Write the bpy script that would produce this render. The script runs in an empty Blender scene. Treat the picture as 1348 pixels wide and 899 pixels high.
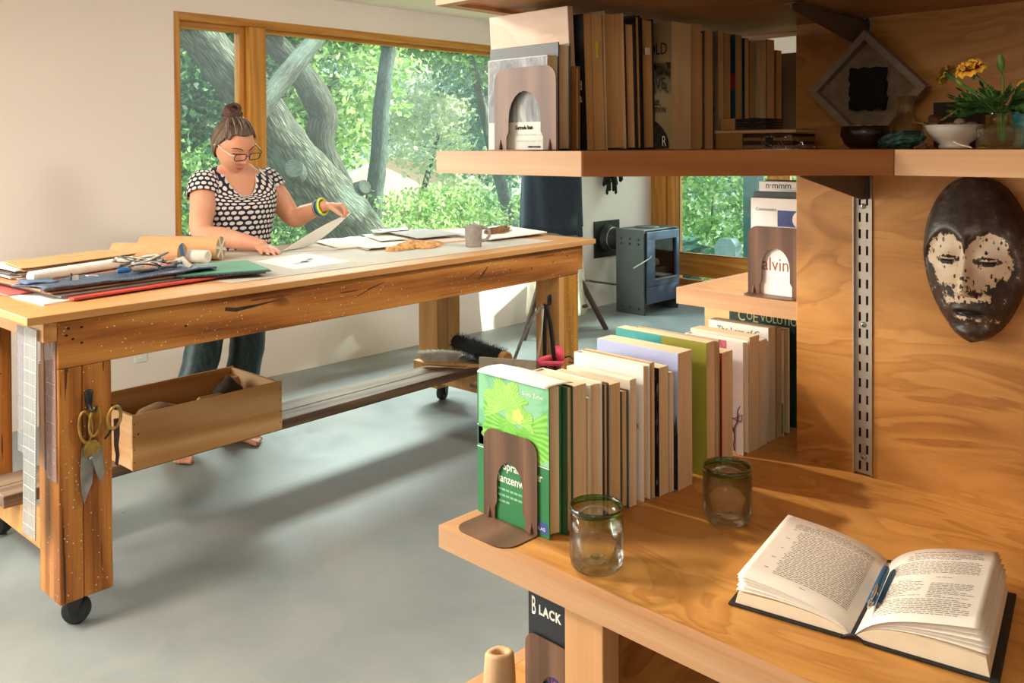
import bpy, bmesh, math, random
import numpy as np
from mathutils import Vector, Matrix, Euler, noise
random.seed(7); np.random.seed(7)
SC = bpy.context.scene
COL = SC.collection
# ------------------------------------------------------------------ camera, sky, sun, lights, exposure
EYE = 1.42
cam = bpy.data.objects.new('camera', bpy.data.cameras.new('camera')); COL.objects.link(cam)
FPX, CAMYAW, CAMPITCH, CAMROLL = 1154.0, 0.775, 0.0105, -0.0050
def _cam_matrix():
    cp, sp, cr, sr = math.cos(CAMPITCH), math.sin(CAMPITCH), math.cos(CAMROLL), math.sin(CAMROLL)
    Mr = np.array([[cr, -sr, 0], [sr, cr, 0], [0, 0, 1]]) @ np.array([[1, 0, 0], [0, cp, -sp], [0, sp, cp]])
    A = [math.cos(CAMYAW), 0, -math.sin(CAMYAW)]; B = [math.sin(CAMYAW), 0, math.cos(CAMYAW)]; U = [0, -1, 0]
    W = Mr @ np.array([A, B, U]).T
    m = Matrix(((W[0][0], -W[1][0], -W[2][0], 0), (W[0][1], -W[1][1], -W[2][1], 0), (W[0][2], -W[1][2], -W[2][2], EYE), (0, 0, 0, 1)))
    return m
cam.matrix_world = _cam_matrix()
cam.data.sensor_width = 36.0; cam.data.sensor_fit = 'HORIZONTAL'
cam.data.lens = FPX / 1348 * 36.0
cam.data.shift_x = (674 - 672) / 1348
cam.data.shift_y = (204.1 - 449.5) / 1348
cam.data.clip_start = 0.05; cam.data.clip_end = 200
SC.camera = cam

world = bpy.data.worlds.new('sky'); SC.world = world; world.use_nodes = True
wn = world.node_tree; wn.nodes.clear()
sky = wn.nodes.new('ShaderNodeTexSky'); sky.sky_type = 'NISHITA'; sky.sun_disc = False
sky.sun_elevation = math.radians(35); sky.sun_rotation = math.radians(24); sky.air_density = 1.3; sky.dust_density = 2.5
bg = wn.nodes.new('ShaderNodeBackground'); bg.inputs['Strength'].default_value = 0.36
wo = wn.nodes.new('ShaderNodeOutputWorld')
wn.links.new(sky.outputs[0], bg.inputs['Color']); wn.links.new(bg.outputs[0], wo.inputs['Surface'])

def light(name, kind, loc, direction, energy, color, **kw):
    d = bpy.data.lights.new(name, kind); d.energy = energy; d.color = color
    for k, v in kw.items(): setattr(d, k, v)
    o = bpy.data.objects.new(name, d); COL.objects.link(o); o.location = loc
    o.rotation_euler = Vector(direction).to_track_quat('-Z', 'Y').to_euler()
    return o
light('sun', 'SUN', (8, 12, 9), (-0.45, -1.0, -0.50), 12.0, (1.0, 0.95, 0.86), angle=math.radians(0.8))
# daylight stand-ins: an unseen window added left of the frame, and the big window
light('daylight_unseen_window', 'AREA', (-4.95, -1.55, 1.48), (1, 0.36, -0.10), 210, (1.0, 0.91, 0.83), shape='RECTANGLE', size=3.4, size_y=1.35)
light('daylight_big_window', 'AREA', (-6.6, 3.9, 3.35), (1, 0.0, -0.68), 520, (1.0, 0.98, 0.96), shape='RECTANGLE', size=3.4, size_y=1.1)
light('daylight_glass_door', 'AREA', (-3.0, 7.85, 3.0), (0, -1, -1.0), 80, (0.93, 0.96, 1.0), shape='RECTANGLE', size=3.4, size_y=1.1)
# track spot above the work table: the crisp book shadows on the desk come from it
light('ceiling_spot', 'SPOT', (-2.30, 1.12, 2.32), (1.45, 0.27, -1.5), 115, (1.0, 0.86, 0.70), spot_size=math.radians(75), spot_blend=0.6, shadow_soft_size=0.045)
light('ceiling_lamp_left', 'AREA', (-2.75, -0.35, 2.34), (0.25, 0.25, -1), 95, (1.0, 0.88, 0.79), shape='DISK', size=0.6)
light('aisle_fill_light', 'AREA', (-1.55, 3.1, 2.34), (-0.45, -0.05, -1), 48, (1.0, 0.93, 0.86), shape='DISK', size=0.6)  # fill added above the aisle, out of view, to brighten the table front
light('fill_light_behind_viewer', 'AREA', (0.2, -1.7, 2.34), (-0.45, 0.5, -1), 20, (1.0, 0.86, 0.70), shape='DISK', size=1.2)  # unseen fill added behind the camera to lift the table front

SC.view_settings.view_transform = 'Standard'; SC.view_settings.look = 'None'
SC.view_settings.exposure = 0.20; SC.view_settings.gamma = 1.0
SC.view_settings.use_curve_mapping = False

# ------------------------------------------------------------------ helpers
def mat_world(o):
    m = o.matrix_basis.copy()
    while o.parent: o = o.parent; m = o.matrix_basis @ m
    return m
def thing(name, label, cat, loc=(0, 0, 0), rz=0.0, group=None, rot=None):
    o = bpy.data.objects.new(name, None); COL.objects.link(o); o.empty_display_size = 0.05
    o.location = loc; o.rotation_euler = rot if rot else (0, 0, rz)
    o['label'] = label; o['category'] = cat
    if group: o['group'] = group
    return o
def tag(o, label=None, cat=None, group=None, kind=None):
    if label: o['label'] = label
    if cat: o['category'] = cat
    if group: o['group'] = group
    if kind: o['kind'] = kind
    return o
class MB:
    def __init__(s): s.v = []; s.f = []; s.m = []; s.s = []; s.uv = []; s.hasuv = False
    def add(s, vs, fs, m=0, smooth=False, uvs=None, M=None):
        b = len(s.v)
        if M is not None: vs = [M @ Vector(p) for p in vs]
        s.v += [tuple(p) for p in vs]
        for k, f in enumerate(fs):
            s.f.append([b + i for i in f]); s.m.append(m); s.s.append(smooth)
            s.uv.append(uvs[k] if uvs else None)
        if uvs: s.hasuv = True
        return s
    def box(s, x0, x1, y0, y1, z0, z1, m=0, M=None):
        if x0 > x1: x0, x1 = x1, x0
        if y0 > y1: y0, y1 = y1, y0
        if z0 > z1: z0, z1 = z1, z0
        vs = [(x0, y0, z0), (x1, y0, z0), (x1, y1, z0), (x0, y1, z0), (x0, y0, z1), (x1, y0, z1), (x1, y1, z1), (x0, y1, z1)]
        return s.add(vs, [(3, 2, 1, 0), (4, 5, 6, 7), (0, 1, 5, 4), (1, 2, 6, 5), (2, 3, 7, 6), (3, 0, 4, 7)], m, False, None, M)
    def prism(s, pts, z0, z1, m=0, M=None, smooth=False):
        n = len(pts)
        a = sum(pts[i][0] * pts[(i + 1) % n][1] - pts[(i + 1) % n][0] * pts[i][1] for i in range(n))
        if a < 0: pts = pts[::-1]
        if z0 > z1: z0, z1 = z1, z0
        vs = [(p[0], p[1], z0) for p in pts] + [(p[0], p[1], z1) for p in pts]
        s.add(vs, [tuple(range(n))[::-1], tuple(range(n, 2 * n))], m, False, None, M)
        return s.add(vs, [(i, (i + 1) % n, n + (i + 1) % n, n + i) for i in range(n)], m, smooth, None, M)
    def loft(s, rings, m=0, smooth=True, caps=True, M=None, closed=True, uv=False, usc=1.0):
        n = len(rings[0]); vs = [p for r in rings for p in r]; fs = []; uvs = []
        L = 0.0; Ls = [0.0]
        for i in range(1, len(rings)):
            L += (Vector(rings[i][0]) - Vector(rings[i - 1][0])).length; Ls.append(L)
        for i in range(len(rings) - 1):
            for j in range(n if closed else n - 1):
                k = (j + 1) % n
                fs.append((i * n + j, i * n + k, (i + 1) * n + k, (i + 1) * n + j))
                uvs.append(((j / n * usc, Ls[i]), ((j + 1) / n * usc, Ls[i]), ((j + 1) / n * usc, Ls[i + 1]), (j / n * usc, Ls[i + 1])))
        s.add(vs, fs, m, smooth, uvs if uv else None, M)
        if caps and closed:
            s.add(rings[0], [tuple(range(n))[::-1]], m, False, None, M)
            s.add(rings[-1], [tuple(range(n))], m, False, None, M)
        return s
    def tube(s, pts, r, n=8, m=0, caps=True, M=None, smooth=True, flat=1.0, up=None):
        pts = [Vector(p) for p in pts]; k = len(pts)
        rs = r if isinstance(r, (list, tuple)) else [r] * k
        rings = []; ref = None
        for i, p in enumerate(pts):
            t = (pts[min(i + 1, k - 1)] - pts[max(i - 1, 0)])
            if t.length < 1e-9: t = Vector((0, 0, 1))
            t.normalize()
            if ref is None:
                ref = Vector(up) if up else (Vector((0, 0, 1)) if abs(t.z) < 0.9 else Vector((1, 0, 0)))
            u = ref - t * ref.dot(t)
            if u.length < 1e-6: u = t.orthogonal()
            u.normalize(); w = t.cross(u); ref = u
            rings.append([tuple(p + (u * math.cos(a) * flat + w * math.sin(a)) * rs[i]) for a in [2 * math.pi * j / n for j in range(n)]])
        return s.loft(rings, m, smooth, caps, M)
    def lathe(s, prof, n=24, m=0, M=None, smooth=True, o=(0, 0, 0)):
        rings = [[(o[0] + r * math.cos(2 * math.pi * j / n), o[1] + r * math.sin(2 * math.pi * j / n), o[2] + z) for j in range(n)] for r, z in prof]
        return s.loft(rings, m, smooth, True, M)
    def grid(s, fn, nu, nv, m=0, smooth=True, uv=True, M=None):
        vs = [fn(i / nu, j / nv) for j in range(nv + 1) for i in range(nu + 1)]; fs = []; uvs = []
        for j in range(nv):
            for i in range(nu):
                a = j * (nu + 1) + i
                fs.append((a, a + 1, a + nu + 2, a + nu + 1))
                uvs.append(((i / nu, j / nv), ((i + 1) / nu, j / nv), ((i + 1) / nu, (j + 1) / nv), (i / nu, (j + 1) / nv)))
        return s.add(vs, fs, m, smooth, uvs if uv else None, M)
    def build(s, name, mats, parent=None, bevel=0.0, local=False, solid=0.0, sub=0, seg=2, off=0.0):
        me = bpy.data.meshes.new(name)
        vs = s.v
        if parent is not None and not local:
            Mi = mat_world(parent).inverted(); vs = [tuple(Mi @ Vector(p)) for p in vs]
        me.from_pydata(vs, [], s.f)
        if not isinstance(mats, (list, tuple)): mats = [mats]
        for mt in mats: me.materials.append(mt)
        me.polygons.foreach_set('material_index', s.m); me.polygons.foreach_set('use_smooth', s.s)
        if s.hasuv:
            uvl = me.uv_layers.new(name='UVMap'); k = 0
            for f, u in zip(s.f, s.uv):
                for q in range(len(f)):
                    if u: uvl.data[k].uv = u[q]
                    k += 1
        me.update()
        o = bpy.data.objects.new(name, me); COL.objects.link(o)
        if parent is not None: o.parent = parent
        if solid: md = o.modifiers.new('solid', 'SOLIDIFY'); md.thickness = solid; md.offset = off
        if bevel: md = o.modifiers.new('bevel', 'BEVEL'); md.width = bevel; md.segments = seg; md.limit_method = 'ANGLE'; md.angle_limit = 0.6; md.harden_normals = False
        if sub: md = o.modifiers.new('sub', 'SUBSURF'); md.levels = sub; md.render_levels = sub
        return o
def bake(o):
    dg = bpy.context.evaluated_depsgraph_get(); dg.update()
    me = bpy.data.meshes.new_from_object(o.evaluated_get(dg)); o.modifiers.clear()
    o.data = me; return o
def copy_tree(o, parent=None):
    c = o.copy(); COL.objects.link(c)
    if parent is not None: c.parent = parent
    for ch in list(o.children): copy_tree(ch, c)
    return c
def T(x, y, z, rz=0, rx=0, ry=0): return Matrix.Translation((x, y, z)) @ Euler((rx, ry, rz)).to_matrix().to_4x4()
def text_mesh(txt, size, font_shear=0.0, width=1.0, bold=0.0, align='LEFT', spacing=1.0):
    cu = bpy.data.curves.new('lettering', 'FONT'); cu.body = txt; cu.size = size; cu.align_x = align; cu.shear = font_shear
    cu.offset = bold; cu.space_character = spacing; cu.resolution_u = 3; cu.extrude = 0.00012
    o = bpy.data.objects.new('lettering', cu); COL.objects.link(o)
    dg = bpy.context.evaluated_depsgraph_get(); dg.update()
    me = bpy.data.meshes.new_from_object(o.evaluated_get(dg))
    bpy.data.objects.remove(o); bpy.data.curves.remove(cu)
    if width != 1.0:
        for v in me.vertices: v.co.x *= width
    return me
def lettering(name, txt, size, mat, M, parent, **kw):
    """flat print: letters stand on plane M (x right, y up), world matrix"""
    me = text_mesh(txt, size, **kw); me.materials.clear(); me.materials.append(mat); me.name = name
    o = bpy.data.objects.new(name, me); COL.objects.link(o)
    if parent is not None: me.transform(mat_world(parent).inverted() @ M); o.parent = parent
    else: me.transform(M)
    return o
def face_matrix(origin, right, up):
    r = Vector(right).normalized(); u = Vector(up); u = (u - r * u.dot(r)).normalized(); n = r.cross(u)
    return Matrix(((r.x, u.x, n.x, origin[0]), (r.y, u.y, n.y, origin[1]), (r.z, u.z, n.z, origin[2]), (0, 0, 0, 1)))

# ------------------------------------------------------------------ materials
def C(h, k=1.0):
    h = h.lstrip('#'); c = [int(h[i:i + 2], 16) / 255 for i in (0, 2, 4)]
    return tuple(min(1, k * (x / 12.92 if x <= 0.04045 else ((x + 0.055) / 1.055) ** 2.4)) for x in c) + (1.0,)
class NT:
    def __init__(s, name):
        s.mat = bpy.data.materials.new(name); s.mat.use_nodes = True; s.t = s.mat.node_tree; s.t.nodes.clear()
        s.out = s.n('ShaderNodeOutputMaterial'); s.b = s.n('ShaderNodeBsdfPrincipled'); s.l(s.b.outputs[0], s.out.inputs[0])
    def n(s, typ, **kw):
        nd = s.t.nodes.new(typ)
        for k, v in kw.items():
            if k.startswith('i_'): s.set(nd, k[2:], v)
            else: setattr(nd, k, v)
        return nd
    def set(s, nd, key, v):
        key = int(key) if key.isdigit() else key
        if isinstance(v, bpy.types.NodeSocket): s.l(v, nd.inputs[key])
        else: nd.inputs[key].default_value = v
    def l(s, a, b): s.t.links.new(a, b)
    def math(s, op, a, b=None, clamp=False):
        nd = s.n('ShaderNodeMath', operation=op, use_clamp=clamp); s.set(nd, '0', a)
        if b is not None: s.set(nd, '1', b)
        return nd.outputs[0]
    def mix(s, fac, a, b, blend='MIX'):
        nd = s.n('ShaderNodeMix', data_type='RGBA', blend_type=blend)
        for k, v in ((0, fac), (6, a), (7, b)):
            if isinstance(v, bpy.types.NodeSocket): s.l(v, nd.inputs[k])
            else: nd.inputs[k].default_value = v
        return nd.outputs[2]
    def ramp(s, fac, stops, interp='LINEAR'):
        nd = s.n('ShaderNodeValToRGB'); s.l(fac, nd.inputs[0]); cr = nd.color_ramp; cr.interpolation = interp
        while len(cr.elements) > 1: cr.elements.remove(cr.elements[-1])
        cr.elements[0].position = stops[0][0]; cr.elements[0].color = stops[0][1]
        for p, c in stops[1:]:
            e = cr.elements.new(p); e.color = c
        return nd.outputs[0]
    def coords(s, kind='Object', scale=(1, 1, 1), rot=(0, 0, 0), rnd=0.0):
        tc = s.n('ShaderNodeTexCoord'); v = tc.outputs[kind]
        if rnd:
            oi = s.n('ShaderNodeObjectInfo'); va = s.n('ShaderNodeVectorMath', operation='ADD')
            sc = s.math('MULTIPLY', oi.outputs['Random'], rnd); s.l(v, va.inputs[0]); s.l(sc, va.inputs[1]); v = va.outputs[0]
        mp = s.n('ShaderNodeMapping'); mp.inputs['Scale'].default_value = scale; mp.inputs['Rotation'].default_value = rot
        s.l(v, mp.inputs[0]); return mp.outputs[0]
    def noise(s, vec, scale, detail=3, rough=0.55, dist=0.0):
        nd = s.n('ShaderNodeTexNoise'); s.l(vec, nd.inputs['Vector'])
        nd.inputs['Scale'].default_value = scale; nd.inputs['Detail'].default_value = detail; nd.inputs['Roughness'].default_value = rough; nd.inputs['Distortion'].default_value = dist
        return nd.outputs['Fac']
    def vor(s, vec, scale, feature='F1', rnd=1.0):
        nd = s.n('ShaderNodeTexVoronoi', feature=feature); s.l(vec, nd.inputs['Vector']); nd.inputs['Scale'].default_value = scale; nd.inputs['Randomness'].default_value = rnd
        return nd
    def bump(s, h, strength=0.2, dist=0.01):
        nd = s.n('ShaderNodeBump'); nd.inputs['Strength'].default_value = strength; nd.inputs['Distance'].default_value = dist
        s.l(h, nd.inputs['Height']); s.l(nd.outputs[0], s.b.inputs['Normal'])
    def fin(s, color=None, rough=0.5, metal=0.0, spec=0.5):
        if color is not None: s.set(s.b, 'Base Color', color)
        s.set(s.b, 'Roughness', rough); s.set(s.b, 'Metallic', metal); s.b.inputs['Specular IOR Level'].default_value = spec
        return s.mat
def plain(name, col, rough=0.6, metal=0.0, var=0.10, scale=30, bump=0.0, spec=0.4):
    t = NT(name); c = C(col) if isinstance(col, str) else col
    v = t.coords('Object', rnd=7.0); n = t.noise(v, scale, 4)
    d = tuple(x * (1 - var * 1.6) for x in c[:3]) + (1,); e = tuple(min(1, x * (1 + var)) for x in c[:3]) + (1,)
    col_ = t.ramp(n, [(0.3, d), (0.7, e)])
    if bump: t.bump(n, bump, 0.004)
    return t.fin(col_, rough, metal, spec)
def wood(name, dark, mid, light, grain=(1, 1, 0.08), scale=22, rough=0.5, knots=0.0, specks=0.0, holes=0.0, band=0.5, fine=0.35, cracks=0.0, bump=0.12, big=1.5, spec=0.35):
    """grain: small factor along the fibre"""
    t = NT(name); tc = t.coords('Object', rnd=9.0)
    v = t.coords('Object', grain, rnd=9.0)
    n1 = t.noise(v, scale, 5, 0.6, 0.4); n2 = t.noise(v, scale * 0.25, 2, 0.5, 1.2)
    w = t.n('ShaderNodeTexWave', wave_type='BANDS', bands_direction='DIAGONAL'); t.l(v, w.inputs['Vector'])
    w.inputs['Scale'].default_value = scale * 0.35; w.inputs['Distortion'].default_value = 7.0; w.inputs['Detail'].default_value = 3; w.inputs['Detail Scale'].default_value = 0.8
    f = t.math('ADD', t.math('MULTIPLY', n1, 0.55), t.math('MULTIPLY', w.outputs['Fac'], 0.45 * band))
    nf = t.noise(t.coords('Object', tuple(g * (5 if g >= 1 else 1.5) for g in grain), rnd=9.0), scale, 4, 0.7)
    f = t.math('ADD', t.math('MULTIPLY', f, 0.8), t.math('MULTIPLY', n2, 0.4 ))
    f = t.math('ADD', f, t.math('MULTIPLY', t.math('SUBTRACT', nf, 0.5), fine))
    col = t.ramp(f, [(0.28, C(dark)), (0.52, C(mid)), (0.78, C(light))])
    nb = t.noise(tc, big, 2, 0.5); col = t.mix(t.math('MULTIPLY', nb, 0.55), col, t.mix(1.0, col, C('#d8b890'), 'MULTIPLY'))
    if knots:
        kv = t.coords('Object', tuple(g if g >= 1 else 0.55 for g in grain), rnd=9.0); vo = t.vor(kv, 5.5)
        sel = t.math('GREATER_THAN', t.n('ShaderNodeSeparateColor').outputs[0] if False else vo.outputs['Distance'], -1)
        sp = t.n('ShaderNodeSeparateColor'); t.l(vo.outputs['Color'], sp.inputs[0])
        pick = t.math('GREATER_THAN', sp.outputs[0], 1 - knots)
        k = t.math('MULTIPLY', pick, t.math('SUBTRACT', 1.0, t.math('MULTIPLY', vo.outputs['Distance'], 6.5), True))
        k = t.math('POWER', k, 0.7); col = t.mix(k, col, C('#2c1608'))
    if cracks:
        nc = t.noise(t.coords('Object', tuple(g * (1.0 if g >= 1 else 0.35) for g in grain), rnd=9.0), 70, 2, 0.5)
        col = t.mix(t.math('MULTIPLY', t.math('GREATER_THAN', nc, 0.80 - cracks), 0.8), col, C('#2a170a'))
    if holes:
        vh = t.vor(tc, 26); sp = t.n('ShaderNodeSeparateColor'); t.l(vh.outputs['Color'], sp.inputs[0])
        h = t.math('MULTIPLY', t.math('LESS_THAN', vh.outputs['Distance'], 0.085), t.math('GREATER_THAN', sp.outputs[1], 1 - holes))
        col = t.mix(h, col, C('#150b05'))
    if specks:
        vs_ = t.vor(tc, 95); sp = t.n('ShaderNodeSeparateColor'); t.l(vs_.outputs['Color'], sp.inputs[0])
        area = t.math('GREATER_THAN', t.noise(tc, 4.0, 2), 0.47)
        q = t.math('MULTIPLY', t.math('LESS_THAN', vs_.outputs['Distance'], t.math('MULTIPLY', sp.outputs[2], 0.20)), t.math('GREATER_THAN', sp.outputs[1], 1 - specks))
        col = t.mix(t.math('MULTIPLY', q, area), col, C('#eadfc6'))
    if bump: t.bump(f, bump, 0.003)
    return t.fin(col, rough, 0, spec)
def plywood(name, dark, mid, light, rough=0.42, scale=1.0, axis='XZ', spec=0.4):
    """rotary cut veneer: wide cloudy flames with soft contour edges"""
    t = NT(name); sc = {'XZ': (1.1, 1, 3.0), 'XY': (1.1, 3.0, 1), 'YX': (3.0, 1.1, 1)}[axis]
    v = t.coords('Object', tuple(x * scale for x in sc), rnd=3.0)
    n = t.noise(v, 2.3, 3, 0.5, 1.6); m = t.ramp(t.math('FRACT', t.math('MULTIPLY', n, 5.5)), [(0.0, (0.15,) * 3 + (1,)), (0.80, (1, 1, 1, 1)), (0.93, (0.6,) * 3 + (1,)), (1.0, (0.15,) * 3 + (1,))])
    fine = t.noise(t.coords('Object', (3, 40, 40) if axis != 'YX' else (40, 3, 40), rnd=3.0), 6, 4, 0.6)
    blot = t.noise(v, 1.1, 2, 0.5)
    f = t.math('ADD', t.math('MULTIPLY', m, 0.20), t.math('ADD', t.math('MULTIPLY', fine, 0.13), t.math('MULTIPLY', blot, 0.72)))
    col = t.ramp(f, [(0.32, C(dark)), (0.56, C(mid)), (0.86, C(light))])
    t.bump(fine, 0.04, 0.002)
    return t.fin(col, rough, 0, spec)
def pages(name, base='#e6cda6', dark='#b08a5c'):
    t = NT(name); v = t.coords('Object', (3, 420, 3), rnd=5.0); n = t.noise(v, 2.0, 3, 0.6)
    d_, b_ = C(dark), C(base); md_ = tuple(0.55 * x + 0.45 * y for x, y in zip(b_[:3], d_[:3])) + (1,); lt_ = tuple(min(1, x * 1.12) for x in b_[:3]) + (1,)
    col = t.ramp(n, [(0.30, md_), (0.50, b_), (0.72, lt_)]); t.bump(n, 0.2, 0.001)
    return t.fin(col, 0.85, 0, 0.1)
def glass_pane(name, tint=(0.88, 0.97, 0.94, 1), refl=1.0, rough=0.0, dust=0.0):
    t = NT(name); t.t.nodes.remove(t.b)
    tr = t.n('ShaderNodeBsdfTransparent'); tr.inputs[0].default_value = tint
    gl = t.n('ShaderNodeBsdfGlossy'); gl.inputs['Roughness'].default_value = rough; gl.inputs[0].default_value = (1, 1, 1, 1)
    fr = t.n('ShaderNodeFresnel'); fr.inputs[0].default_value = 1.45
    mx = t.n('ShaderNodeMixShader'); geo = t.n('ShaderNodeNewGeometry'); t.l(t.math('MULTIPLY', t.math('MULTIPLY', fr.outputs[0], refl), t.math('SUBTRACT', 1.0, geo.outputs['Backfacing'])), mx.inputs[0]); base = tr.outputs[0]
    if dust:
        tl = t.n('ShaderNodeBsdfTranslucent'); tl.inputs[0].default_value = (0.85, 0.95, 0.92, 1); df = t.n('ShaderNodeMixShader'); df.inputs[0].default_value = dust; t.l(tr.outputs[0], df.inputs[1]); t.l(tl.outputs[0], df.inputs[2]); base = df.outputs[0]
    t.l(base, mx.inputs[1]); t.l(gl.outputs[0], mx.inputs[2]); t.l(mx.outputs[0], t.out.inputs[0])
    return t.mat
def real_glass(name, tint, rough=0.02, ior=1.45):
    """thin blown glass: refraction with a transparent share so that daylight still passes"""
    t = NT(name); t.t.nodes.remove(t.b)
    g = t.n('ShaderNodeBsdfGlass'); g.inputs['Color'].default_value = tint; g.inputs['Roughness'].default_value = rough; g.inputs['IOR'].default_value = ior
    tr = t.n('ShaderNodeBsdfTransparent'); tr.inputs[0].default_value = tint
    mx = t.n('ShaderNodeMixShader'); mx.inputs[0].default_value = 0.62
    t.l(g.outputs[0], mx.inputs[1]); t.l(tr.outputs[0], mx.inputs[2]); t.l(mx.outputs[0], t.out.inputs[0])
    return t.mat
def wallpaint(name, col):
    t = NT(name); n = t.noise(t.coords('Object'), 90, 4); c = C(col)
    t.bump(n, 0.05, 0.002); n2 = t.noise(t.coords('Object'), 0.8, 2)
    return t.fin(t.ramp(n2, [(0.3, tuple(x * 0.96 for x in c[:3]) + (1,)), (0.7, c)]), 0.75, 0, 0.2)
def concrete(name):
    t = NT(name); v = t.coords('Object')
    n = t.noise(v, 0.9, 5, 0.55, 0.6); n2 = t.noise(v, 5.0, 5, 0.65, 0.8); n3 = t.noise(v, 60, 3)
    f = t.math('ADD', t.math('MULTIPLY', n, 0.6), t.math('MULTIPLY', n2, 0.4))
    col = t.ramp(f, [(0.33, C('#757f80')), (0.5, C('#878d8b')), (0.68, C('#969893'))])
    vo = t.vor(v, 7); sp = t.n('ShaderNodeSeparateColor'); t.l(vo.outputs['Color'], sp.inputs[0])
    dot = t.math('MULTIPLY', t.math('LESS_THAN', vo.outputs['Distance'], 0.045), t.math('GREATER_THAN', sp.outputs[0], 0.72))
    col = t.mix(t.math('MULTIPLY', dot, 0.6), col, C('#4a5255'))
    t.bump(t.math('ADD', n2, t.math('MULTIPLY', n3, 0.15)), 0.08, 0.004)
    r = t.ramp(n2, [(0.3, (0.34,) * 3 + (1,)), (0.7, (0.5,) * 3 + (1,))])
    return t.fin(col, r, 0, 0.4)
def thin_paper(name, col):
    t = NT(name); n = t.noise(t.coords('Object'), 12, 3); c = C(col); cc = t.ramp(n, [(0.3, tuple(x * 0.96 for x in c[:3]) + (1,)), (0.7, c)]); t.fin(cc, 0.85, 0, 0.2)
    tl = t.n('ShaderNodeBsdfTranslucent'); t.l(cc, tl.inputs[0]); mx = t.n('ShaderNodeMixShader'); mx.inputs[0].default_value = 0.35; t.l(t.b.outputs[0], mx.inputs[1]); t.l(tl.outputs[0], mx.inputs[2]); t.l(mx.outputs[0], t.out.inputs[0]); return t.mat
MAT = dict(
    wall=wallpaint('white_wall_paint', '#f5e8e0'), ceiling=wallpaint('ceiling_paint', '#e9e4d6'), floor=concrete('painted_concrete'),
    fir=wood('window_fir', '#ac7028', '#c98c3a', '#dfab5c', (1, 1, 0.06), 30, 0.4, bump=0.05),
    firh=wood('window_fir_horizontal', '#ac7028', '#c98c3a', '#dfab5c', (1, 0.06, 1), 30, 0.4, bump=0.05),
    firx=wood('door_fir', '#9a5f1e', '#b87a2c', '#d29a4c', (0.06, 1, 1), 24, 0.4, bump=0.05),
    pane=glass_pane('window_glass', dust=0.012), pane_dark=glass_pane('door_glass', (0.80, 0.94, 0.91, 1), 1.2, dust=0.012),
    black=plain('black_metal', '#1c1d1e', 0.45, 0.0, 0.1), steel=plain('grey_steel', '#a9a7a2', 0.35, 0.9, 0.06), rubber=plain('black_rubber', '#2a2c2d', 0.6),
    white=plain('white_plastic', '#ecebe6', 0.4, 0, 0.03), ink=plain('black_ink', '#1d1a18', 0.8, 0, 0.0), paper=plain('white_paper', '#f0ebe2', 0.8, 0, 0.03, 12), thin=thin_paper('thin_white_paper', '#f6f2ea'),
)
# ------------------------------------------------------------------ the room
WX, WY, ZC = -4.85, 6.85, 2.38            # long window wall, stove wall, ceiling height
XR, YF = 3.0, -4.0
def struct(o): o['kind'] = 'structure'; return o
struct(MB().box(WX - 0.35, XR + 0.2, YF - 0.2, WY + 0.3, -0.12, 0.0).build('floor', MAT['floor']))
struct(MB().box(WX - 0.35, XR + 0.2, YF - 0.2, WY + 0.3, ZC, ZC + 0.15).build('ceiling', MAT['ceiling']))
TH = 0.24
def wall_with_holes(name, axis, pos, th, a0, a1, holes, mat):
    """axis 'x': wall plane x=pos, runs along y; holes (a, b, z0, z1)"""
    mb = MB(); cuts = sorted(holes); cur = a0
    def bx(p, q, z0, z1):
        if axis == 'x': mb.box(pos, pos + th, p, q, z0, z1)
        else: mb.box(p, q, pos, pos + th, z0, z1)
    for a, b, z0, z1 in cuts:
        bx(cur, a, 0, ZC); bx(a, b, z1, ZC)
        if z0 > 0.001: bx(a, b, 0, z0)
        cur = b
    bx(cur, a1, 0, ZC)
    return struct(mb.build(name, mat))
WIN = (2.225, 5.62, 0.66, 2.195)          # big window of the photo
WIN2 = (-3.4, 0.25, 0.66, 2.195)          # unseen second window, added for the light from the left
DOOR = (-4.85, -1.7, 0.0, 2.15)
wall_with_holes('wall_left', 'x', WX, -TH, YF - 0.2, WY + 0.3, [WIN, WIN2], MAT['wall'])
wall_with_holes('wall_back', 'y', WY, TH, WX - 0.30, XR + 0.2, [DOOR], MAT['wall'])
struct(MB().box(XR, XR + 0.2, YF, WY, 0, ZC).build('wall_right', MAT['wall']))
struct(MB().box(WX, XR, YF - 0.2, YF, 0, ZC).build('wall_front', MAT['wall']))

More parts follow.
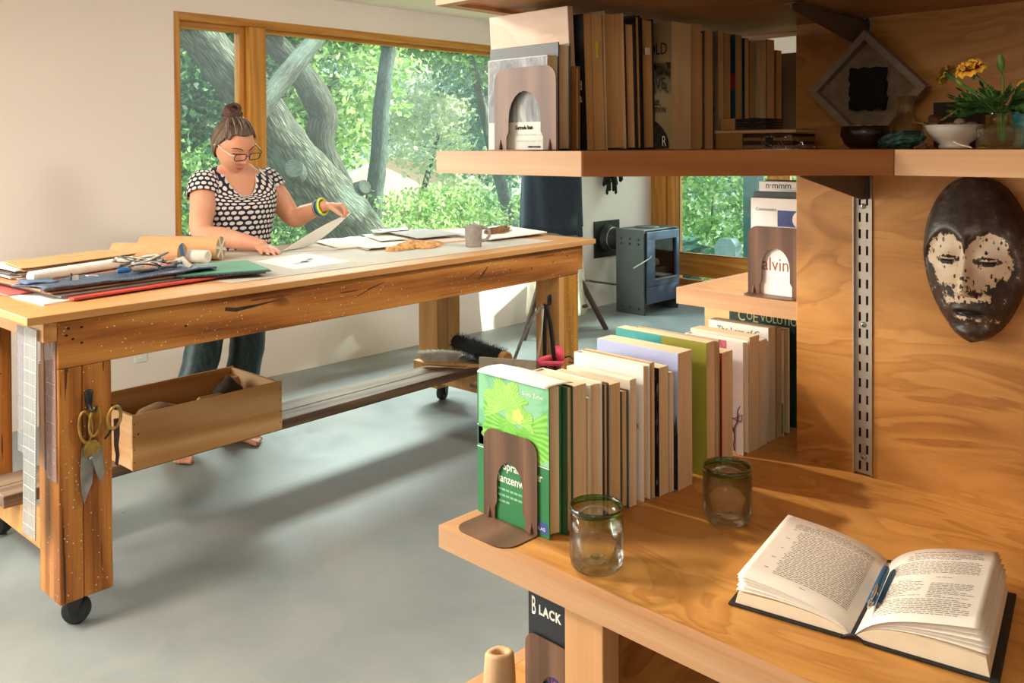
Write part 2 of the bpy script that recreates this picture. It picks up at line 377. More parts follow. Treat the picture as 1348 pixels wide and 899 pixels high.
def window(name, y0, y1, z0, z1, mull=None):
    fx, fr = MAT['fir'], MAT['firh']
    xo = WX - 0.10                         # glass plane
    root = MB().box(WX - 0.16, WX + 0.006, y0, y0 + 0.032, z0, z1).box(WX - 0.16, WX + 0.006, y1 - 0.032, y1, z0, z1).build(name, fx, None, 0.002)
    struct(root)
    MB().box(WX - 0.16, WX + 0.006, y0 + 0.032, y1 - 0.032, z1 - 0.042, z1).build('head_casing', fr, root, 0.002)
    MB().box(WX - 0.16, WX + 0.02, y0 + 0.032, y1 - 0.032, z0, z0 + 0.03).build('window_sill', fr, root, 0.002)
    parts = []
    def sash(a, b, w, d):
        f = MB().box(xo - 0.03, xo + d, a, a + w, z0 + 0.03, z1 - 0.042).box(xo - 0.03, xo + d, b - w, b, z0 + 0.03, z1 - 0.042).build('sash_stile', fx, root, 0.002)
        MB().box(xo - 0.03, xo + d, a + w, b - w, z1 - 0.042 - w, z1 - 0.042).box(xo - 0.03, xo + d, a + w, b - w, z0 + 0.03, z0 + 0.03 + w).build('sash_rail', fr, root, 0.002)
        MB().box(xo - 0.008, xo - 0.002, a + w - 0.004, b - w + 0.004, z0 + 0.03 + w - 0.004, z1 - 0.042 - w + 0.004).build('glass_pane', MAT['pane'], root)
    if mull:
        MB().box(WX - 0.16, WX - 0.004, mull[0], mull[1], z0 + 0.03, z1 - 0.042).build('mullion', fx, root, 0.003)
        sash(y0 + 0.032, mull[0], 0.036, 0.035); sash(mull[1], y1 - 0.032, 0.022, 0.02)
    else: sash(y0 + 0.032, y1 - 0.032, 0.03, 0.02)
    return root
window('window_1', *WIN, mull=(2.70, 2.81))
window('window_3', *WIN2)

# glazed door front in the stove wall: stiles, rails, posts and panes
def glazed_front():
    y0, y1 = WY - 0.002, WY + 0.14
    root = MB().box(-4.85, -4.685, y0, y1, 0.0, 2.15).box(-1.78, -1.70, y0, y1, 0.0, 2.15).box(-4.685, -1.78, y0, y1, 2.08, 2.15).build('door_1', MAT['fir'], None, 0.003)
    struct(root)
    MB().box(-4.85, -1.7, WY - 0.02, WY + 0.16, 0.0, 0.022).build('door_sill', MAT['firx'], root, 0.003)
    def leaf(a, b):
        MB().box(a, a + 0.13, y0 + 0.03, y0 + 0.08, 0.03, 2.08).box(b - 0.07, b, y0 + 0.03, y0 + 0.08, 0.03, 2.08).build('door_stile', MAT['fir'], root, 0.003)
        MB().box(a + 0.13, b - 0.07, y0 + 0.03, y0 + 0.08, 0.22, 0.43).box(a + 0.13, b - 0.07, y0 + 0.03, y0 + 0.08, 1.99, 2.08).build('door_rail', MAT['firx'], root, 0.003)
        MB().box(a + 0.13, b - 0.07, y0 + 0.01, y0 + 0.06, 0.022, 0.19).build('door_base_board', MAT['firx'], root, 0.003)
        MB().box(a + 0.126, b - 0.066, y0 + 0.052, y0 + 0.058, 0.42, 2.0).build('door_pane', MAT['pane_dark'], root)
        bd = MB().box(a + 0.13, a + 0.136, y0 + 0.026, y0 + 0.03, 0.43, 1.99).box(a + 0.13, b - 0.07, y0 + 0.026, y0 + 0.03, 0.424, 0.43).build('glazing_bead', MAT['black'], root)
    leaf(-4.685, -3.60); leaf(-3.60, -2.66); leaf(-2.66, -1.78)
glazed_front()
# electrical outlet low on the window wall
t = thing('wall_outlet', 'white electrical outlet plate low on the white wall', 'outlet', (WX, 2.02, 0.29))
MB().box(WX, WX + 0.006, 1.985, 2.055, 0.235, 0.35).build('cover_plate', MAT['white'], t, 0.002)
for dz in (0.315, 0.268):
    MB().box(WX + 0.006, WX + 0.009, 2.003, 2.037, dz - 0.014, dz + 0.014).build('socket', MAT['white'], t, 0.002)

# ------------------------------------------------------------------ outdoors
def bark(name, dark, mid, light, scale=1.0, moss=0.35):
    t = NT(name); v = t.coords('UV', (9, 1.6 * scale, 1)); n = t.noise(v, 3.0, 6, 0.65, 1.2)
    vo = t.vor(v, 4.0, 'DISTANCE_TO_EDGE'); f = t.math('ADD', t.math('MULTIPLY', n, 0.7), t.math('MULTIPLY', t.math('MINIMUM', vo.outputs['Distance'], 0.4), 0.8))
    col = t.ramp(f, [(0.25, C(dark)), (0.5, C(mid)), (0.8, C(light))])
    m = t.noise(t.coords('Object'), 2.2, 3); col = t.mix(t.math('MULTIPLY', t.ramp(m, [(0.5, (0, 0, 0, 1)), (0.72, (1, 1, 1, 1))]), moss), col, C('#8fa898'))
    t.bump(f, 0.9, 0.04); return t.fin(col, 0.9, 0, 0.1)
BARK = bark('grey_bark', '#26271f', '#575a4e', '#938d78'); BARK2 = bark('pale_bark', '#3a463f', '#66736a', '#8d9789', 1.4, 0.5)
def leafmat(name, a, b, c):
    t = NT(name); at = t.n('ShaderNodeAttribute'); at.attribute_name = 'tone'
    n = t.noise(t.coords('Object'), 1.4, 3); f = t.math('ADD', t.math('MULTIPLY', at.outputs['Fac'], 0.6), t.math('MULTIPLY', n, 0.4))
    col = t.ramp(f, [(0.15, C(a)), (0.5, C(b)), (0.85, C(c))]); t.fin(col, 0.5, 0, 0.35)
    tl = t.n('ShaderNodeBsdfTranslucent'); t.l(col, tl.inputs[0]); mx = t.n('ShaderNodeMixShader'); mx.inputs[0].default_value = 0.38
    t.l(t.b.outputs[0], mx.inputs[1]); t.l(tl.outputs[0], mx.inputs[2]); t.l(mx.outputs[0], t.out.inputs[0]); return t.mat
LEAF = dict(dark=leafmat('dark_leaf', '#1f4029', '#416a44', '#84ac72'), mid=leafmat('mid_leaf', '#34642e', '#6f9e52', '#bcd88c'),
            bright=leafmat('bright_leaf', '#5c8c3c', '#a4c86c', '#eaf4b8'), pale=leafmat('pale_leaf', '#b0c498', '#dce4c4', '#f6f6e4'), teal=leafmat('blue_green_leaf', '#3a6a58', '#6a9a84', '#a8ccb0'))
def foliage(name, mat, blobs, n, size, parent=None, seed=0, long=1.5):
    """blobs: (centre, radii) ellipsoids; a cloud of n leaf blades on their shells"""
    rg = np.random.default_rng(seed); vol = np.array([b[1][0] * b[1][1] * b[1][2] for b in blobs]) ** 0.67; cnt = (vol / vol.sum() * n).astype(int) + 1
    cs = []
    for (c, r), k in zip(blobs, cnt):
        d = rg.normal(size=(k, 3)); d /= np.linalg.norm(d, axis=1)[:, None]; rad = rg.uniform(0.35, 1.0, k) ** 0.5
        lump = 1 + 0.22 * np.sin(d[:, 0] * 7 + seed) * np.cos(d[:, 1] * 6) + 0.15 * np.sin(d[:, 2] * 11)
        cs.append(np.array(c) + d * (rad * lump)[:, None] * np.array(r))
    P = np.concatenate(cs); k = len(P)
    a = rg.normal(size=(k, 3)); a /= np.linalg.norm(a, axis=1)[:, None]
    b = rg.normal(size=(k, 3)); b -= (b * a).sum(1)[:, None] * a; b /= np.linalg.norm(b, axis=1)[:, None]
    s = size * rg.uniform(0.6, 1.4, k)[:, None]; nrm = np.cross(a, b)
    V = np.stack([P - a * s * long * 0.5, P + b * s * 0.42 + nrm * s * 0.12, P + a * s * long * 0.5, P - b * s * 0.42 + nrm * s * 0.12], 1).reshape(-1, 3)
    if parent is not None: V = V - np.array(mat_world(parent).translation)
    me = bpy.data.meshes.new(name); me.vertices.add(4 * k); me.loops.add(4 * k); me.polygons.add(k)
    me.vertices.foreach_set('co', V.astype(np.float32).ravel()); me.loops.foreach_set('vertex_index', np.arange(4 * k, dtype=np.int32))
    me.polygons.foreach_set('loop_start', np.arange(0, 4 * k, 4, dtype=np.int32)); me.polygons.foreach_set('loop_total', np.full(k, 4, dtype=np.int32))
    me.update(); at = me.attributes.new('tone', 'FLOAT', 'FACE'); at.data.foreach_set('value', rg.uniform(0, 1, k).astype(np.float32))
    me.materials.append(mat); o = bpy.data.objects.new(name, me); COL.objects.link(o); o['kind'] = 'stuff'
    if parent is not None: o.parent = parent
    return o
def limb(mb, pts, rad, n=18, seed=0):
    """bark tube with lumps, resampled smoothly (Catmull-Rom)"""
    P = [Vector(p) for p in pts]; Q = []; R = []
    for i in range(len(P) - 1):
        p0, p1, p2, p3 = P[max(i - 1, 0)], P[i], P[i + 1], P[min(i + 2, len(P) - 1)]
        for k in range(6):
            s = k / 6; Q.append(0.5 * ((2 * p1) + (p2 - p0) * s + (2 * p0 - 5 * p1 + 4 * p2 - p3) * s * s + (3 * p1 - p0 - 3 * p2 + p3) * s ** 3)); R.append(rad[i] * (1 - s) + rad[i + 1] * s)
    Q.append(P[-1]); R.append(rad[-1]); rings = []
    for i, q in enumerate(Q):
        t = (Q[min(i + 1, len(Q) - 1)] - Q[max(i - 1, 0)]).normalized(); u = Vector((1, 0.3, 0.1)); u = (u - t * u.dot(t)).normalized(); w = t.cross(u); ring = []
        for j in range(n):
            a = 2 * math.pi * j / n; d = u * math.cos(a) + w * math.sin(a); p = q + d * R[i]
            ring.append(tuple(q + d * R[i] * (1 + 0.16 * noise.noise(p * 4 + Vector((seed, 0, 0))) + 0.05 * noise.noise(p * 14))))
        rings.append(ring)
    return mb.loft(rings, 0, True, True, None, True, True, 2.0)
# ground
g = MB().grid(lambda u, v: (-44 + 39.2 * u, -10 + 50 * v, -0.55 + 0.5 * noise.noise(Vector((u * 9, v * 9, 0))) - 0.02 * (1 - u) * 30), 30, 36).build('ground', plain('lawn_soil', '#93a078', 0.9, 0, 0.35, 3)); g['kind'] = 'structure'
g2 = MB().grid(lambda u, v: (-4.8 + 26 * u, 7.2 + 40 * v, -0.25 + 0.3 * noise.noise(Vector((u * 7, v * 7, 3)))), 20, 24).build('ground', plain('pale_patio', '#b3aca2', 0.9, 0, 0.1, 3)); g2['kind'] = 'structure'

tr = thing('leaning_tree', 'big grey forked tree leaning across the view close outside the large window', 'tree', (-7.2, 5.4, -0.6))
limb(MB(), [(-7.2, 5.75, -0.75), (-7.2, 5.30, 0.15), (-7.2, 5.02, 0.62), (-7.2, 4.66, 1.02), (-7.2, 4.33, 1.44), (-7.2, 4.05, 1.82), (-7.2, 3.79, 2.12), (-7.2, 3.50, 2.45), (-7.2, 3.0, 3.05), (-7.25, 2.6, 3.7)], [0.42, 0.36, 0.33, 0.29, 0.24, 0.205, 0.19, 0.18, 0.16, 0.12], 22, 1).build('trunk', BARK, tr)
limb(MB(), [(-7.25, 5.32, 0.35), (-7.35, 5.14, 0.72), (-7.35, 5.04, 0.98), (-7.35, 4.90, 1.29), (-7.35, 4.83, 1.52), (-7.35, 4.87, 1.74), (-7.35, 4.72, 2.0), (-7.35, 4.52, 2.24), (-7.35, 4.25, 2.47), (-7.35, 3.9, 2.8), (-7.35, 3.5, 3.5)], [0.2, 0.19, 0.165, 0.145, 0.14, 0.145, 0.13, 0.115, 0.11, 0.1, 0.08], 18, 2).build('limb', BARK, tr)
limb(MB(), [(-7.1, 3.78, 1.55), (-7.0, 3.90, 1.66), (-7.0, 4.05, 1.85), (-7.0, 4.28, 2.10), (-7.0, 4.54, 2.39), (-7.0, 4.8, 2.7), (-7.0, 5.2, 3.3)], [0.10, 0.105, 0.10, 0.09, 0.085, 0.08, 0.06], 14, 3).build('limb', BARK, tr)
for (p, q, r) in (((-7.15, 4.48, 1.12), (-6.86, 4.24, 1.235), 0.085), ((-7.3, 5.10, 0.93), (-6.98, 5.10, 1.03), 0.07)):
    limb(MB(), [p, tuple(0.5 * (Vector(p) + Vector(q))), q], [r * 1.5, r * 1.15, r], 14, 5).build('branch_stub', BARK, tr)
foliage('foliage', LEAF['dark'], [((-7.6, 2.6, 3.9), (1.2, 1.8, 0.7)), ((-7.4, 5.6, 3.7), (1.0, 1.6, 0.6))], 420, 0.11, tr, 3)
tr = thing('slim_tree', 'slim straight grey tree farther out in the middle of the large window', 'tree', (-8.6, 6.37, -0.8))
limb(MB(), [(-8.6, 6.30, -0.9), (-8.6, 6.38, 0.46), (-8.6, 6.47, 1.12), (-8.6, 6.55, 2.0), (-8.6, 6.66, 2.66), (-8.6, 6.74, 3.4), (-8.6, 6.8, 4.3)], [0.12, 0.115, 0.105, 0.10, 0.095, 0.085, 0.07], 14, 7).build('trunk', BARK2, tr)
foliage('foliage', LEAF['mid'], [((-8.7, 6.9, 4.3), (1.2, 1.3, 0.6))], 900, 0.12, tr, 4)
def crown(name, label, base, trunk_r, blobs, n, size, kind, seed):
    t = thing(name, label, 'tree' if trunk_r > 0.03 else 'shrub', base)
    top = blobs[0][0]; mb = MB()
    limb(mb, [base, (0.5 * (base[0] + top[0]) - 0.05, 0.5 * (base[1] + top[1]), 0.5 * (base[2] + top[2])), top], [trunk_r * 1.2, trunk_r, trunk_r * 0.6], 8, seed); mb.build('trunk' if trunk_r > 0.03 else 'stem', BARK2, t)
    foliage('foliage', LEAF[kind], blobs, n, size, t, seed); return t
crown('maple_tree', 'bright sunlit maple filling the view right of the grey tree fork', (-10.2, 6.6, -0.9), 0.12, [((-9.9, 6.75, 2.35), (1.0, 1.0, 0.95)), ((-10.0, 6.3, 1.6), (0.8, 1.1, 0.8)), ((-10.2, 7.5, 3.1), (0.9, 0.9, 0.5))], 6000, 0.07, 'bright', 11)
crown('maple_tree', 'dark green maple with its crown high at the right of the large window', (-10.8, 11.4, -0.9), 0.10, [((-10.3, 9.6, 2.95), (0.8, 1.5, 0.5)), ((-10.4, 8.9, 3.3), (0.8, 1.0, 0.45)), ((-10.5, 10.6, 3.1), (0.7, 0.8, 0.6))], 4600, 0.07, 'mid', 12)
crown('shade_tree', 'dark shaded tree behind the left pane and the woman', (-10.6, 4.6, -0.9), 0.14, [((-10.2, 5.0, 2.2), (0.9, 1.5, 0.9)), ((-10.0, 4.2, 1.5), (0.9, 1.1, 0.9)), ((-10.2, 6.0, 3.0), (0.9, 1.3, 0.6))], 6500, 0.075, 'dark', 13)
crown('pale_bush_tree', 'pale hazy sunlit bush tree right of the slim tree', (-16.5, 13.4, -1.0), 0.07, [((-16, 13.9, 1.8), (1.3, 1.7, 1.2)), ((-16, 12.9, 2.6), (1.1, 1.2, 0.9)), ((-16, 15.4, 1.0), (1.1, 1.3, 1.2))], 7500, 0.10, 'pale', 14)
crown('tall_tree', 'tall green tree at the far right edge of the large window', (-14.5, 14.9, -1.0), 0.08, [((-14, 14.2, 1.6), (0.9, 1.1, 1.3)), ((-14.2, 14.0, 3.2), (1.0, 1.5, 1.0))], 4500, 0.10, 'teal', 15)
crown('garden_shrub', 'yellow-green sunlit shrub below the slim tree', (-8.6, 6.8, -0.9), 0.02, [((-8.5, 6.8, 0.35), (0.7, 0.9, 0.55)), ((-8.8, 7.7, 0.45), (0.7, 0.7, 0.5)), ((-8.4, 6.2, 0.1), (0.6, 0.6, 0.5)), ((-8.9, 8.4, 0.1), (0.7, 0.8, 0.5))], 9500, 0.042, 'bright', 16)
crown('garden_shrub', 'green shrub behind the woman low in the left pane', (-9.0, 4.4, -0.9), 0.02, [((-9.0, 4.1, 0.9), (0.7, 0.8, 0.6)), ((-9.0, 5.0, 0.4), (0.7, 0.9, 0.55)), ((-8.7, 3.6, 0.2), (0.6, 0.8, 0.6)), ((-8.9, 5.7, 0.3), (0.6, 0.7, 0.55))], 8500, 0.045, 'mid', 17)
crown('garden_shrub', 'loose green shrub at the right below the far hedge', (-13.0, 12.0, -1.0), 0.02, [((-13, 11.7, 0.0), (0.9, 1.2, 0.5)), ((-13, 13.0, -0.1), (0.9, 1.0, 0.55))], 4200, 0.07, 'mid', 18)
crown('far_hedge', 'tall dark hedge closing the garden far beyond the large window', (-31, 15, -1.4), 0.15, [((-31, 9.0, 2.4), (1.5, 3.6, 3.0)), ((-31, 15.0, 2.2), (1.5, 3.6, 2.6)), ((-31, 21.0, 2.4), (1.5, 3.6, 2.9)), ((-31, 27.0, 2.5), (1.5, 3.6, 3.0))], 15000, 0.17, 'teal', 19)
crown('tall_tree', 'big leafy tree far behind the grey fork, under the window head', (-19, 11.5, -1.2), 0.2, [((-19, 10.3, 3.4), (1.4, 2.2, 1.2)), ((-19, 11.4, 1.9), (1.4, 1.4, 1.2)), ((-19.5, 14.6, 4.3), (1.4, 2.4, 0.8))], 8000, 0.13, 'mid', 20)
# house with a pale roof beyond the garden
def house(name, label, y0, y1, x0, x1, z0, ze, zr, wallc, roofc, win):
    t = thing(name, label, 'house', (0.5 * (x0 + x1), 0.5 * (y0 + y1), z0))
    wm = plain(name + '_wall', wallc, 0.8); rm = plain(name + '_roof', roofc, 0.7, 0, 0.08, 6)
    MB().box(x0, x1, y0, y1, z0, ze).build('house_wall', wm, t)
    yc = 0.5 * (y0 + y1); o = 0.35
    MB().prism([(y0 - o, ze - 0.12), (yc, zr), (y1 + o, ze - 0.12), (y1 + o, ze - 0.02), (yc, zr + 0.12), (y0 - o, ze - 0.02)], 0, 1, 0, Matrix(((0, 0, x1 - x0 + 0.8, x0 - 0.4), (1, 0, 0, 0), (0, 1, 0, 0), (0, 0, 0, 1)))).build('roof', rm, t)
    MB().prism([(y0, ze), (y1, ze), (yc, zr)], 0, 1, 0, Matrix(((0, 0, x1 - x0, x0), (1, 0, 0, 0), (0, 1, 0, 0), (0, 0, 0, 1)))).build('gable', wm, t)
    for (a, b, c, d) in win:
        f = MB().box(x1, x1 + 0.05, a, b, c, d).build('window', MAT['white'], t)
        MB().box(x1 + 0.05, x1 + 0.06, a + 0.08, b - 0.08, c + 0.08, d - 0.08).build('pane', plain('dark_pane', '#5c6b70', 0.2), f)
house('garage', 'low pinkish house with a pale sunlit roof beyond the slim tree', 13.5, 18.2, -24.5, -20.0, -1.4, 0.45, 1.42, '#d8b6a4', '#e2ddd6', [(16.6, 17.3, -0.3, 0.25)])
house('far_house', 'grey gabled house seen small between the tree trunks', 15.6, 17.6, -27, -24.3, -1.4, 1.9, 2.75, '#b9b4b0', '#9d9c9a', [(16.2, 16.6, 1.8, 2.2)])
# greenery behind the glazed door
crown('hedge_bush', 'sunlit bush close behind the glazed door', (-6.4, 10.6, -0.5), 0.02, [((-6.6, 10.8, 0.7), (1.0, 0.8, 0.8)), ((-6.2, 10.2, -0.05), (0.8, 0.6, 0.45)), ((-5.3, 11.0, 0.9), (0.9, 0.8, 0.9)), ((-7.6, 11.3, 0.8), (0.9, 0.8, 0.9))], 6500, 0.06, 'bright', 21)
crown('shade_tree', 'dark tree behind the glazed door', (-7.0, 14.0, -0.5), 0.15, [((-8.6, 14.2, 1.3), (1.6, 1.0, 1.5)), ((-5.8, 14.2, 1.1), (1.6, 1.0, 1.4)), ((-3.4, 14.2, 1.3), (1.6, 1.0, 1.5)), ((-7.0, 14.2, 2.8), (2.4, 1.0, 1.2))], 9000, 0.1, 'teal', 22)
crown('garden_shrub', 'broad-leaved low plant just outside the glazed door', (-6.2, 9.3, -0.4), 0.02, [((-6.15, 9.3, 0.0), (0.35, 0.3, 0.25))], 160, 0.17, 'teal', 23)
crown('shade_tree', 'leafy crowns added, mostly unseen, to block sun at the glazed door', (-3.3, 11.4, -0.5), 0.12, [((-3.1, 10.5, 4.0), (0.8, 0.6, 0.85)), ((-2.1, 10.5, 4.25), (0.9, 0.6, 0.9)), ((-0.95, 10.5, 3.2), (0.9, 0.6, 1.1)), ((-3.6, 10.6, 2.9), (0.9, 0.5, 0.6)), ((-2.4, 10.5, 1.75), (1.6, 0.5, 1.0)), ((-3.1, 10.5, 2.85), (0.5, 0.5, 0.75))], 15000, 0.085, 'mid', 25)  # added crowns block the sun except for a small patch on the wall
t = thing('fence_post', 'weathered grey timber post outside the glazed door', 'post', (-5.33, 9.0, -0.5))
MB().prism([(-5.47, -0.5), (-5.20, -0.5), (-5.20, 0.25), (-5.26, 0.33), (-5.41, 0.33), (-5.47, 0.25)], 0, 0.14, 0, Matrix(((1, 0, 0, 0), (0, 0, 1, 9.0), (0, 1, 0, 0), (0, 0, 0, 1)))).build('post', plain('weathered_timber', '#7d8f90', 0.8), t)
t = thing('porch_post', 'dark teal porch post standing outside the glazed door', 'post', (-4.5, 8.2, -0.4))
MB().box(-4.62, -4.47, 8.15, 8.3, -0.4, 2.6).build('post', plain('teal_paint', '#2f5a5c', 0.6), t)
# ------------------------------------------------------------------ plywood partition wall and wrap-around shelves
PLYW = plywood('wall_plywood', '#935a24', '#c08644', '#d8a260'); PLYD = plywood('desk_plywood', '#9c6228', '#c58b46', '#dda860', axis='XY')
PLYU = plywood('shelf_underside_plywood', '#8a5a32', '#b07c4a', '#c79a68', axis='XY')
EDGE = wood('fir_edge_band', '#b3865c', '#c79c74', '#d6b08c', (0.05, 1, 1), 26, 0.45, band=0.4, bump=0.06, knots=0.05)
EDGEY = wood('fir_edge_band_end', '#b3865c', '#c79c74', '#d6b08c', (1, 0.05, 1), 26, 0.45, band=0.4, bump=0.06)
EDGED = wood('fir_edge_band_shaded_diagonal', '#8a4e1a', '#9c5f26', '#ae7034', (0.05, 0.05, 1), 30, 0.45, band=0.5, bump=0.06)  # orangier wood, its colour also darkened for the shade on the diagonal face
POSTM = wood('pale_post', '#c99562', '#d8a876', '#e4bb90', (1, 1, 0.05), 24, 0.5, band=0.3)
DARKM = plain('dark_bracket_steel', '#6a5f54', 0.45, 0.5, 0.08)
NICKEL = plain('satin_nickel', '#b5aca0', 0.38, 0.55, 0.05)
YW = 1.655
pw = struct(MB().box(-0.816, 1.6, YW + 0.016, YW + 0.10, 0, 2.34).build('wall_partition', wallpaint('partition_core', '#b98a55')))
MB().box(-0.82, -0.7045, YW, YW + 0.104, 0, 2.34).build('plywood_panel', PLYW, pw, 0.0015)
MB().box(-0.6675, 1.6, YW, YW + 0.016, 0.0, 2.34).build('plywood_panel', PLYW, pw, 0.0015)
# slotted shelf standard
t = thing('shelf_standard', 'slotted metal shelf standard set upright between the plywood panels', 'shelf rail', (-0.684, YW, 0.79))
zb, zt_ = 0.792, 2.33; ys = YW + 0.004
mb = MB().box(-0.7045, -0.7025, YW - 0.003, YW + 0.015, zb, zt_).box(-0.6705, -0.6675, YW - 0.003, YW + 0.015, zb, zt_)
cols = (-0.6935, -0.6795); hw = 0.0022; pitch = 0.0316; sl = 0.0172
xs_ = [-0.7025, cols[0] - hw, cols[0] + hw, cols[1] - hw, cols[1] + hw, -0.6705]
for i in (0, 2, 4): mb.box(xs_[i], xs_[i + 1], ys, ys + 0.002, zb, zt_)
z = zb + 0.006; prev = zb
while z < zt_ - 0.03:
    for i in (1, 3): mb.box(xs_[i], xs_[i + 1], ys, ys + 0.002, prev, z)
    prev = z + sl; z += pitch
for i in (1, 3): mb.box(xs_[i], xs_[i + 1], ys, ys + 0.002, prev, zt_)
mb.build('channel', NICKEL, t)
MB().box(-0.7025, -0.6705, YW + 0.0135, YW + 0.0155, zb, zt_).build('channel_back', MAT['black'], t)
for sz in (0.823, 1.076, 1.302):
    sc_ = MB().lathe([(0.0, -0.0005), (0.0052, -0.0005), (0.0052, 0.0012), (0.003, 0.0024), (0.0, 0.0026)], 14, 0, Matrix.Translation((-0.6865, ys, sz)) @ Euler((math.pi / 2, 0, 0)).to_matrix().to_4x4()).build('screw', MAT['steel'], t)
    MB().box(-0.6875, -0.6855, ys - 0.0032, ys - 0.0026, sz - 0.002, sz + 0.002).build('screw_recess', MAT['black'], sc_)
def bracket(label, zs, drop, ytip):
    b = thing('shelf_bracket', label, 'bracket', (-0.684, YW, zs), group=None)
    MB().prism([(YW + 0.001, zs - 0.001), (ytip, zs - 0.001), (ytip, zs - 0.010), (YW - 0.022, zs - drop), (YW + 0.001, zs - drop)], 0, 0.0035, 0, Matrix(((0, 0, 1, -0.6815), (1, 0, 0, 0), (0, 1, 0, 0), (0, 0, 0, 1)))).build('bracket_plate', DARKM, b)
    MB().box(-0.690, -0.672, ytip, YW, zs - 0.002, zs).build('bracket_flange', DARKM, b)
    MB().box(-0.6835, -0.6745, YW - 0.004, YW + 0.010, zs - drop, zs - 0.004).build('bracket_hook', DARKM, b)
bracket('dark metal bracket under the middle shelf above the slotted rail', 1.376, 0.060, 1.385)
bracket('dark metal bracket under the top shelf', 1.6535, 0.052, 1.355)

def shelf(name, label, poly, z1, zth, ply, bands, lip=0.0, under=None, bw=0.024):
    """poly: outline; bands: indices of outline edges that carry a solid wood edge"""
    t = thing(name, label, 'shelf', (poly[0][0], poly[0][1], z1 - zth))
    n = len(poly); area = sum(poly[i][0] * poly[(i + 1) % n][1] - poly[(i + 1) % n][0] * poly[i][1] for i in range(n)); assert area > 0
    def off(i, d):
        a, b = Vector(poly[i]), Vector(poly[(i + 1) % n]); dr = (b - a).normalized(); return a + Vector((-dr.y, dr.x)) * d, dr
    ds = [bw if i in bands else 0.0 for i in range(n)]; inner = []
    for i in range(n):
        p, d = off(i - 1 if i else n - 1, ds[i - 1]); q, e = off(i, ds[i]); cr = d.x * e.y - d.y * e.x
        s = ((q - p).x * e.y - (q - p).y * e.x) / cr; inner.append(p + d * s)
    MB().prism([tuple(p) for p in inner], z1 - zth + lip, z1 - 0.0003).build('plywood_sheet', ply, t)
    for i in bands:
        a, b = Vector(poly[i]), Vector(poly[(i + 1) % n]); c, d = inner[(i + 1) % n], inner[i]
        dx, dy = abs(b.x - a.x), abs(b.y - a.y)
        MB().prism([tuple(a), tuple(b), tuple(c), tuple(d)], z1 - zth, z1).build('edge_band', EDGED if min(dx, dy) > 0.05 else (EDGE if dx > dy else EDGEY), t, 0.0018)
    return t
XE = -1.103; DZ = 0.79
shelf('desk_shelf', 'wide plywood desk shelf holding the glasses, open book and long book row', [(XE, 0.95), (1.3, 0.95), (1.3, YW), (-0.82, YW), (-0.82, 2.0), (XE, 2.0)], DZ, 0.036, PLYD, (0, 4, 5))
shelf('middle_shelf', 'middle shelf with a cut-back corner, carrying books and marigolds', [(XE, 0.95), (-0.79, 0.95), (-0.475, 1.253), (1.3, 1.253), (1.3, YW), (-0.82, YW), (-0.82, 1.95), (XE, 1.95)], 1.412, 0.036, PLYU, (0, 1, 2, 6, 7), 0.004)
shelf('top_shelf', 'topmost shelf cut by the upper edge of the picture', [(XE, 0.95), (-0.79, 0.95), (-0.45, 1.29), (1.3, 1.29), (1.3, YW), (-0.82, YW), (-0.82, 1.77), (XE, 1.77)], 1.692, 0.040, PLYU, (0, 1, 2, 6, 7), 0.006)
shelf('small_back_shelf', 'short shelf on the far side of the plywood wall under a white book', [(-1.11, 1.662), (-0.8205, 1.662), (-0.8205, 2.25), (-1.11, 2.25)], 1.101, 0.036, PLYD, (0, 2, 3))
shelf('low_shelf', 'lowest shelf at the bottom edge with a hollow wooden tube on it', [(XE, 0.95), (-0.85, 0.95), (-0.85, 2.0), (XE, 2.0)], 0.50, 0.036, PLYD, (0, 2, 3))
# under the desk: upright post, side panel and back of the open cabinet
t = thing('desk_cabinet', 'open plywood cabinet below the desk with a pale front post', 'cabinet', (-0.81, 0.975, 0))
MB().box(-0.848, -0.776, 0.975, 1.013, 0, 0.754).build('post', POSTM, t, 0.002)
MB().box(-0.848, -0.83, 1.013, 1.62, 0, 0.754).build('side_panel', PLYW, t)
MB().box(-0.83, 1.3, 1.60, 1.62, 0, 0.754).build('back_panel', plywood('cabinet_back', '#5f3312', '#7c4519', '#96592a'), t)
MB().box(-0.83, 1.3, 1.0, 1.60, 0.02, 0.04).build('bottom_panel', PLYW, t)
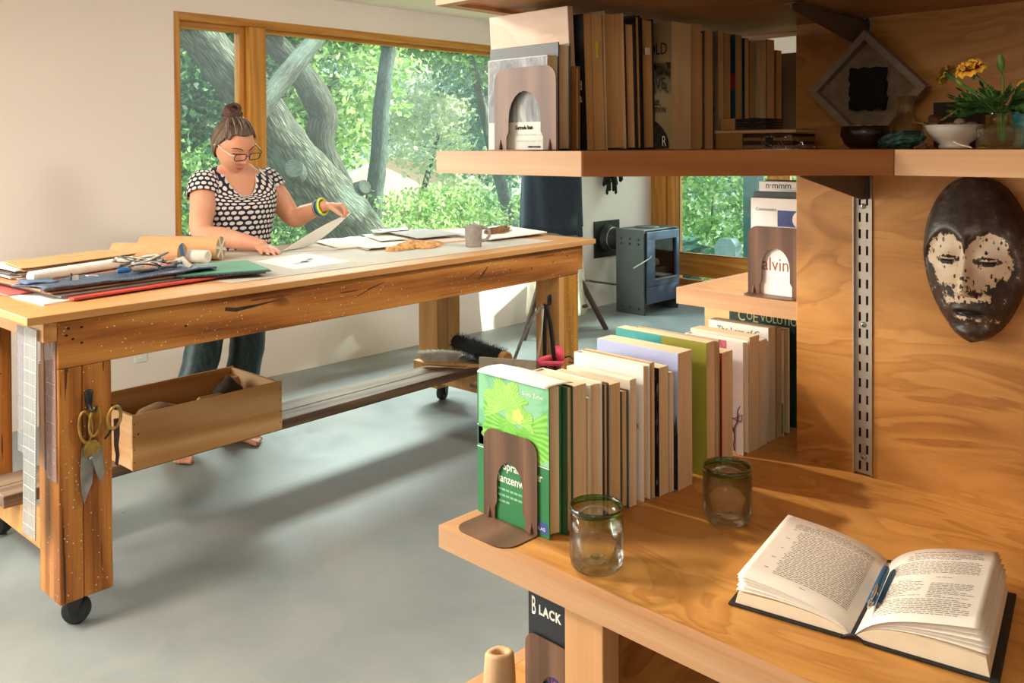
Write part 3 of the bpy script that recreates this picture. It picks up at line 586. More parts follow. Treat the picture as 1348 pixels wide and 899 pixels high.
# ------------------------------------------------------------------ books
PAGES = [pages('page_edges', '#e6cfae', '#b89870'), pages('page_edges_dark', '#dabf98', '#a58660'), pages('page_edges_light', '#eddcc2', '#c4a580'),
         pages('page_edges_warm_lit', '#d6aa74', '#a8804e'), pages('page_edges_brown', '#c89a62', '#8f6438'), pages('page_edges_cream', '#e0c092', '#b8925e')]  # last three: the middle shelf's orange light put into the page tone
_cov = {}
def cover(hexcol, rough=0.45):
    if (hexcol, rough) not in _cov: _cov[(hexcol, rough)] = plain('cover_' + str(len(_cov)), hexcol, rough, 0, 0.05, 14)
    return _cov[(hexcol, rough)]
def book(label, x0, x1, y0, y1, z0, z1, col, hard=True, pg=0, group=None, lean=0.0, name='book'):
    """standing book: spine at x0, fore-edge at x1, front cover faces the viewer (-y)"""
    t = thing(name, label, 'book', (x0, y0, z0), group=group)
    if lean: t.rotation_euler = (lean, 0, 0)
    w, d, h = x1 - x0, y1 - y0, z1 - z0; c = min(0.0026 if hard else 0.0009, d * 0.22); o = 0.003 if hard else 0.0
    MB().box(0, w, 0, c, 0, h).box(0, w, d - c, d, 0, h).box(0, c * 1.2, c, d - c, 0, h).build('cover', cover(col), t, 0.0005, True, seg=1)
    yo = c; yi = d - c; k = 8; xr = w - o
    prof = [(xr - (0.004 if hard else 0.0008) * math.sin(math.pi * i / k), yo + (yi - yo) * i / k) for i in range(k + 1)] + [(c * 1.3, yi), (c * 1.3, yo)]
    MB().prism(prof, o, h - o).build('page_block', PAGES[pg], t, 0, True)
    t['_dim'] = 0; del t['_dim']
    return t
def cprint(parent, x0, x1, z0, z1, y, mat, name='printed_panel', pts=None):
    """flat print on a cover: thin sheet in the parent's local frame, y = front plane"""
    mb = MB()
    if pts: mb.prism(pts, 0, 0.0002, 0, Matrix(((1, 0, 0, 0), (0, 0, -1, y), (0, 1, 0, 0), (0, 0, 0, 1))))
    else: mb.box(x0, x1, y - 0.0002, y, z0, z1)
    return mb.build(name, mat, parent, 0, True)
def ctext(parent, txt, size, mat, x, z, y=-0.0003, rot=0.0, **kw):
    M = Matrix(((math.cos(rot), -math.sin(rot), 0, x), (0, 0, -1, y), (math.sin(rot), math.cos(rot), 0, z), (0, 0, 0, 1)))
    me = text_mesh(txt, size, **kw); me.materials.clear(); me.materials.append(mat); me.transform(M); me.name = 'lettering'
    o = bpy.data.objects.new('lettering', me); COL.objects.link(o); o.parent = parent; return o
WHITEINK = plain('white_print', '#f4f0e4', 0.7, 0, 0.0)
ROW = 'books in the long row on the desk shelf'
z0 = DZ + 0.0004
# the green plant book in front, with its cover photograph of a pale green flowering plant
def leafcover(name):
    t = NT(name); v = t.coords('Object'); n = t.noise(v, 16, 4, 0.6, 1.5); vo = t.vor(v, 9)
    f = t.math('ADD', t.math('MULTIPLY', n, 0.6), t.math('MULTIPLY', vo.outputs['Distance'], 0.7))
    return t.fin(t.ramp(f, [(0.28, C('#1d5f3a')), (0.5, C('#4fa26a')), (0.72, C('#8cc79a'))]), 0.35, 0, 0.5)
def greenleaf(name, a, b, c):
    t = NT(name); v = t.coords('UV'); n = t.noise(t.coords('Object'), 30, 3)
    w = t.n('ShaderNodeTexWave', wave_type='BANDS', bands_direction='X'); t.l(v, w.inputs['Vector']); w.inputs['Scale'].default_value = 3.2; w.inputs['Distortion'].default_value = 1.5
    return t.fin(t.ramp(t.math('ADD', t.math('MULTIPLY', n, 0.6), t.math('MULTIPLY', w.outputs['Fac'], 0.3)), [(0.25, C(a)), (0.5, C(b)), (0.8, C(c))]), 0.4, 0, 0.4)
gb = book('thick green plant book with a leafy cover behind the front bookend', -1.098, -0.932, 1.036, 1.066, z0, 1.034, '#2d7a47', True, 0, ROW)
cprint(gb, 0.004, 0.166, 0.115, 0.243, 0.0, leafcover('plant_photo'), 'cover_photograph')
def lobed(cx, cz, R, n, a0, a1, dep=0.18, fr=7):
    pts = [(cx, cz)]
    for i in range(n + 1):
        a = a0 + (a1 - a0) * i / n; r = R * (1 - dep * abs(math.sin(fr * (a - a0) / (a1 - a0) * math.pi)) ** 3 + 0.035 * math.sin(i * 2.4)); pts.append((cx + r * math.cos(a), cz + r * math.sin(a) * 0.95))
    return pts
L1, L2, L3 = greenleaf('lime_leaf', '#5fae3c', '#86cc52', '#a6de74'), greenleaf('lime_leaf_pale', '#7cc04a', '#a2d868', '#c4ec94'), greenleaf('flower_yellow', '#b8cf52', '#d8e078', '#eef0a4')
def leafpanel(pts, mat, y):
    mb = MB(); ctr = pts[0]; n = len(pts)
    vs = [(p[0], y, p[1]) for p in pts]; fs = []; uv = []
    for i in range(1, n - 1): fs.append((0, i, i + 1)); uv.append(((i / n * 3, 0), (i / n * 3, 1), ((i + 1) / n * 3, 1)))
    mb.add(vs, fs, 0, False, uv); mb.build('printed_leaf', mat, gb, 0, True)
clampx = lambda pts: [(min(max(px_, 0.005), 0.1655), min(max(pz_, 0.116), 0.2425)) for px_, pz_ in pts]
leafpanel(clampx(lobed(0.092, 0.158, 0.083, 60, math.radians(150), math.radians(395), 0.14, 5)), L1, -0.0003)
leafpanel(clampx(lobed(0.070, 0.190, 0.055, 40, math.radians(20), math.radians(205), 0.22, 4)), L2, -0.0005)
leafpanel(clampx(lobed(0.100, 0.172, 0.036, 36, math.radians(-20), math.radians(200), 0.2, 4)), L2, -0.0007)
leafpanel(clampx(lobed(0.080, 0.170, 0.030, 36, math.radians(160), math.radians(340), 0.2, 4)), L1, -0.0008)
leafpanel(clampx(lobed(0.098, 0.184, 0.014, 22, 0, 2 * math.pi, 0.3, 5)), L3, -0.0010)
cprint(gb, 0.0, 0.166, 0.1125, 0.1140, 0.0, WHITEINK, 'white_rule'); cprint(gb, 0.0, 0.010, 0.150, 0.1515, 0.0, WHITEINK, 'white_rule')
ctext(gb, 'Svenja Zuther', 0.0085, WHITEINK, 0.108, 0.222, -0.0012)
ctext(gb, 'Die Sprache der', 0.0205, WHITEINK, 0.030, 0.088, width=0.90, bold=0.0002)
ctext(gb, 'Pflanzenwelt', 0.0205, WHITEINK, 0.037, 0.066, width=0.90, bold=0.0002)
for i, s in enumerate((0.052, 0.042, 0.032)):
    for j in range(7):
        if i == 2 and j > 2: break
        cprint(gb, 0.050 + j * 0.0095, 0.0575 + j * 0.0095, s, s + 0.0035, 0.0, plain('pale_green_print', '#8cc4a0', 0.7), 'small_print')
cprint(gb, 0.132, 0.1625, 0.006, 0.024, 0.0, plain('blue_label', '#43539c', 0.5), 'publisher_label'); ctext(gb, 'RLAG', 0.0075, WHITEINK, 0.139, 0.011, -0.0005)
cprint(gb, 0.002, 0.016, 0.118, 0.148, 0.0, plain('dark_photo', '#24402c', 0.5), 'spine_photo')
# folded sheet lying over the top of the green book
t = thing('folded_sheet', 'white folded sheet lying over the top of the green plant book', 'paper', (-1.0, 1.05, 1.035))
def sheetfn(u, v):
    x = -1.092 + 0.160 * u + 0.012 * v; y = 1.030 + 0.052 * v; z = 1.0362 + 0.0035 * math.sin(v * 2.6) * (1 - 0.5 * u) + 0.0012 * math.sin(u * 5)
    if v < 0.1: z = 1.0362 - 0.003 * (0.1 - v) * 10
    return (x, y, z)
MB().grid(sheetfn, 14, 8).build('sheet', MAT['paper'], t, 0, False, 0.0006)
# the other books of the row: (label, spine x, fore-edge x, y0, y1, top z, colour, hard, page tone)
rowdata = [
 ('thin book with a dark green edge behind the green plant book', -1.085, -0.922, 1.0675, 1.0835, 1.030, '#2f5a3c', True, 1),
 ('cream paperback with a pale top, third in the desk row', -1.080, -0.922, 1.0845, 1.1170, 1.028, '#d9d2c0', False, 0),
 ('low slim paperback wedged before the white hardcover', -1.060, -0.920, 1.1180, 1.1250, 1.003, '#c9b28e', False, 2),
 ('white hardcover with a raised spine corner, behind the low slim paperback', -1.058, -0.922, 1.128, 1.160, 1.022, '#e8e3da', True, 0),
 ('slim dark-edged booklet leaning after the white hardcover', -1.05, -0.921, 1.162, 1.176, 1.017, '#4a4036', True, 1),
 ('tan paperback with a broad page edge beside the first glass', -1.052, -0.919, 1.178, 1.205, 1.013, '#cdbb9c', False, 1),
 ('short dark-topped book sunk between the tan and white paperbacks', -1.045, -0.917, 1.206, 1.226, 0.996, '#5c5448', True, 1),
 ('cream paperback with a long white top, fronting the tall white hardcover', -1.060, -0.915, 1.228, 1.246, 1.012, '#dcd3c0', False, 2),
 ('tall white hardcover with cloth boards in the middle of the row', -1.071, -0.911, 1.262, 1.282, 1.031, '#e9e4dc', True, 0),
 ('thin kraft-coloured booklet behind the tall white hardcover', -1.066, -0.910, 1.284, 1.294, 1.033, '#b48b54', False, 1),
 ('black book with a white scratchy cover picture', -1.060, -0.905, 1.300, 1.330, 1.021, '#1c1a1c', False, 0),
 ('low cream booklet before the lavender book', -1.045, -0.902, 1.331, 1.342, 1.008, '#dcc7a2', False, 2),
 ('large lavender book with a dark grassy picture at its foot', -1.083, -0.895, 1.346, 1.392, 1.041, '#aeb6dc', False, 0),
 ('large teal and olive banded book', -1.108, -0.894, 1.440, 1.470, 1.045, '#8f8a2c', False, 0),
 ('slim pale book behind the teal and olive book', -1.09, -0.896, 1.472, 1.490, 1.043, '#b9a888', True, 1),
 ('short paperback with a red spine line, right of the olive book', -1.04, -0.897, 1.500, 1.540, 1.015, '#a8312c', False, 0),
 ('white and pink book with red branching lines on its cover', -1.040, -0.902, 1.590, 1.612, 1.020, '#e9e2da', True, 2),
 ('thick cream paperback with a dark stripe along its top', -1.043, -0.902, 1.616, 1.655, 1.026, '#d8cbb4', False, 0),
 ('plain cream book with a faint ring on its cover', -1.03, -0.903, 1.660, 1.690, 1.012, '#dccfb8', False, 2),
 ('tall white book with a printed title, near the end of the row', -1.050, -0.905, 1.700, 1.730, 1.032, '#f0ece6', False, 2),
 ('brown-edged book near the end of the desk row', -1.04, -0.904, 1.732, 1.756, 1.026, '#a07a4c', False, 1),
 ('last book of the row with a green foot and dark spotted edge', -1.02, -0.900, 1.758, 1.786, 1.020, '#d8cdb8', True, 1),
]
BK = [book(l, a, b, c, d, z0, e, col, h, pg, ROW) for (l, a, b, c, d, e, col, h, pg) in rowdata]
def noisepic(name, stops, scale=60, sx=1, sz=1, det=4, dist=1.5):
    t = NT(name); n = t.noise(t.coords('Object', (sx, 1, sz)), scale, det, 0.65, dist); return t.fin(t.ramp(n, stops), 0.45, 0, 0.4)
b = BK[10]; cprint(b, 0.012, 0.153, 0.012, 0.222, 0.0, noisepic('scratch_picture', [(0.55, C('#17151a')), (0.62, C('#7d7a7c')), (0.7, C('#d8d2c8'))], 45, 1, 0.5), 'cover_picture')
b = BK[12]
cprint(b, 0, 0, 0, 0, 0.0, noisepic('grass_picture', [(0.45, C('#191410')), (0.6, C('#352a22')), (0.72, C('#8b8378'))], 70, 1.6, 0.35), 'cover_picture',
       [(0.0, 0.001), (0.187, 0.001)] + [(0.187 - 0.187 * i / 60, 0.105 + 0.016 * math.sin(i * 0.5) + (0.03 if i % 2 else -0.006) * (0.4 + 0.6 * abs(math.sin(i * 1.3)))) for i in range(61)])
b = BK[13]; cprint(b, 0.0, 0.112, 0.0005, 0.254, 0.0, plain('teal_print', '#3f9a94', 0.45), 'teal_panel'); ctext(b, 'LES', 0.02, plain('olive_print', '#6a6620', 0.6), 0.150, 0.115, bold=0.0)
b = BK[16]; cprint(b, 0.002, 0.100, 0.002, 0.228, 0.0, noisepic('pink_pattern', [(0.4, C('#b54a5c')), (0.55, C('#c86878')), (0.7, C('#d98a94'))], 55), 'pink_panel')
mbr = MB(); RB = plain('dark_red_print', '#5a1c1c', 0.6)
rr = random.Random(5)
def vein(x, z, a, l, w, d):
    pts = [(x, -0.0003, z)]
    for i in range(5): a += rr.uniform(-0.45, 0.45); x += math.cos(a) * l / 5; z += math.sin(a) * l / 5; pts.append((min(max(x, 0.08), 0.135), -0.0003, min(max(z, 0.004), 0.13)))
    mbr.tube(pts, [w * (1 - 0.12 * i) for i in range(6)], 4, 0, True, None, False)
    if d:
        for _ in range(3): vein(pts[3][0], pts[3][2], a + rr.uniform(-1.1, 1.1), l * 0.75, w * 0.7, d - 1)
vein(0.105, 0.004, 1.6, 0.05, 0.0015, 2); vein(0.118, 0.006, 1.5, 0.06, 0.0015, 2); mbr.build('printed_branches', RB, b, 0, True)
b = BK[19]; ctext(b, 'The Lore of C', 0.0185, plain('grey_print', '#3c3936', 0.7), 0.022, 0.2185, width=0.95)
b = BK[21]; cprint(b, 0.09, 0.119, 0.004, 0.07, 0.0, plain('green_print', '#6f9a34', 0.5), 'green_panel')
b = BK[18]; mbr = MB().tube([(0.10 + 0.022 * math.cos(a), -0.0003, 0.10 + 0.026 * math.sin(a)) for a in [i * 0.35 - 1.8 for i in range(11)]], 0.0011, 4); mbr.build('printed_ring', plain('grey_ring', '#9a8f84', 0.7), b, 0, True)
b = BK[8]; ctext(b, 'SE', 0.012, plain('brown_print', '#4a3a2a', 0.7), 0.139, 0.128)
# large dark green quarterly behind the row's end
cb = book('large dark green magazine standing behind the end of the desk row', -1.072, -0.79, 1.826, 1.846, z0, 1.056, '#12301f', False, 2)
YEL = plain('pale_yellow_print', '#d8cf8e', 0.6)
ctext(cb, 'C', 0.036, YEL, 0.022, 0.222, width=0.8); ctext(cb, 'O', 0.024, YEL, 0.045, 0.2265, width=0.8); ctext(cb, 'E', 0.036, YEL, 0.060, 0.222, width=0.85); ctext(cb, 'VOLUTION', 0.0275, YEL, 0.080, 0.226, width=0.76)
ctext(cb, 'Quarterly', 0.013, plain('cyan_print', '#3f93a8', 0.6), 0.118, 0.211, width=0.9)
t = thing('tan_card', 'tan card with a slanted edge standing left of the dark green magazine', 'card', (-1.15, 1.87, z0))
MB().prism([(-1.165, z0), (-1.068, z0), (-1.075, 1.045), (-1.165, 1.05)], 0, 0.003, 0, Matrix(((1, 0, 0, 0), (0, 0, -1, 1.872), (0, 1, 0, 0), (0, 0, 0, 1)))).build('card', plain('tan_board', '#c9a878', 0.8), t)

# ------------------------------------------------------------------ bookends of walnut veneer
WALNUT = wood('walnut_veneer', '#4d3626', '#6b4e3b', '#866650', (1, 1, 0.05), 34, 0.4, band=0.7, bump=0.03)
WALNUTF = wood('walnut_veneer_foot', '#4d3626', '#6b4e3b', '#866650', (0.6, 0.06, 1), 34, 0.4, band=0.7, bump=0.03)
def bookend(label, x, y, z, w, h, foot=0.075, legw=0.027):
    t = thing('bookend', label, 'bookend', (x, y, z), group=None); r = 0.022
    out = [(0, 0)] + [(0, h - r)] + [(r - r * math.cos(a), h - r + r * math.sin(a)) for a in [i * math.pi / 12 for i in range(1, 7)]]
    out += [(w - r + r * math.sin(a), h - r + r * math.cos(a)) for a in [i * math.pi / 12 for i in range(0, 7)]] + [(w, 0)]
    iw = w / 2 - legw; ch = h * 0.55
    inn = [(w - legw, 0), (w - legw, 0.022), (w - legw - 0.005, 0.030), (w - legw - 0.005, ch - iw * 0.6)]
    inn += [(w / 2 + (iw - 0.005) * math.cos(a), ch - iw * 0.6 + iw * 1.15 * math.sin(a)) for a in [i * math.pi / 10 for i in range(1, 10)]]
    inn += [(legw + 0.005, ch - iw * 0.6), (legw + 0.005, 0.030), (legw, 0.022), (legw, 0)]
    P = out + inn; T_ = 0.0016; Mx = Matrix(((1, 0, 0, 0), (0, 0, -1, 0), (0, 1, 0, 0), (0, 0, 0, 1)))
    MB().prism(P, 0, T_, 0, Mx).build('upright_plate', WALNUT, t, 0, True)
    ft = [(0, 0), (w, 0), (w, -foot + 0.028)] + [(w - 0.028 + 0.028 * math.cos(a), -foot + 0.028 - 0.028 * math.sin(a)) for a in [i * math.pi / 12 for i in range(1, 7)]] + [(0.028 - 0.028 * math.sin(a), -foot + 0.028 - 0.028 * math.cos(a)) for a in [i * math.pi / 12 for i in range(0, 7)]]
    MB().prism(ft, 0.0002, 0.0016).build('foot_plate', WALNUTF, t, 0, True)
    for k in (legw * 0.5, w - legw * 0.5):
        mb = MB(); mb.loft([[(k + 0.0045, -0.0015, 0.0016), (k, -0.0075, 0.0016), (k - 0.0045, -0.0015, 0.0016)], [(k + 0.004, -0.0016, 0.008), (k, -0.0055, 0.008), (k - 0.004, -0.0016, 0.008)], [(k + 0.0015, -0.0016, 0.018), (k, -0.0022, 0.018), (k - 0.0015, -0.0016, 0.018)]], 0, True)
        mb.build('stiffening_rib', WALNUT, t, 0, True)
    return t
bookend('walnut-grained bookend holding the green plant book', -1.079, 1.0338, DZ + 0.0002, 0.124, 0.152)
bookend('walnut-grained bookend holding the grey photo book on the middle shelf', -1.012, 0.998, 1.4123, 0.133, 0.131, 0.035)
bookend('walnut-grained bookend against the white novel on the small back shelf', -0.955, 1.706, 1.1013, 0.128, 0.145, 0.04)
bookend('walnut-grained bookend in front of the black book below the desk', -0.948, 0.997, 0.5003, 0.122, 0.158, 0.045)

# ------------------------------------------------------------------ middle shelf row
ROW2 = 'books in the row on the middle shelf'; zm = 1.4124
b = book('photo book with a grey misty cover and a white title band behind the bookend', -1.036, -0.905, 1.006, 1.030, zm, 1.560, '#b9bab8', False, 1, ROW2)
cprint(b, 0.002, 0.129, 0.045, 0.146, 0.0, noisepic('misty_photo', [(0.3, C('#4a4f54')), (0.5, C('#777b7e')), (0.7, C('#b4b4b0'))], 26, 2.2, 0.6), 'cover_photograph')
cprint(b, 0.002, 0.129, 0.002, 0.045, 0.0, plain('title_band', '#d8d6ce', 0.6), 'title_band'); ctext(b, 'Gertrude Stein', 0.0088, MAT['ink'], 0.062, 0.0335, -0.0005, width=0.72, bold=0.0003)
for k in range(2):
    for j in range(4): cprint(b, 0.066 + j * 0.014, 0.078 + j * 0.014, 0.0235 - 0.010 * k, 0.0262 - 0.010 * k, -0.0002, plain('pale_teal_print', '#b4c8bc', 0.7), 'small_print')
ctext(b, 'GREEN INTEGER', 0.0042, MAT['ink'], 0.090, 0.0045, -0.0005, width=0.85, bold=0.0001)
b2 = book('dark grey book standing taller behind the grey photo book', -1.058, -0.905, 1.032, 1.062, zm, 1.582, '#4c5356', True, 1, ROW2); cprint(b2, 0.004, 0.148, 0.118, 0.150, 0.0, plain('charcoal_print', '#2c3234', 0.5), 'charcoal_panel')
b3 = book('old brown book with a ragged speckled edge beside the bookend', -1.04, -0.896, 1.063, 1.074, zm, 1.546, '#8a5a24', True, 1, ROW2)
t = thing('leaning_board', 'bare pale plywood board leaning among the books, tall as the shelf', 'board', (-1.098, 1.0835, zm), rot=(math.radians(3.4), 0, 0))
MB().box(0, 0.180, 0, 0.013, 0.0006, 0.232).build('board', plywood('pale_birch_board', '#c8a488', '#d8b8a0', '#e6ccb8'), t, 0.001, True)
mid = [  # label, spine x, fore-edge x, y0, y1, top, colour, hard, tone, lean
 ('slim black leaning book with white letters on its cover', -1.06, -0.903, 1.0995, 1.118, 1.632, '#14171a', False, 1, 2.4),
 ('leaning paperback with a yellow sticky flag', -1.06, -0.903, 1.1195, 1.1465, 1.634, '#c89a5c', False, 0, 2.3),
 ('thick leaning pale book with a cream cover', -1.07, -0.903, 1.1505, 1.205, 1.642, '#d8bf96', True, 0, 2.0),
 ('slim dark-covered book lower than its neighbours', -1.06, -0.904, 1.2085, 1.236, 1.630, '#33221a', True, 0, 1.8),
 ('tall black hardcover with its cover rising above the next book', -1.07, -0.905, 1.2385, 1.254, 1.645, '#100f10', True, 1, 1.6),
 ('paperback with a black back cover and a paper tab', -1.07, -0.905, 1.2565, 1.292, 1.642, '#15110f', True, 1, 1.3),
 ('tan book with large dark capitals and a seed picture on its cover', -1.055, -0.884, 1.312, 1.374, 1.640, '#a8906a', False, 2, 0),
 ('plain thick tan paperback right of the book with capitals', -1.05, -0.890, 1.376, 1.418, 1.643, '#b98a50', False, 0, 0),
 ('lower brown-topped book after the thick tan paperback', -1.05, -0.897, 1.420, 1.440, 1.634, '#6e3c24', True, 0, 0),
 ('brown paperback in the middle of the upper row', -1.05, -0.897, 1.442, 1.470, 1.636, '#a8804e', False, 0, 0),
 ('grey-brown book with tiny letters low on its cover', -1.06, -0.899, 1.492, 1.512, 1.641, '#7d6c5c', False, 0, 0),
 ('thin rust-coloured book beside the grey-brown one', -1.05, -0.900, 1.514, 1.540, 1.639, '#8d5a2c', False, 1, 0),
 ('blue book with a red square on its cover', -1.06, -0.902, 1.562, 1.588, 1.640, '#1d4a5e', False, 1, 0),
 ('dark blue book right of the red square', -1.05, -0.903, 1.600, 1.618, 1.636, '#223846', False, 0, 0),
 ('narrow tan book with a grey panel', -1.05, -0.904, 1.622, 1.640, 1.632, '#6f5a46', False, 1, 0),
 ('black-topped cream book showing one large letter', -1.06, -0.905, 1.652, 1.692, 1.641, '#c8b48a', True, 2, 0),
 ('black-backed book in the dark end of the upper row', -1.06, -0.905, 1.694, 1.728, 1.642, '#14110f', False, 0, 0),
 ('small worn book in the dark end of the upper row', -1.04, -0.906, 1.738, 1.762, 1.622, '#a0855c', False, 1, 0),
 ('last pale book of the upper row beside the plywood wall', -1.04, -0.87, 1.780, 1.815, 1.618, '#8a7a62', False, 1, 0)]
MK = [book(l, a, b_, c, d, zm, e, col, h, pg + 3, ROW2, math.radians(ln)) for (l, a, b_, c, d, e, col, h, pg, ln) in mid]
ctext(MK[0], 'd', 0.022, WHITEINK, 0.140, 0.098); ctext(MK[0], 'a', 0.022, WHITEINK, 0.140, 0.078, bold=0.0006)
fl = MB().box(0.1575, 0.163, 0.008, 0.0098, 0.150, 0.176).build('sticky_flag', plain('yellow_flag', '#c8c23a', 0.6), MK[1], 0, True)
fl = MB().box(0.1655, 0.168, 0.008, 0.020, 0.166, 0.178).build('paper_tab', MAT['paper'], MK[5], 0, True)
b = MK[6]; DK = plain('dark_brown_print', '#2a1c12', 0.7)
ctext(b, 'OLD', 0.030, DK, 0.120, 0.170, width=0.68); ctext(b, 'IVE', 0.030, DK, 0.130, 0.108, width=0.72, ); ctext(b, 'ENT,', 0.0145, DK, 0.126, 0.079, width=0.7); ctext(b, 'RIPTION', 0.0145, DK, 0.1245, 0.066, width=0.62); ctext(b, 'R', 0.026, WHITEINK, 0.150, 0.006, -0.0006, width=0.6)
cprint(b, 0.09, 0.169, 0.100, 0.155, 0.0, noisepic('seed_photo', [(0.35, C('#191c12')), (0.5, C('#5a5236')), (0.7, C('#a8946c'))], 30, 1, 1, 2), 'cover_photograph')
cprint(b, 0, 0, 0, 0, 0.0, noisepic('dark_seed_head', [(0.45, C('#17120e')), (0.6, C('#3a2c20')), (0.75, C('#9c8c74'))], 90, 1, 1), 'seed_head', [(0.02, 0.001), (0.165, 0.001)] + [(0.09 + 0.075 * math.cos(a), 0.005 + 0.058 * math.sin(a)) for a in [i * math.pi / 16 for i in range(17)]])
ctext(MK[10], 'L9', 0.014, DK, 0.142, 0.070, width=0.8)
b = MK[12]; cprint(b, 0.10, 0.157, 0.118, 0.150, 0.0, plain('red_square', '#a3262a', 0.5), 'red_square')
cprint(MK[14], 0.09, 0.145, 0.002, 0.14, 0.0, plain('grey_panel', '#5a4a40', 0.6), 'grey_panel')
ctext(MK[15], 'S', 0.034, DK, 0.136, 0.170, width=0.9)
# flat stacks and a small box in front of the row's far end
t = thing('boxed_pads', 'small stack of dark striped booklets with a tan end, on the flat book', 'booklets', (-0.895, 1.50, 1.4485))
MB().box(-0.893, -0.862, 1.49, 1.56, 1.4485, 1.470).build('tan_end', cover('#b48a54'), t, 0.0008)
for k in range(4): MB().box(-0.861, -0.800, 1.492, 1.558, 1.449 + k * 0.0053, 1.4532 + k * 0.0053).build('booklet', cover('#2a2320' if k % 2 else '#3c322a'), t)
MB().box(-0.832, -0.820, 1.4905, 1.5592, 1.4488, 1.4702).build('dark_band', MAT['black'], t)
t = thing('flat_book', 'wide thin tan book lying flat under the striped booklets', 'book', (-0.9, 1.47, 1.441))
MB().box(-0.905, -0.735, 1.485, 1.58, 1.4412, 1.4425).box(-0.905, -0.735, 1.485, 1.58, 1.4468, 1.448).build('cover', cover('#a9804e'), t)
MB().box(-0.903, -0.737, 1.487, 1.578, 1.4425, 1.4468).build('page_block', PAGES[1], t)
t = thing('card_box', 'flat tan box with a striped lower half lying on the middle shelf', 'box', (-0.9, 1.48, 1.4124))
MB().box(-0.898, -0.842, 1.482, 1.575, 1.4124, 1.441).build('box_end', cover('#a87a42'), t, 0.0008)
for k in range(4): MB().box(-0.841, -0.742, 1.484, 1.573, 1.413 + k * 0.007, 1.4188 + k * 0.007).build('booklet', cover('#3a241c' if k % 2 else '#8f6a3c'), t)
MB().box(-0.795, -0.780, 1.4825, 1.5745, 1.4128, 1.4408).build('dark_band', MAT['black'], t)
t = thing('eyeglasses', 'folded clear eyeglasses lying before the flat tan box', 'eyeglasses', (-0.72, 1.40, 1.4124)); CLEAR = real_glass('clear_plastic', (0.95, 0.9, 0.82, 1))
for k in (-0.742, -0.704):
    MB().tube([(k + 0.017 * math.cos(a), 1.40 - 0.004 * math.sin(a), 1.4245 + 0.0105 * math.sin(a)) for a in [i * math.pi / 8 for i in range(17)]], 0.0016, 6).build('lens_rim', CLEAR, t)
MB().tube([(-0.760, 1.402, 1.427), (-0.74, 1.41, 1.4155), (-0.66, 1.44, 1.4155)], 0.0014, 6).build('temple', CLEAR, t)
MB().tube([(-0.686, 1.402, 1.427), (-0.69, 1.42, 1.4185), (-0.76, 1.45, 1.4165)], 0.0014, 6).build('temple', CLEAR, t)

# ------------------------------------------------------------------ small back shelf: the white novel and its neighbours
zs = 1.1014; ROW3 = 'books on the small back shelf'
b = book('white novel with a blue moon picture and brown letters on its cover', -0.952, -0.826, 1.712, 1.735, zs, 1.306, '#f1ebe6', False, 2, ROW3)
cprint(b, 0.062, 0.126, 0.146, 0.180, 0.0, noisepic('night_blue', [(0.35, C('#2b3570')), (0.6, C('#3f4c8c')), (0.75, C('#5c68a8'))], 30), 'night_picture')
cprint(b, 0, 0, 0, 0, -0.0003, plain('moon_print', '#f4e6dc', 0.6), 'printed_moon', [(0.113 + 0.0175 * math.cos(a), 0.162 + 0.0185 * math.sin(a)) for a in [i * math.pi / 12 for i in range(24)] if math.cos(a) < 0.75])
cprint(b, 0.066, 0.084, 0.100, 0.122, 0.0, plain('tan_print', '#b58a5c', 0.6), 'tan_picture')
ctext(b, 'Cosmicomics', 0.0095, plain('grey_title', '#55504e', 0.7), 0.012, 0.178, width=0.92); ctext(b, 'Calvino', 0.040, plain('brown_title', '#a0604a', 0.7), 0.002, 0.052, width=0.86)
b = book('dark grey hardcover behind the white novel', -0.960, -0.826, 1.737, 1.757, zs, 1.318, '#3f4348', True, 2, ROW3)
b = book('white book with a curved black line of letters on its top edge', -0.975, -0.826, 1.790, 1.812, zs, 1.338, '#ece4dc', False, 2, ROW3); ctext(b, 'n·mmm', 0.02, MAT['ink'], 0.016, 0.222)
b = book('dark brown book farthest back on the small shelf', -0.982, -0.826, 1.830, 1.850, zs, 1.340, '#4a3a34', True, 1, ROW3)
t = thing('yellow_tassel', 'yellow ribbon tassel at the foot of the white novel', 'tassel', (-0.962, 1.72, zs))
for k, (dx, dz) in enumerate(((-0.012, 0.006), (-0.008, 0.012), (-0.004, 0.045))): MB().tube([(-0.954, 1.742, zs + dz + 0.006), (-0.958 + dx * 0.6, 1.735, zs + dz + 0.004), (-0.954 + dx, 1.728, zs + dz)], 0.0035, 6).build('ribbon_end', plain('yellow_ribbon', '#dba43c', 0.7), t)
# ------------------------------------------------------------------ below the desk
b = book('black book with pale capitals and a violet cover picture below the desk', -0.945, -0.851, 1.000, 1.030, 0.5004, 0.724, '#23262a', True, 1)
WI = WHITEINK; ctext(b, 'B', 0.040, WI, 0.007, 0.186, width=0.42, bold=0.0004); ctext(b, 'LACK', 0.0205, WI, 0.0225, 0.1900, width=0.80, bold=0.0007, spacing=1.16)
cprint(b, 0.040, 0.093, 0.002, 0.125, 0.0, plain('violet_print', '#3d2f8c', 0.45), 'violet_panel'); ctext(b, 'on Levin L', 0.014, plain('orange_print', '#d08a50', 0.6), 0.034, 0.092, -0.0006, rot=-0.04, width=0.75)
cprint(b, 0, 0, 0, 0, -0.0003, plain('charcoal_leaf', '#2a2a30', 0.5), 'dark_shape', [(0.040, 0.125), (0.064, 0.125), (0.066, 0.112), (0.058, 0.108), (0.062, 0.104), (0.040, 0.100)])
cprint(b, 0.046, 0.070, 0.070, 0.073, -0.0003, WI, 'printed_bar'); cprint(b, 0.046, 0.049, 0.045, 0.070, -0.0003, WI, 'printed_bar')
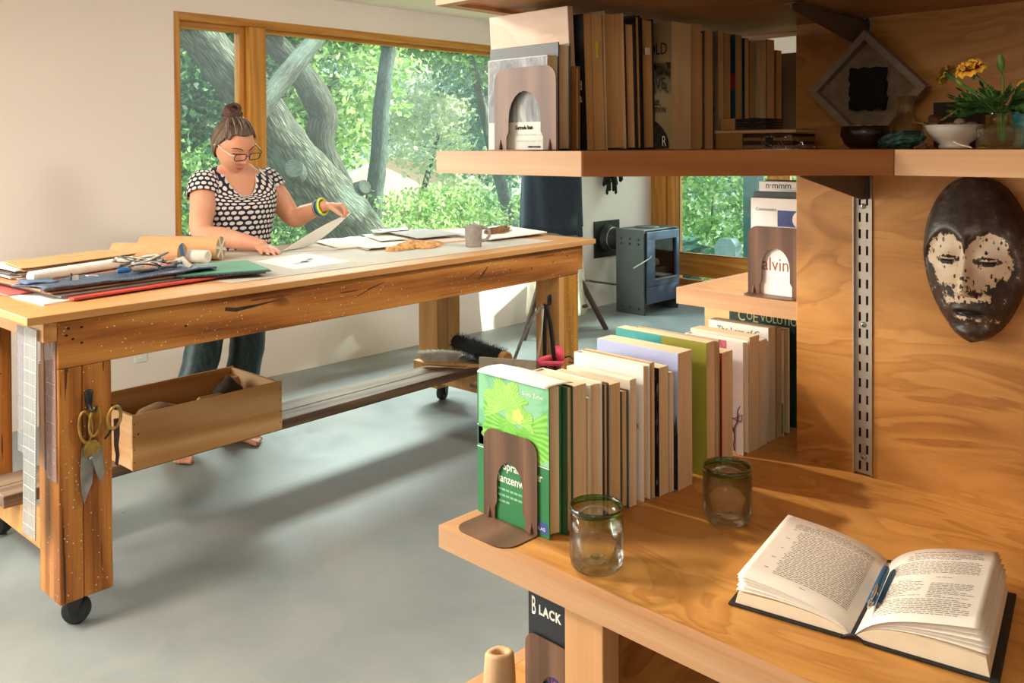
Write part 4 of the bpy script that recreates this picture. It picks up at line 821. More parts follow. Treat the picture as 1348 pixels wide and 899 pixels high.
t = thing('wooden_tube', 'short hollow pale wooden tube standing on the lowest shelf', 'wood piece', (-1.0, 0.99, 0.5))
BONE = wood('bleached_wood', '#c7a279', '#dcbd96', '#ecd6b6', (1, 1, 0.1), 18, 0.7, band=0.3)
mb = MB(); n = 26
ring = lambda r, z, a=0.0: [(-1.0 + r * math.cos(2 * math.pi * j / n) * (1 + 0.06 * math.sin(3 * 2 * math.pi * j / n + 1)), 0.99 + r * math.sin(2 * math.pi * j / n) * (1 + 0.05 * math.cos(2 * 2 * math.pi * j / n)), z + a * math.cos(2 * math.pi * j / n + 0.5)) for j in range(n)]
mb.loft([ring(0.029, 0.5005), ring(0.027, 0.53), ring(0.0255, 0.57), ring(0.0235, 0.600, 0.003), ring(0.021, 0.604, 0.003), ring(0.0135, 0.603, 0.003), ring(0.012, 0.595, 0.003), ring(0.011, 0.55)], 0, True); mb.build('tube', BONE, t)
# ------------------------------------------------------------------ the work table (local frame: x along the table, y into the room's window side)
T0X, T0Y, TYAW = -2.679, 0.80, math.radians(92.7)
TM = Matrix.Translation((T0X, T0Y, 0)) @ Matrix.Rotation(TYAW, 4, 'Z')
def tw(x, y, z): return tuple(TM @ Vector((x, y, z)))
OLD = dict(dark='#74421a', mid='#ac6c2c', light='#cd9048')
OLDX = wood('reclaimed_beam', OLD['dark'], OLD['mid'], OLD['light'], (0.10, 1, 1), 16, 0.5, 0.26, 0.35, 0.10, 0.8, bump=0.3, big=1.2, fine=0.55, cracks=0.10)
OLDZ = wood('reclaimed_post', OLD['dark'], OLD['mid'], OLD['light'], (1, 1, 0.10), 16, 0.5, 0.24, 0.35, 0.12, 0.8, bump=0.3, big=1.2, fine=0.55, cracks=0.11)
OLDZY = wood('reclaimed_post_paint', '#8f5f1c', '#bd8632', '#d8a850', (1, 1, 0.10), 16, 0.55, 0.1, 0.95, 0.12, 0.45, bump=0.2, big=1.2, fine=0.5, cracks=0.1)
GREYW = wood('weathered_plank', '#5f4d40', '#87705c', '#a08a74', (0.08, 1, 1), 20, 0.65, 0.08, 0, 0.03, 0.6, bump=0.3, fine=0.6, cracks=0.12)
TOPM = wood('table_top_board', '#c08a50', '#cf9c62', '#dcae78', (0.12, 1, 1), 26, 0.42, 0, 0, 0, 0.2, bump=0.03, big=1.0, fine=0.15)
OLDL = wood('pale_post_wood', '#b98446', '#cf9d60', '#dcb07a', (1, 1, 0.1), 16, 0.55, 0.12, 0, 0.05, 0.4)
t = table = thing('work_table', 'long reclaimed-timber work table on casters in front of the big window', 'table', (T0X, T0Y, 0), TYAW)
ZT = 0.945
MB().box(0, 2.685, 0, 1.01, ZT - 0.024, ZT).build('table_top', TOPM, t, 0.0025, True)
ap = MB().box(0.088, 2.562, 0.018, 0.058, 0.780, ZT - 0.027).build('apron', OLDX, t, 0.003, True)
MB().box(0.088, 2.562, 0.95, 0.99, 0.780, ZT - 0.024).build('apron', OLDX, t, 0.003, True)
MB().box(0.050, 0.088, 0.02, 0.99, 0.862, ZT - 0.026).build('end_rail', wood('pale_end_rail', '#b57c44', '#cc965c', '#dcae78', (1, 0.1, 1), 18, 0.55, 0.05), t, 0.003, True)
MB().box(2.562, 2.600, 0.02, 0.99, 0.800, ZT - 0.026).build('end_rail', OLDX, t, 0.003, True)
SCUFF = plain('dark_scuff', '#3c2a1c', 0.8, 0, 0.3, 60)
mbs = MB()
def scuff(pts, r):
    mbs.tube([(x, 0.0178, z) for x, z in pts], r, 6, 0, True, None, True, 1.0)
scuff([(0.62, 0.880), (0.66, 0.872), (0.74, 0.876), (0.84, 0.884)], [0.006, 0.007, 0.004, 0.0008]); scuff([(1.16, 0.845), (1.24, 0.872), (1.31, 0.888)], [0.0008, 0.0025, 0.001])
scuff([(1.84, 0.832), (1.875, 0.862), (1.905, 0.888)], [0.001, 0.005, 0.001]); scuff([(1.78, 0.85), (1.82, 0.868), (1.85, 0.878)], [0.0006, 0.002, 0.0006])
for v in range(len(mbs.v)):
    x, y, z = mbs.v[v]; mbs.v[v] = (x, 0.0180 + (y - 0.0178) * 0.05, z)
mbs.build('scuff_marks', SCUFF, ap, 0, True)['kind'] = 'stuff'
HOLE = plain('nail_hole', '#180d06', 0.9)
mbh = MB()
for hx, hz in ((0.118, 0.895), (0.155, 0.893), (0.112, 0.875), (0.130, 0.862), (0.155, 0.847), (0.48, 0.845), (2.36, 0.893), (2.47, 0.878), (2.36, 0.858), (2.05, 0.856), (2.20, 0.845)):
    mbh.prism([(hx + 0.0048 * math.cos(a), hz + 0.0032 * math.sin(a)) for a in [i * math.pi / 4 for i in range(8)]], 0, 0.0003, 0, Matrix(((1, 0, 0, 0), (0, 0, -1, 0.018), (0, 1, 0, 0), (0, 0, 0, 1))))
mbh.build('nail_holes', HOLE, ap, 0, True)['kind'] = 'stuff'
def caster(x, y, rot):
    c = MB().box(x - 0.034, x + 0.034, y - 0.034, y + 0.034, 0.086, 0.092).build('caster', MAT['black'], t, 0.001, True)
    Mx = Matrix.Translation((x, y, 0)) @ Matrix.Rotation(rot, 4, 'Z')
    for s in (-1, 1): MB().prism([(-0.02, 0.086), (0.03, 0.086), (0.008, 0.028), (-0.008, 0.028)], 0, 0.003, 0, Mx @ Matrix(((1, 0, 0, 0), (0, 0, 1, s * 0.026 - 0.0015), (0, 1, 0, 0), (0, 0, 0, 1)))).build('fork', MAT['black'], c, 0, True)
    Mw = Mx @ Matrix(((1, 0, 0, 0), (0, 0, 1, 0), (0, 1, 0, 0.0405), (0, 0, 0, 1)))
    MB().lathe([(0.0, -0.021), (0.012, -0.023), (0.014, -0.018), (0.030, -0.0195), (0.038, -0.017), (0.0402, -0.011), (0.0402, 0.011), (0.038, 0.017), (0.030, 0.0195), (0.014, 0.018), (0.012, 0.023), (0.0, 0.021)], 28, 0, Mw).build('caster_wheel', MAT['rubber'], c, 0, True)
def leg(x0, x1, y0, y1, mats, split, cz, rot):
    l = MB().box(x0, x0 + split, y0, y1, 0.092, 0.7795).build('leg', mats[0], t, 0.004, True)
    MB().box(x0 + split + 0.001, x1, y0, y1, 0.092, 0.7795).build('leg_post', mats[1], l, 0.004, True)
    caster(0.5 * (x0 + x1) + cz[0], 0.5 * (y0 + y1) + cz[1], rot)
leg(0.088, 0.242, 0.020, 0.17, (OLDZ, OLDZ), 0.068, (-0.01, -0.02), -0.75)
leg(2.410, 2.562, 0.020, 0.17, (OLDL, OLDZY), 0.040, (0, 0), 0.2)
leg(0.088, 0.242, 0.84, 0.99, (OLDZ, OLDZ), 0.075, (0.06, 0.0), 1.9)
leg(2.370, 2.545, 0.84, 0.99, (OLDL, OLDL), 0.08, (0.02, 0.0), 0.3)
MB().box(0.150, 0.190, 0.171, 0.839, 0.14, 0.238).build('cross_beam', OLDL, t, 0.003, True); MB().box(2.33, 2.37, 0.02, 0.99, 0.14, 0.238).build('cross_beam', OLDL, t, 0.003, True)
for (a, b) in ((0.505, 0.605), (0.609, 0.725)): MB().box(0.10, 2.60, a, b, 0.2385, 0.280).build('plank', GREYW, t, 0.003, True)

# ---- wooden crate on the plank and what is in it
CR = wood('crate_pine', '#b98a52', '#cda067', '#dcb684', (0.10, 1, 1), 15, 0.6, 0.05, 0, 0.02, 0.9, bump=0.1, fine=0.4); CRE = wood('crate_pine_end', '#c49a66', '#d8b084', '#e6c49c', (1, 0.12, 1), 15, 0.6, 0.03)
t = thing('wooden_crate', 'open pine wine crate standing on the plank under the table', 'crate', tw(0.48, 0.40, 0.281), TYAW)
CM = TM; z0c = 0.2805; x0c, x1c, y0c, y1c, hc = 0.480, 1.093, 0.402, 0.775, 0.196
def cbox(name, *a, m=CR, bev=0.0015): return MB().box(*a, 0, TM).build(name, m, t, bev)
cbox('front_board', x0c, x1c, y0c, y0c + 0.011, z0c, z0c + hc); cbox('back_board', x0c, x1c, y1c - 0.011, y1c, z0c, z0c + hc)
e1 = cbox('end_board', x0c + 0.002, x0c + 0.016, y0c + 0.011, y1c - 0.011, z0c, z0c + hc - 0.004, m=CRE); cbox('end_board', x1c - 0.016, x1c - 0.002, y0c + 0.011, y1c - 0.011, z0c, z0c + hc - 0.004, m=CRE)
cbox('bottom_board', x0c + 0.016, x1c - 0.016, y0c + 0.011, y1c - 0.011, z0c, z0c + 0.01)
cbox('corner_batten', x1c - 0.046, x1c - 0.016, y1c - 0.075, y1c - 0.011, z0c + 0.01, z0c + hc - 0.03, m=CRE)
NAIL = plain('nail_head', '#3a2a1c', 0.5, 0.4)
mbn = MB()
for xx in (x0c + 0.007, x1c - 0.009):
    for zz in (0.03, 0.075, 0.12, 0.165): mbn.box(xx - 0.002, xx + 0.002, y0c - 0.0006, y0c, z0c + zz - 0.002, z0c + zz + 0.002, 0, TM)
mbn.build('nails', NAIL, t)['kind'] = 'stuff'
MBrand = plain('burnt_brand', '#8a6238', 0.8)
lettering('lettering', 'VIL', 0.045, MBrand, TM @ Matrix(((0, 0, -1, x0c + 0.0016), (-1, 0, 0, 0.62), (0, 1, 0, z0c + 0.118), (0, 0, 0, 1))), t)
# things in the crate
SHOE = plain('worn_wood_form', '#a87f5c', 0.7, 0, 0.2, 12)
t = thing('gourd', 'rounded brown gourd lying in the near end of the crate', 'gourd', tw(0.66, 0.60, z0c + 0.011))
MB().tube([tw(0.56, 0.58, z0c + 0.075), tw(0.575, 0.58, z0c + 0.08), tw(0.62, 0.585, z0c + 0.085), tw(0.68, 0.60, z0c + 0.088), tw(0.74, 0.61, z0c + 0.078), tw(0.78, 0.62, z0c + 0.07), tw(0.83, 0.63, z0c + 0.068), tw(0.84, 0.63, z0c + 0.068)], [0.01, 0.04, 0.072, 0.076, 0.06, 0.032, 0.024, 0.01], 20).build('body', plain('gourd_skin', '#b28a68', 0.65, 0, 0.25, 14), t)
t = thing('mallet', 'wooden mallet with a dark head resting against the crate back', 'mallet', tw(0.98, 0.60, z0c + 0.011))
MB().tube([tw(0.955, 0.66, z0c + 0.10), tw(0.96, 0.657, z0c + 0.105), tw(1.02, 0.63, z0c + 0.16), tw(1.025, 0.628, z0c + 0.165)], [0.03, 0.042, 0.046, 0.036], 16).build('head', plain('dark_rubber', '#3a3028', 0.7, 0, 0.2), t, 0)
MB().tube([tw(0.80, 0.52, z0c + 0.155), tw(0.805, 0.523, z0c + 0.155), tw(0.94, 0.62, z0c + 0.125), tw(0.97, 0.645, z0c + 0.122)], [0.008, 0.016, 0.014, 0.013], 12).build('handle', plain('pale_handle', '#c79e6c', 0.6, 0, 0.12), t)
t = thing('wood_block', 'small tan wood block in the middle of the crate', 'block', tw(0.9, 0.5, z0c + 0.01))
MB().box(0.70, 0.80, 0.46, 0.50, z0c + 0.0105, z0c + 0.06, 0, TM).build('block', plain('tan_wood', '#b8895c', 0.7, 0, 0.15), t, 0.004)

# ---- scissors and a tool on hooks of the near leg
BRASS = plain('worn_brass', '#b09048', 0.42, 0.55, 0.25, 40); BLADE = plain('worn_steel', '#9b9c9a', 0.36, 0.6, 0.25, 22)
def on_leg(x, z, d=0.0): return tw(x, 0.020 - d, z)
t = thing('coat_hook', 'black iron hook screwed to the near table leg above the scissors', 'hook', on_leg(0.172, 0.69))
MB().tube([on_leg(0.172, 0.705, 0.002), on_leg(0.172, 0.70, 0.005), on_leg(0.172, 0.675, 0.007), on_leg(0.173, 0.65, 0.008)], [0.008, 0.013, 0.011, 0.006], 12, flat=0.4, up=(1, 0, 0)).tube([on_leg(0.172, 0.66, 0.008), on_leg(0.174, 0.645, 0.022), on_leg(0.178, 0.648, 0.036), on_leg(0.18, 0.66, 0.04)], 0.005, 8).build('hook', MAT['black'], t)
def ringpts(cx, cz, rx, rz, d, rot=0.0, n=26):
    out = []
    for i in range(n + 1):
        a = 2 * math.pi * i / n; u, v = rx * math.cos(a), rz * math.sin(a); out.append(on_leg(cx + u * math.cos(rot) - v * math.sin(rot), cz + u * math.sin(rot) + v * math.cos(rot), d))
    return out
t = thing('tailor_shears', 'large steel shears with worn brass handles hanging on the near leg', 'scissors', on_leg(0.17, 0.53))
MB().tube(ringpts(0.185, 0.610, 0.016, 0.042, 0.016, -0.12), 0.0042, 8).build('finger_loop', BRASS, t); MB().tube(ringpts(0.160, 0.598, 0.0185, 0.047, 0.010, 0.10), 0.0042, 8).build('finger_loop', BRASS, t)
LM = lambda d: TM @ Matrix(((1, 0, 0, 0), (0, 0, -1, 0.020 - d), (0, 1, 0, 0), (0, 0, 0, 1)))
MB().prism([(0.150, 0.535), (0.163, 0.556), (0.179, 0.556), (0.184, 0.52), (0.178, 0.43), (0.160, 0.388), (0.154, 0.374), (0.147, 0.41), (0.144, 0.47)], 0, 0.004, 0, LM(0.007)).build('blade', BLADE, t, 0.001)
MB().prism([(0.172, 0.556), (0.190, 0.548), (0.204, 0.535), (0.212, 0.45), (0.200, 0.422), (0.188, 0.455), (0.174, 0.51)], 0, 0.004, 0, LM(0.0115)).build('blade', BLADE, t, 0.001)
MB().prism([(0.152, 0.535), (0.162, 0.557), (0.186, 0.557), (0.20, 0.538), (0.197, 0.522), (0.176, 0.515), (0.152, 0.51)], 0, 0.003, 0, LM(0.0156)).build('brass_shank', BRASS, t, 0.001)
MB().lathe([(0, 0), (0.006, 0), (0.005, 0.003), (0, 0.004)], 12, 0, LM(0.0188) @ Matrix.Translation((0.171, 0.506, 0))).build('pivot_screw', MAT['steel'], t)
t = thing('small_shears', 'second pair of shears with a broad brass loop, on the inner corner of the leg', 'scissors', on_leg(0.25, 0.55))
MB().tube(ringpts(0.238, 0.612, 0.019, 0.033, 0.026, -0.15), [0.0052] * 27, 8).build('finger_loop', BRASS, t)
MB().tube([on_leg(0.232, 0.582, 0.024), on_leg(0.224, 0.565, 0.020), on_leg(0.212, 0.552, 0.018)], [0.004, 0.004, 0.003], 8).build('shank', MAT['black'], t)
MB().prism([(0.247, 0.60), (0.262, 0.60), (0.262, 0.55), (0.258, 0.52), (0.261, 0.49), (0.256, 0.458), (0.2500, 0.46), (0.252, 0.49), (0.247, 0.52)], 0, 0.008, 0, LM(0.0)).build('dark_handle', plain('dark_tool_steel', '#4a4038', 0.4, 0.3, 0.2), t, 0.002)
t = thing('coat_hook', 'small black hook end on the inner side of the near leg', 'hook', tw(0.262, 0.06, 0.63))
MB().tube([tw(0.243, 0.05, 0.635), tw(0.252, 0.045, 0.632), tw(0.262, 0.035, 0.628), tw(0.268, 0.02, 0.636)], [0.006, 0.007, 0.008, 0.007], 8).build('hook', MAT['black'], t)

# ---- transparent rulers hanging on the table end
def rulermat(name, tint, alpha):
    tt = NT(name); tt.fin(C(tint), 0.22, 0, 0.5); tr_ = tt.n('ShaderNodeBsdfTransparent'); mx = tt.n('ShaderNodeMixShader'); mx.inputs[0].default_value = alpha
    tt.l(tr_.outputs[0], mx.inputs[1]); tt.l(tt.b.outputs[0], mx.inputs[2]); tt.l(mx.outputs[0], tt.out.inputs[0]); return tt.mat
RUL = [rulermat('clear_acrylic', '#a3a5a3', 0.60), rulermat('pinkish_acrylic', '#b79c94', 0.55), rulermat('grey_acrylic', '#97949a', 0.6)]
WLINE = plain('white_rule_line', '#d6d6d2', 0.5); PLINE = plain('pink_rule_line', '#c48a84', 0.6); GLINE = plain('grey_rule_line', '#8d8f8e', 0.6)
EM = lambda d: TM @ Matrix(((0, 0, -1, 0.050 - d), (-1, 0, 0, 0), (0, 1, 0, 0), (0, 0, 0, 1)))   # u = -y, v = z, outward = -x
def ruler(label, ya, yb, za, zb, d, mat, line, skew=0.0, step=0.0508, fine=True):
    r = thing('quilting_ruler', label, 'ruler', tw(0.05 - d, ya, zb), group='rulers hanging on the table end')
    P = lambda y, z: (-(y + skew * (zb - z)), z)
    MB().prism([P(ya, za), P(yb, za), P(yb, zb), P(ya, zb)], 0, 0.003, 0, EM(d)).build('acrylic_strip', mat, r)
    mb = MB(); z = zb - step; k = 0
    while z > za + 0.01:
        w = 0.0011 if k % 3 == 2 else 0.0005
        mb.prism([P(ya + 0.004, z - w), P(yb - 0.004, z - w), P(yb - 0.004, z + w), P(ya + 0.004, z + w)], 0, 0.0003, 0, EM(d + 0.003)); z -= step * 0.75; k += 1
    for y in [ya + (yb - ya) * q for q in (0.06, 0.5, 0.94)]:
        mb.prism([P(y, za + 0.006), P(y + 0.0008, za + 0.006), P(y + 0.0008, zb - 0.006), P(y, zb - 0.006)], 0, 0.0003, 0, EM(d + 0.003))
    if fine:
        z = zb - 0.006
        while z > za + 0.006:
            mb.prism([P(ya + 0.001, z), P(ya + 0.006, z), P(ya + 0.006, z + 0.0012), P(ya + 0.001, z + 0.0012)], 0, 0.0003, 0, EM(d + 0.003)); z -= 0.0085
    o = mb.build('rule_markings', line, r); o['kind'] = 'stuff'
    return r
ruler('wide grey clear ruler hanging at the window side of the table end', 0.135, 0.215, 0.515, 0.890, 0.001, RUL[2], GLINE)
ruler('longest clear ruler, hanging lowest on the table end', 0.045, 0.140, 0.283, 0.898, 0.0065, RUL[0], WLINE, 0.045)
ruler('pinkish gridded ruler hanging on the side of the near leg', 0.026, 0.100, 0.450, 0.861, -0.036, RUL[1], PLINE, 0.0, 0.0508)
ruler('narrow wooden-toned ruler between the clear ones on the table end', 0.110, 0.134, 0.470, 0.861, -0.036, rulermat('peach_acrylic', '#d9a684', 0.8), GLINE, 0, 0.06, False)

# ---- straps on the far leg, brushes and tins on the plank
t = thing('coat_hook', 'black hook high on the inner face of the far front leg', 'hook', tw(2.41, 0.075, 0.66))
MB().tube([tw(2.407, 0.075, 0.690), tw(2.404, 0.075, 0.68), tw(2.402, 0.075, 0.655), tw(2.404, 0.075, 0.64)], [0.008, 0.016, 0.016, 0.007], 10, flat=0.45, up=(1, 0, 0)).tube([tw(2.40, 0.075, 0.65), tw(2.375, 0.075, 0.635), tw(2.36, 0.075, 0.648)], 0.006, 8).build('hook', MAT['black'], t)
def strap(label, pts, w, col):
    s = thing('strap', label, 'strap', tw(*pts[0]), group='straps hanging on the far leg hook'); mb = MB(); L_ = []; R_ = []
    for p in pts: L_.append(tw(p[0], p[1] - w / 2, p[2])); R_.append(tw(p[0], p[1] + w / 2, p[2]))
    vs = L_ + R_; n = len(pts); mb.add(vs, [(i, i + 1, n + i + 1, n + i) for i in range(n - 1)], 0, True); mb.build('ribbon', plain('strap_' + col[1:], col, 0.8, 0, 0.1), s, 0, False, 0.002)
strap('grey strap slanting away to the left of the far leg', [(2.372, 0.09, 0.645), (2.35, 0.14, 0.58), (2.33, 0.20, 0.45), (2.32, 0.25, 0.33)], 0.020, '#8a857c')
strap('black strap hanging straight from the far leg hook', [(2.371, 0.080, 0.645), (2.372, 0.082, 0.55), (2.374, 0.084, 0.42), (2.374, 0.085, 0.31)], 0.024, '#1d1c1c')
strap('cream tape hanging between the black straps', [(2.366, 0.088, 0.64), (2.364, 0.096, 0.52), (2.36, 0.115, 0.40), (2.36, 0.125, 0.30)], 0.016, '#c9b79c')
strap('broad black strap hanging right of the cream tape', [(2.368, 0.07, 0.645), (2.374, 0.05, 0.56), (2.376, 0.03, 0.42), (2.376, 0.015, 0.32)], 0.024, '#211f1f')
strap('thin tan tape behind the black straps', [(2.378, 0.075, 0.64), (2.384, 0.066, 0.5), (2.386, 0.06, 0.32)], 0.010, '#b08d5c')
zp = 0.2805
def brush(label, a, b, r0, r1, col, hcol, n, seed, droop):
    """hand brush: wooden back from a to b (local), bristles all round the upper side"""
    s = thing('hand_brush', label, 'brush', tw(a[0], a[1], a[2])); rg = random.Random(seed); A, B = Vector(a), Vector(b)
    return s, rg, A, B
s, rg, A, B = brush('round black bristle brush with a wooden end lying on the plank', (2.445, 0.775, 0.352), (2.355, 0.335, 0.345), .05, .05, '', '', 0, 3, 0)
core = MB().tube([tw(*A), tw(*(A + (B - A) * 0.02)), tw(*(A + (B - A) * 0.98)), tw(*B)], [0.03, 0.036, 0.036, 0.03], 16).build('bristle_core', plain('black_core', '#131313', 0.9), s)
MB().tube([tw(*(B - (B - A) * 0.02)), tw(*B), tw(*(B + (B - A) * 0.05)), tw(*(B + (B - A) * 0.06))], [0.035, 0.037, 0.037, 0.03], 18).build('wooden_end', plain('brush_wood', '#b9823f', 0.55, 0, 0.12), s)
mb = MB(); ax = (B - A).normalized(); u = ax.orthogonal().normalized(); w = ax.cross(u)
for k in range(2200):
    f = rg.random(); an = rg.uniform(0, 2 * math.pi); d = u * math.cos(an) + w * math.sin(an); p = A + (B - A) * f + d * 0.03; q = p + d * rg.uniform(0.022, 0.042) + ax * rg.uniform(-0.012, 0.012) + Vector((0, 0, -0.004)); sd = ax * 0.0012
    mb.add([tw(*(p - sd)), tw(*(p + sd)), tw(*q)], [(0, 1, 2)])
o = mb.build('bristles', plain('black_bristle', '#1b1b1d', 0.7), s); o['kind'] = 'stuff'
s, rg, A, B = brush('pale bristled dust brush with a long wooden handle lying on the plank', (2.15, 0.69, 0.30), (2.23, 0.56, 0.30), 0, 0, '', '', 0, 4, 0)
MB().tube([tw(2.140, 0.715, 0.300), tw(2.148, 0.705, 0.300), tw(2.235, 0.565, 0.300), tw(2.265, 0.51, 0.297), tw(2.305, 0.415, 0.297), tw(2.31, 0.405, 0.297)], [0.006, 0.016, 0.017, 0.010, 0.014, 0.006], 12, flat=0.75).build('handle', plain('brush_handle_wood', '#b9803f', 0.5, 0, 0.15), s)
mb = MB()
for k in range(1100):
    f = rg.random(); p = Vector((2.15 + 0.08 * f + rg.uniform(-0.010, 0.010), 0.70 - 0.13 * f + rg.uniform(-0.008, 0.008), 0.308)); fan = (f - 0.5)
    q = p + Vector((fan * 0.04 + rg.uniform(-0.012, 0.012), -fan * 0.05 + rg.uniform(-0.008, 0.008), rg.uniform(0.05, 0.066) - 0.015 * abs(fan))); mb.add([tw(p.x - 0.0012, p.y, p.z), tw(p.x + 0.0012, p.y, p.z), tw(q.x + 0.0016, q.y, q.z), tw(q.x - 0.0016, q.y, q.z)], [(0, 1, 2, 3)])
o = mb.build('bristles', plain('pale_bristle', '#fbf4ea', 0.8, 0, 0.15), s); o['kind'] = 'stuff'
t = thing('card_box', 'flat upright beige card carton before the black brush, near the far leg', 'box', tw(2.18, 0.16, zp))
MB().prism([(2.125, 0.292), (2.246, 0.035), (2.262, 0.043), (2.141, 0.300)], zp, 0.398, 0, TM).build('carton', plain('beige_card', '#ad9f8c', 0.8), t, 0.002)
t = thing('slate_tile', 'dark grey tile leaning at the far end of the plank', 'tile', tw(2.45, 0.60, zp))
MB().box(2.47, 2.482, 0.53, 0.66, zp, zp + 0.075, 0, TM).build('tile', plain('dark_slate', '#6d6f6e', 0.7), t)
t = thing('pink_ribbon_bag', 'clear bag of pink-red ribbon with a black loop at the far leg', 'bag', tw(2.25, 0.06, zp)); RIB = plain('pink_red_ribbon', '#f2566c', 0.45, 0, 0.1)
def band(cx, cy, cz, rx, ry, h, ph0, ph1, tilt):
    mb = MB(); a = []; b = []
    for i in range(25):
        an = ph0 + (ph1 - ph0) * i / 24; x = cx + rx * math.cos(an); y = cy + ry * math.sin(an); z = cz + tilt * math.sin(an * 2 + 0.4); a.append(tw(x, y, z)); b.append(tw(x + 0.006 * math.cos(an), y + 0.006 * math.sin(an), z + h))
    mb.add(a + b, [(i, i + 1, 25 + i + 1, 25 + i) for i in range(24)], 0, True); return mb
band(2.325, 0.005, 0.376, 0.066, 0.055, 0.024, 0, 2 * math.pi, 0.006).build('ribbon_coil', RIB, t, 0, False, 0.003)
band(2.355, -0.01, 0.392, 0.026, 0.026, 0.05, -2.6, 1.0, 0.012).build('ribbon_coil', RIB, t, 0, False, 0.003)
MB().lathe([(0.058, 0), (0.066, 0.02), (0.070, 0.10), (0.069, 0.10), (0.064, 0.02), (0.056, 0.002)], 20, 0, TM @ Matrix.Translation((2.325, 0.008, zp + 0.0)) @ Matrix.Diagonal((0.85, 0.7, 1, 1))).build('clear_bag', real_glass('clear_film', (0.97, 0.9, 0.88, 1), 0.15, 1.1), t)
MB().tube([tw(2.385, -0.03, 0.40), tw(2.40, -0.05, 0.408), tw(2.41, -0.065, 0.395), tw(2.403, -0.07, 0.378), tw(2.39, -0.05, 0.382)], 0.004, 8).build('black_loop', MAT['black'], t)
MB().box(2.28, 2.37, -0.03, 0.045, 0.281 - 0.0, 0.2855, 0, TM).build('bag_bottom', plain('film_bottom', '#d8c8c0', 0.5), t)
t = thing('small_side_shelf', 'little board bracketed to the far front leg carrying the ribbon bag', 'shelf', tw(2.2, 0.06, 0.26))
MB().box(2.08, 2.409, -0.06, 0.31, 0.262, 0.2803, 0, TM).build('board', GREYW, t, 0.002)
MB().box(2.40, 2.4095, 0.04, 0.09, 0.18, 0.262, 0, TM).build('cleat', OLDL, t, 0.002)
# ------------------------------------------------------------------ things lying on the work table
ZS = ZT + 0.0004
def slab(name, label, cat, pts, z0_, z1_, mat, group=None, part='sheet', bev=0.0):
    t = thing(name, label, cat, tw(pts[0][0], pts[0][1], z0_), group=group)
    MB().prism(pts, z0_, z1_, 0, TM).build(part, mat, t, bev); return t
slab('table_mat', 'large grey-beige paper mat covering the far two thirds of the table top', 'mat', [(0.70, 0.118), (2.46, 0.10), (2.48, 0.96), (0.72, 0.97)], ZS, ZS + 0.0015, plain('mat_paper', '#bdb4a6', 0.7, 0, 0.08, 5))
zm_ = ZS + 0.0017
DENIM = noisepic('denim', [(0.35, C('#1f2b3d')), (0.5, C('#3a4b62')), (0.7, C('#6d7d92'))], 120); DENIML = plain('light_denim', '#5d708a', 0.9, 0, 0.25, 40)
LEATH = plain('brown_board', '#6b4632', 0.7, 0, 0.2, 20); KRAFT = plain('kraft_board', '#cf9a63', 0.7, 0, 0.06, 10); REDC = plain('red_card', '#cf4a3a', 0.6, 0, 0.06); GREYB = plain('grey_board', '#6a625c', 0.7, 0, 0.15)
PAP = [plain('paper_a', '#efe8dc', 0.8, 0, 0.03), plain('paper_b', '#e2d8c8', 0.8, 0, 0.04), plain('paper_c', '#d9b9a6', 0.8, 0, 0.05)]
GP = 'portfolios piled at the near end of the table'
# lower pile, bottom to top
def wedge(pts, z0_, z1_): return pts, z0_, z1_
slab('art_board', 'white board with a tape edge at the bottom of the near pile', 'board', [(0.105, 0.165), (0.36, 0.215), (0.34, 0.93), (0.08, 0.90)], ZS, ZS + 0.006, PAP[0], GP, 'board')
slab('red_folder', 'red folder showing as a long red edge low in the near pile', 'folder', [(0.19, 0.158), (0.80, 0.238), (0.76, 0.90), (0.165, 0.88)], ZS + 0.0065, ZS + 0.0125, REDC, GP, 'folder')
slab('red_folder', 'pale red folder sticking out at the left of the near pile', 'folder', [(0.085, 0.40), (0.16, 0.395), (0.155, 0.93), (0.07, 0.95)], ZS + 0.0065, ZS + 0.0095, plain('pink_red_card', '#d86a64', 0.6), GP, 'folder')
slab('grey_portfolio', 'thin grey portfolio above the red folder in the near pile', 'portfolio', [(0.165, 0.190), (0.60, 0.242), (0.58, 0.84), (0.14, 0.82)], ZS + 0.013, ZS + 0.018, GREYB, GP, 'portfolio', 0.001)
t = thing('sample_boards', 'stack of thin brown sample boards under the denim cloth', 'boards', tw(0.15, 0.25, ZS + 0.0185), group=GP)
for k in range(4): MB().prism([(0.155 - 0.008 * k, 0.225 + 0.004 * k), (0.62, 0.27 + 0.004 * k), (0.60, 0.80), (0.13 - 0.008 * k, 0.78)], ZS + 0.0187 + k * 0.0042, ZS + 0.0222 + k * 0.0042, 0, TM).build('board', LEATH if k % 2 == 0 else plain('tan_sample', '#c08a66', 0.7), t)
zz = ZS + 0.036
t = thing('denim_cloth', 'folded dark denim cloth spread over the near pile', 'cloth', tw(0.12, 0.23, zz), group=None)
def denimfn(u, v):
    x = 0.115 + 0.62 * u + 0.02 * math.sin(v * 5); y = 0.215 + 0.19 * v + 0.055 * u; z = zz + 0.003 + 0.0025 * math.sin(u * 9 + v * 4) + 0.0015 * math.sin(u * 23)
    return tw(x, y, z)
MB().grid(denimfn, 30, 12).build('denim', DENIM, t, 0, False, 0.005)
MB().grid(lambda u, v: tw(0.115 + 0.10 * u, 0.33 + 0.09 * v, zz + 0.0105 + 0.003 * math.sin(u * 6)), 8, 6).build('denim_flap', DENIML, t, 0, False, 0.003)
mbx = MB()
for i in range(46): mbx.box(0.122 + 0.0132 * i, 0.1285 + 0.0132 * i, 0.2175 + 0.055 * (0.0132 * i / 0.62) , 0.2186 + 0.055 * (0.0132 * i / 0.62), zz + 0.0058, zz + 0.0067, 0, TM)
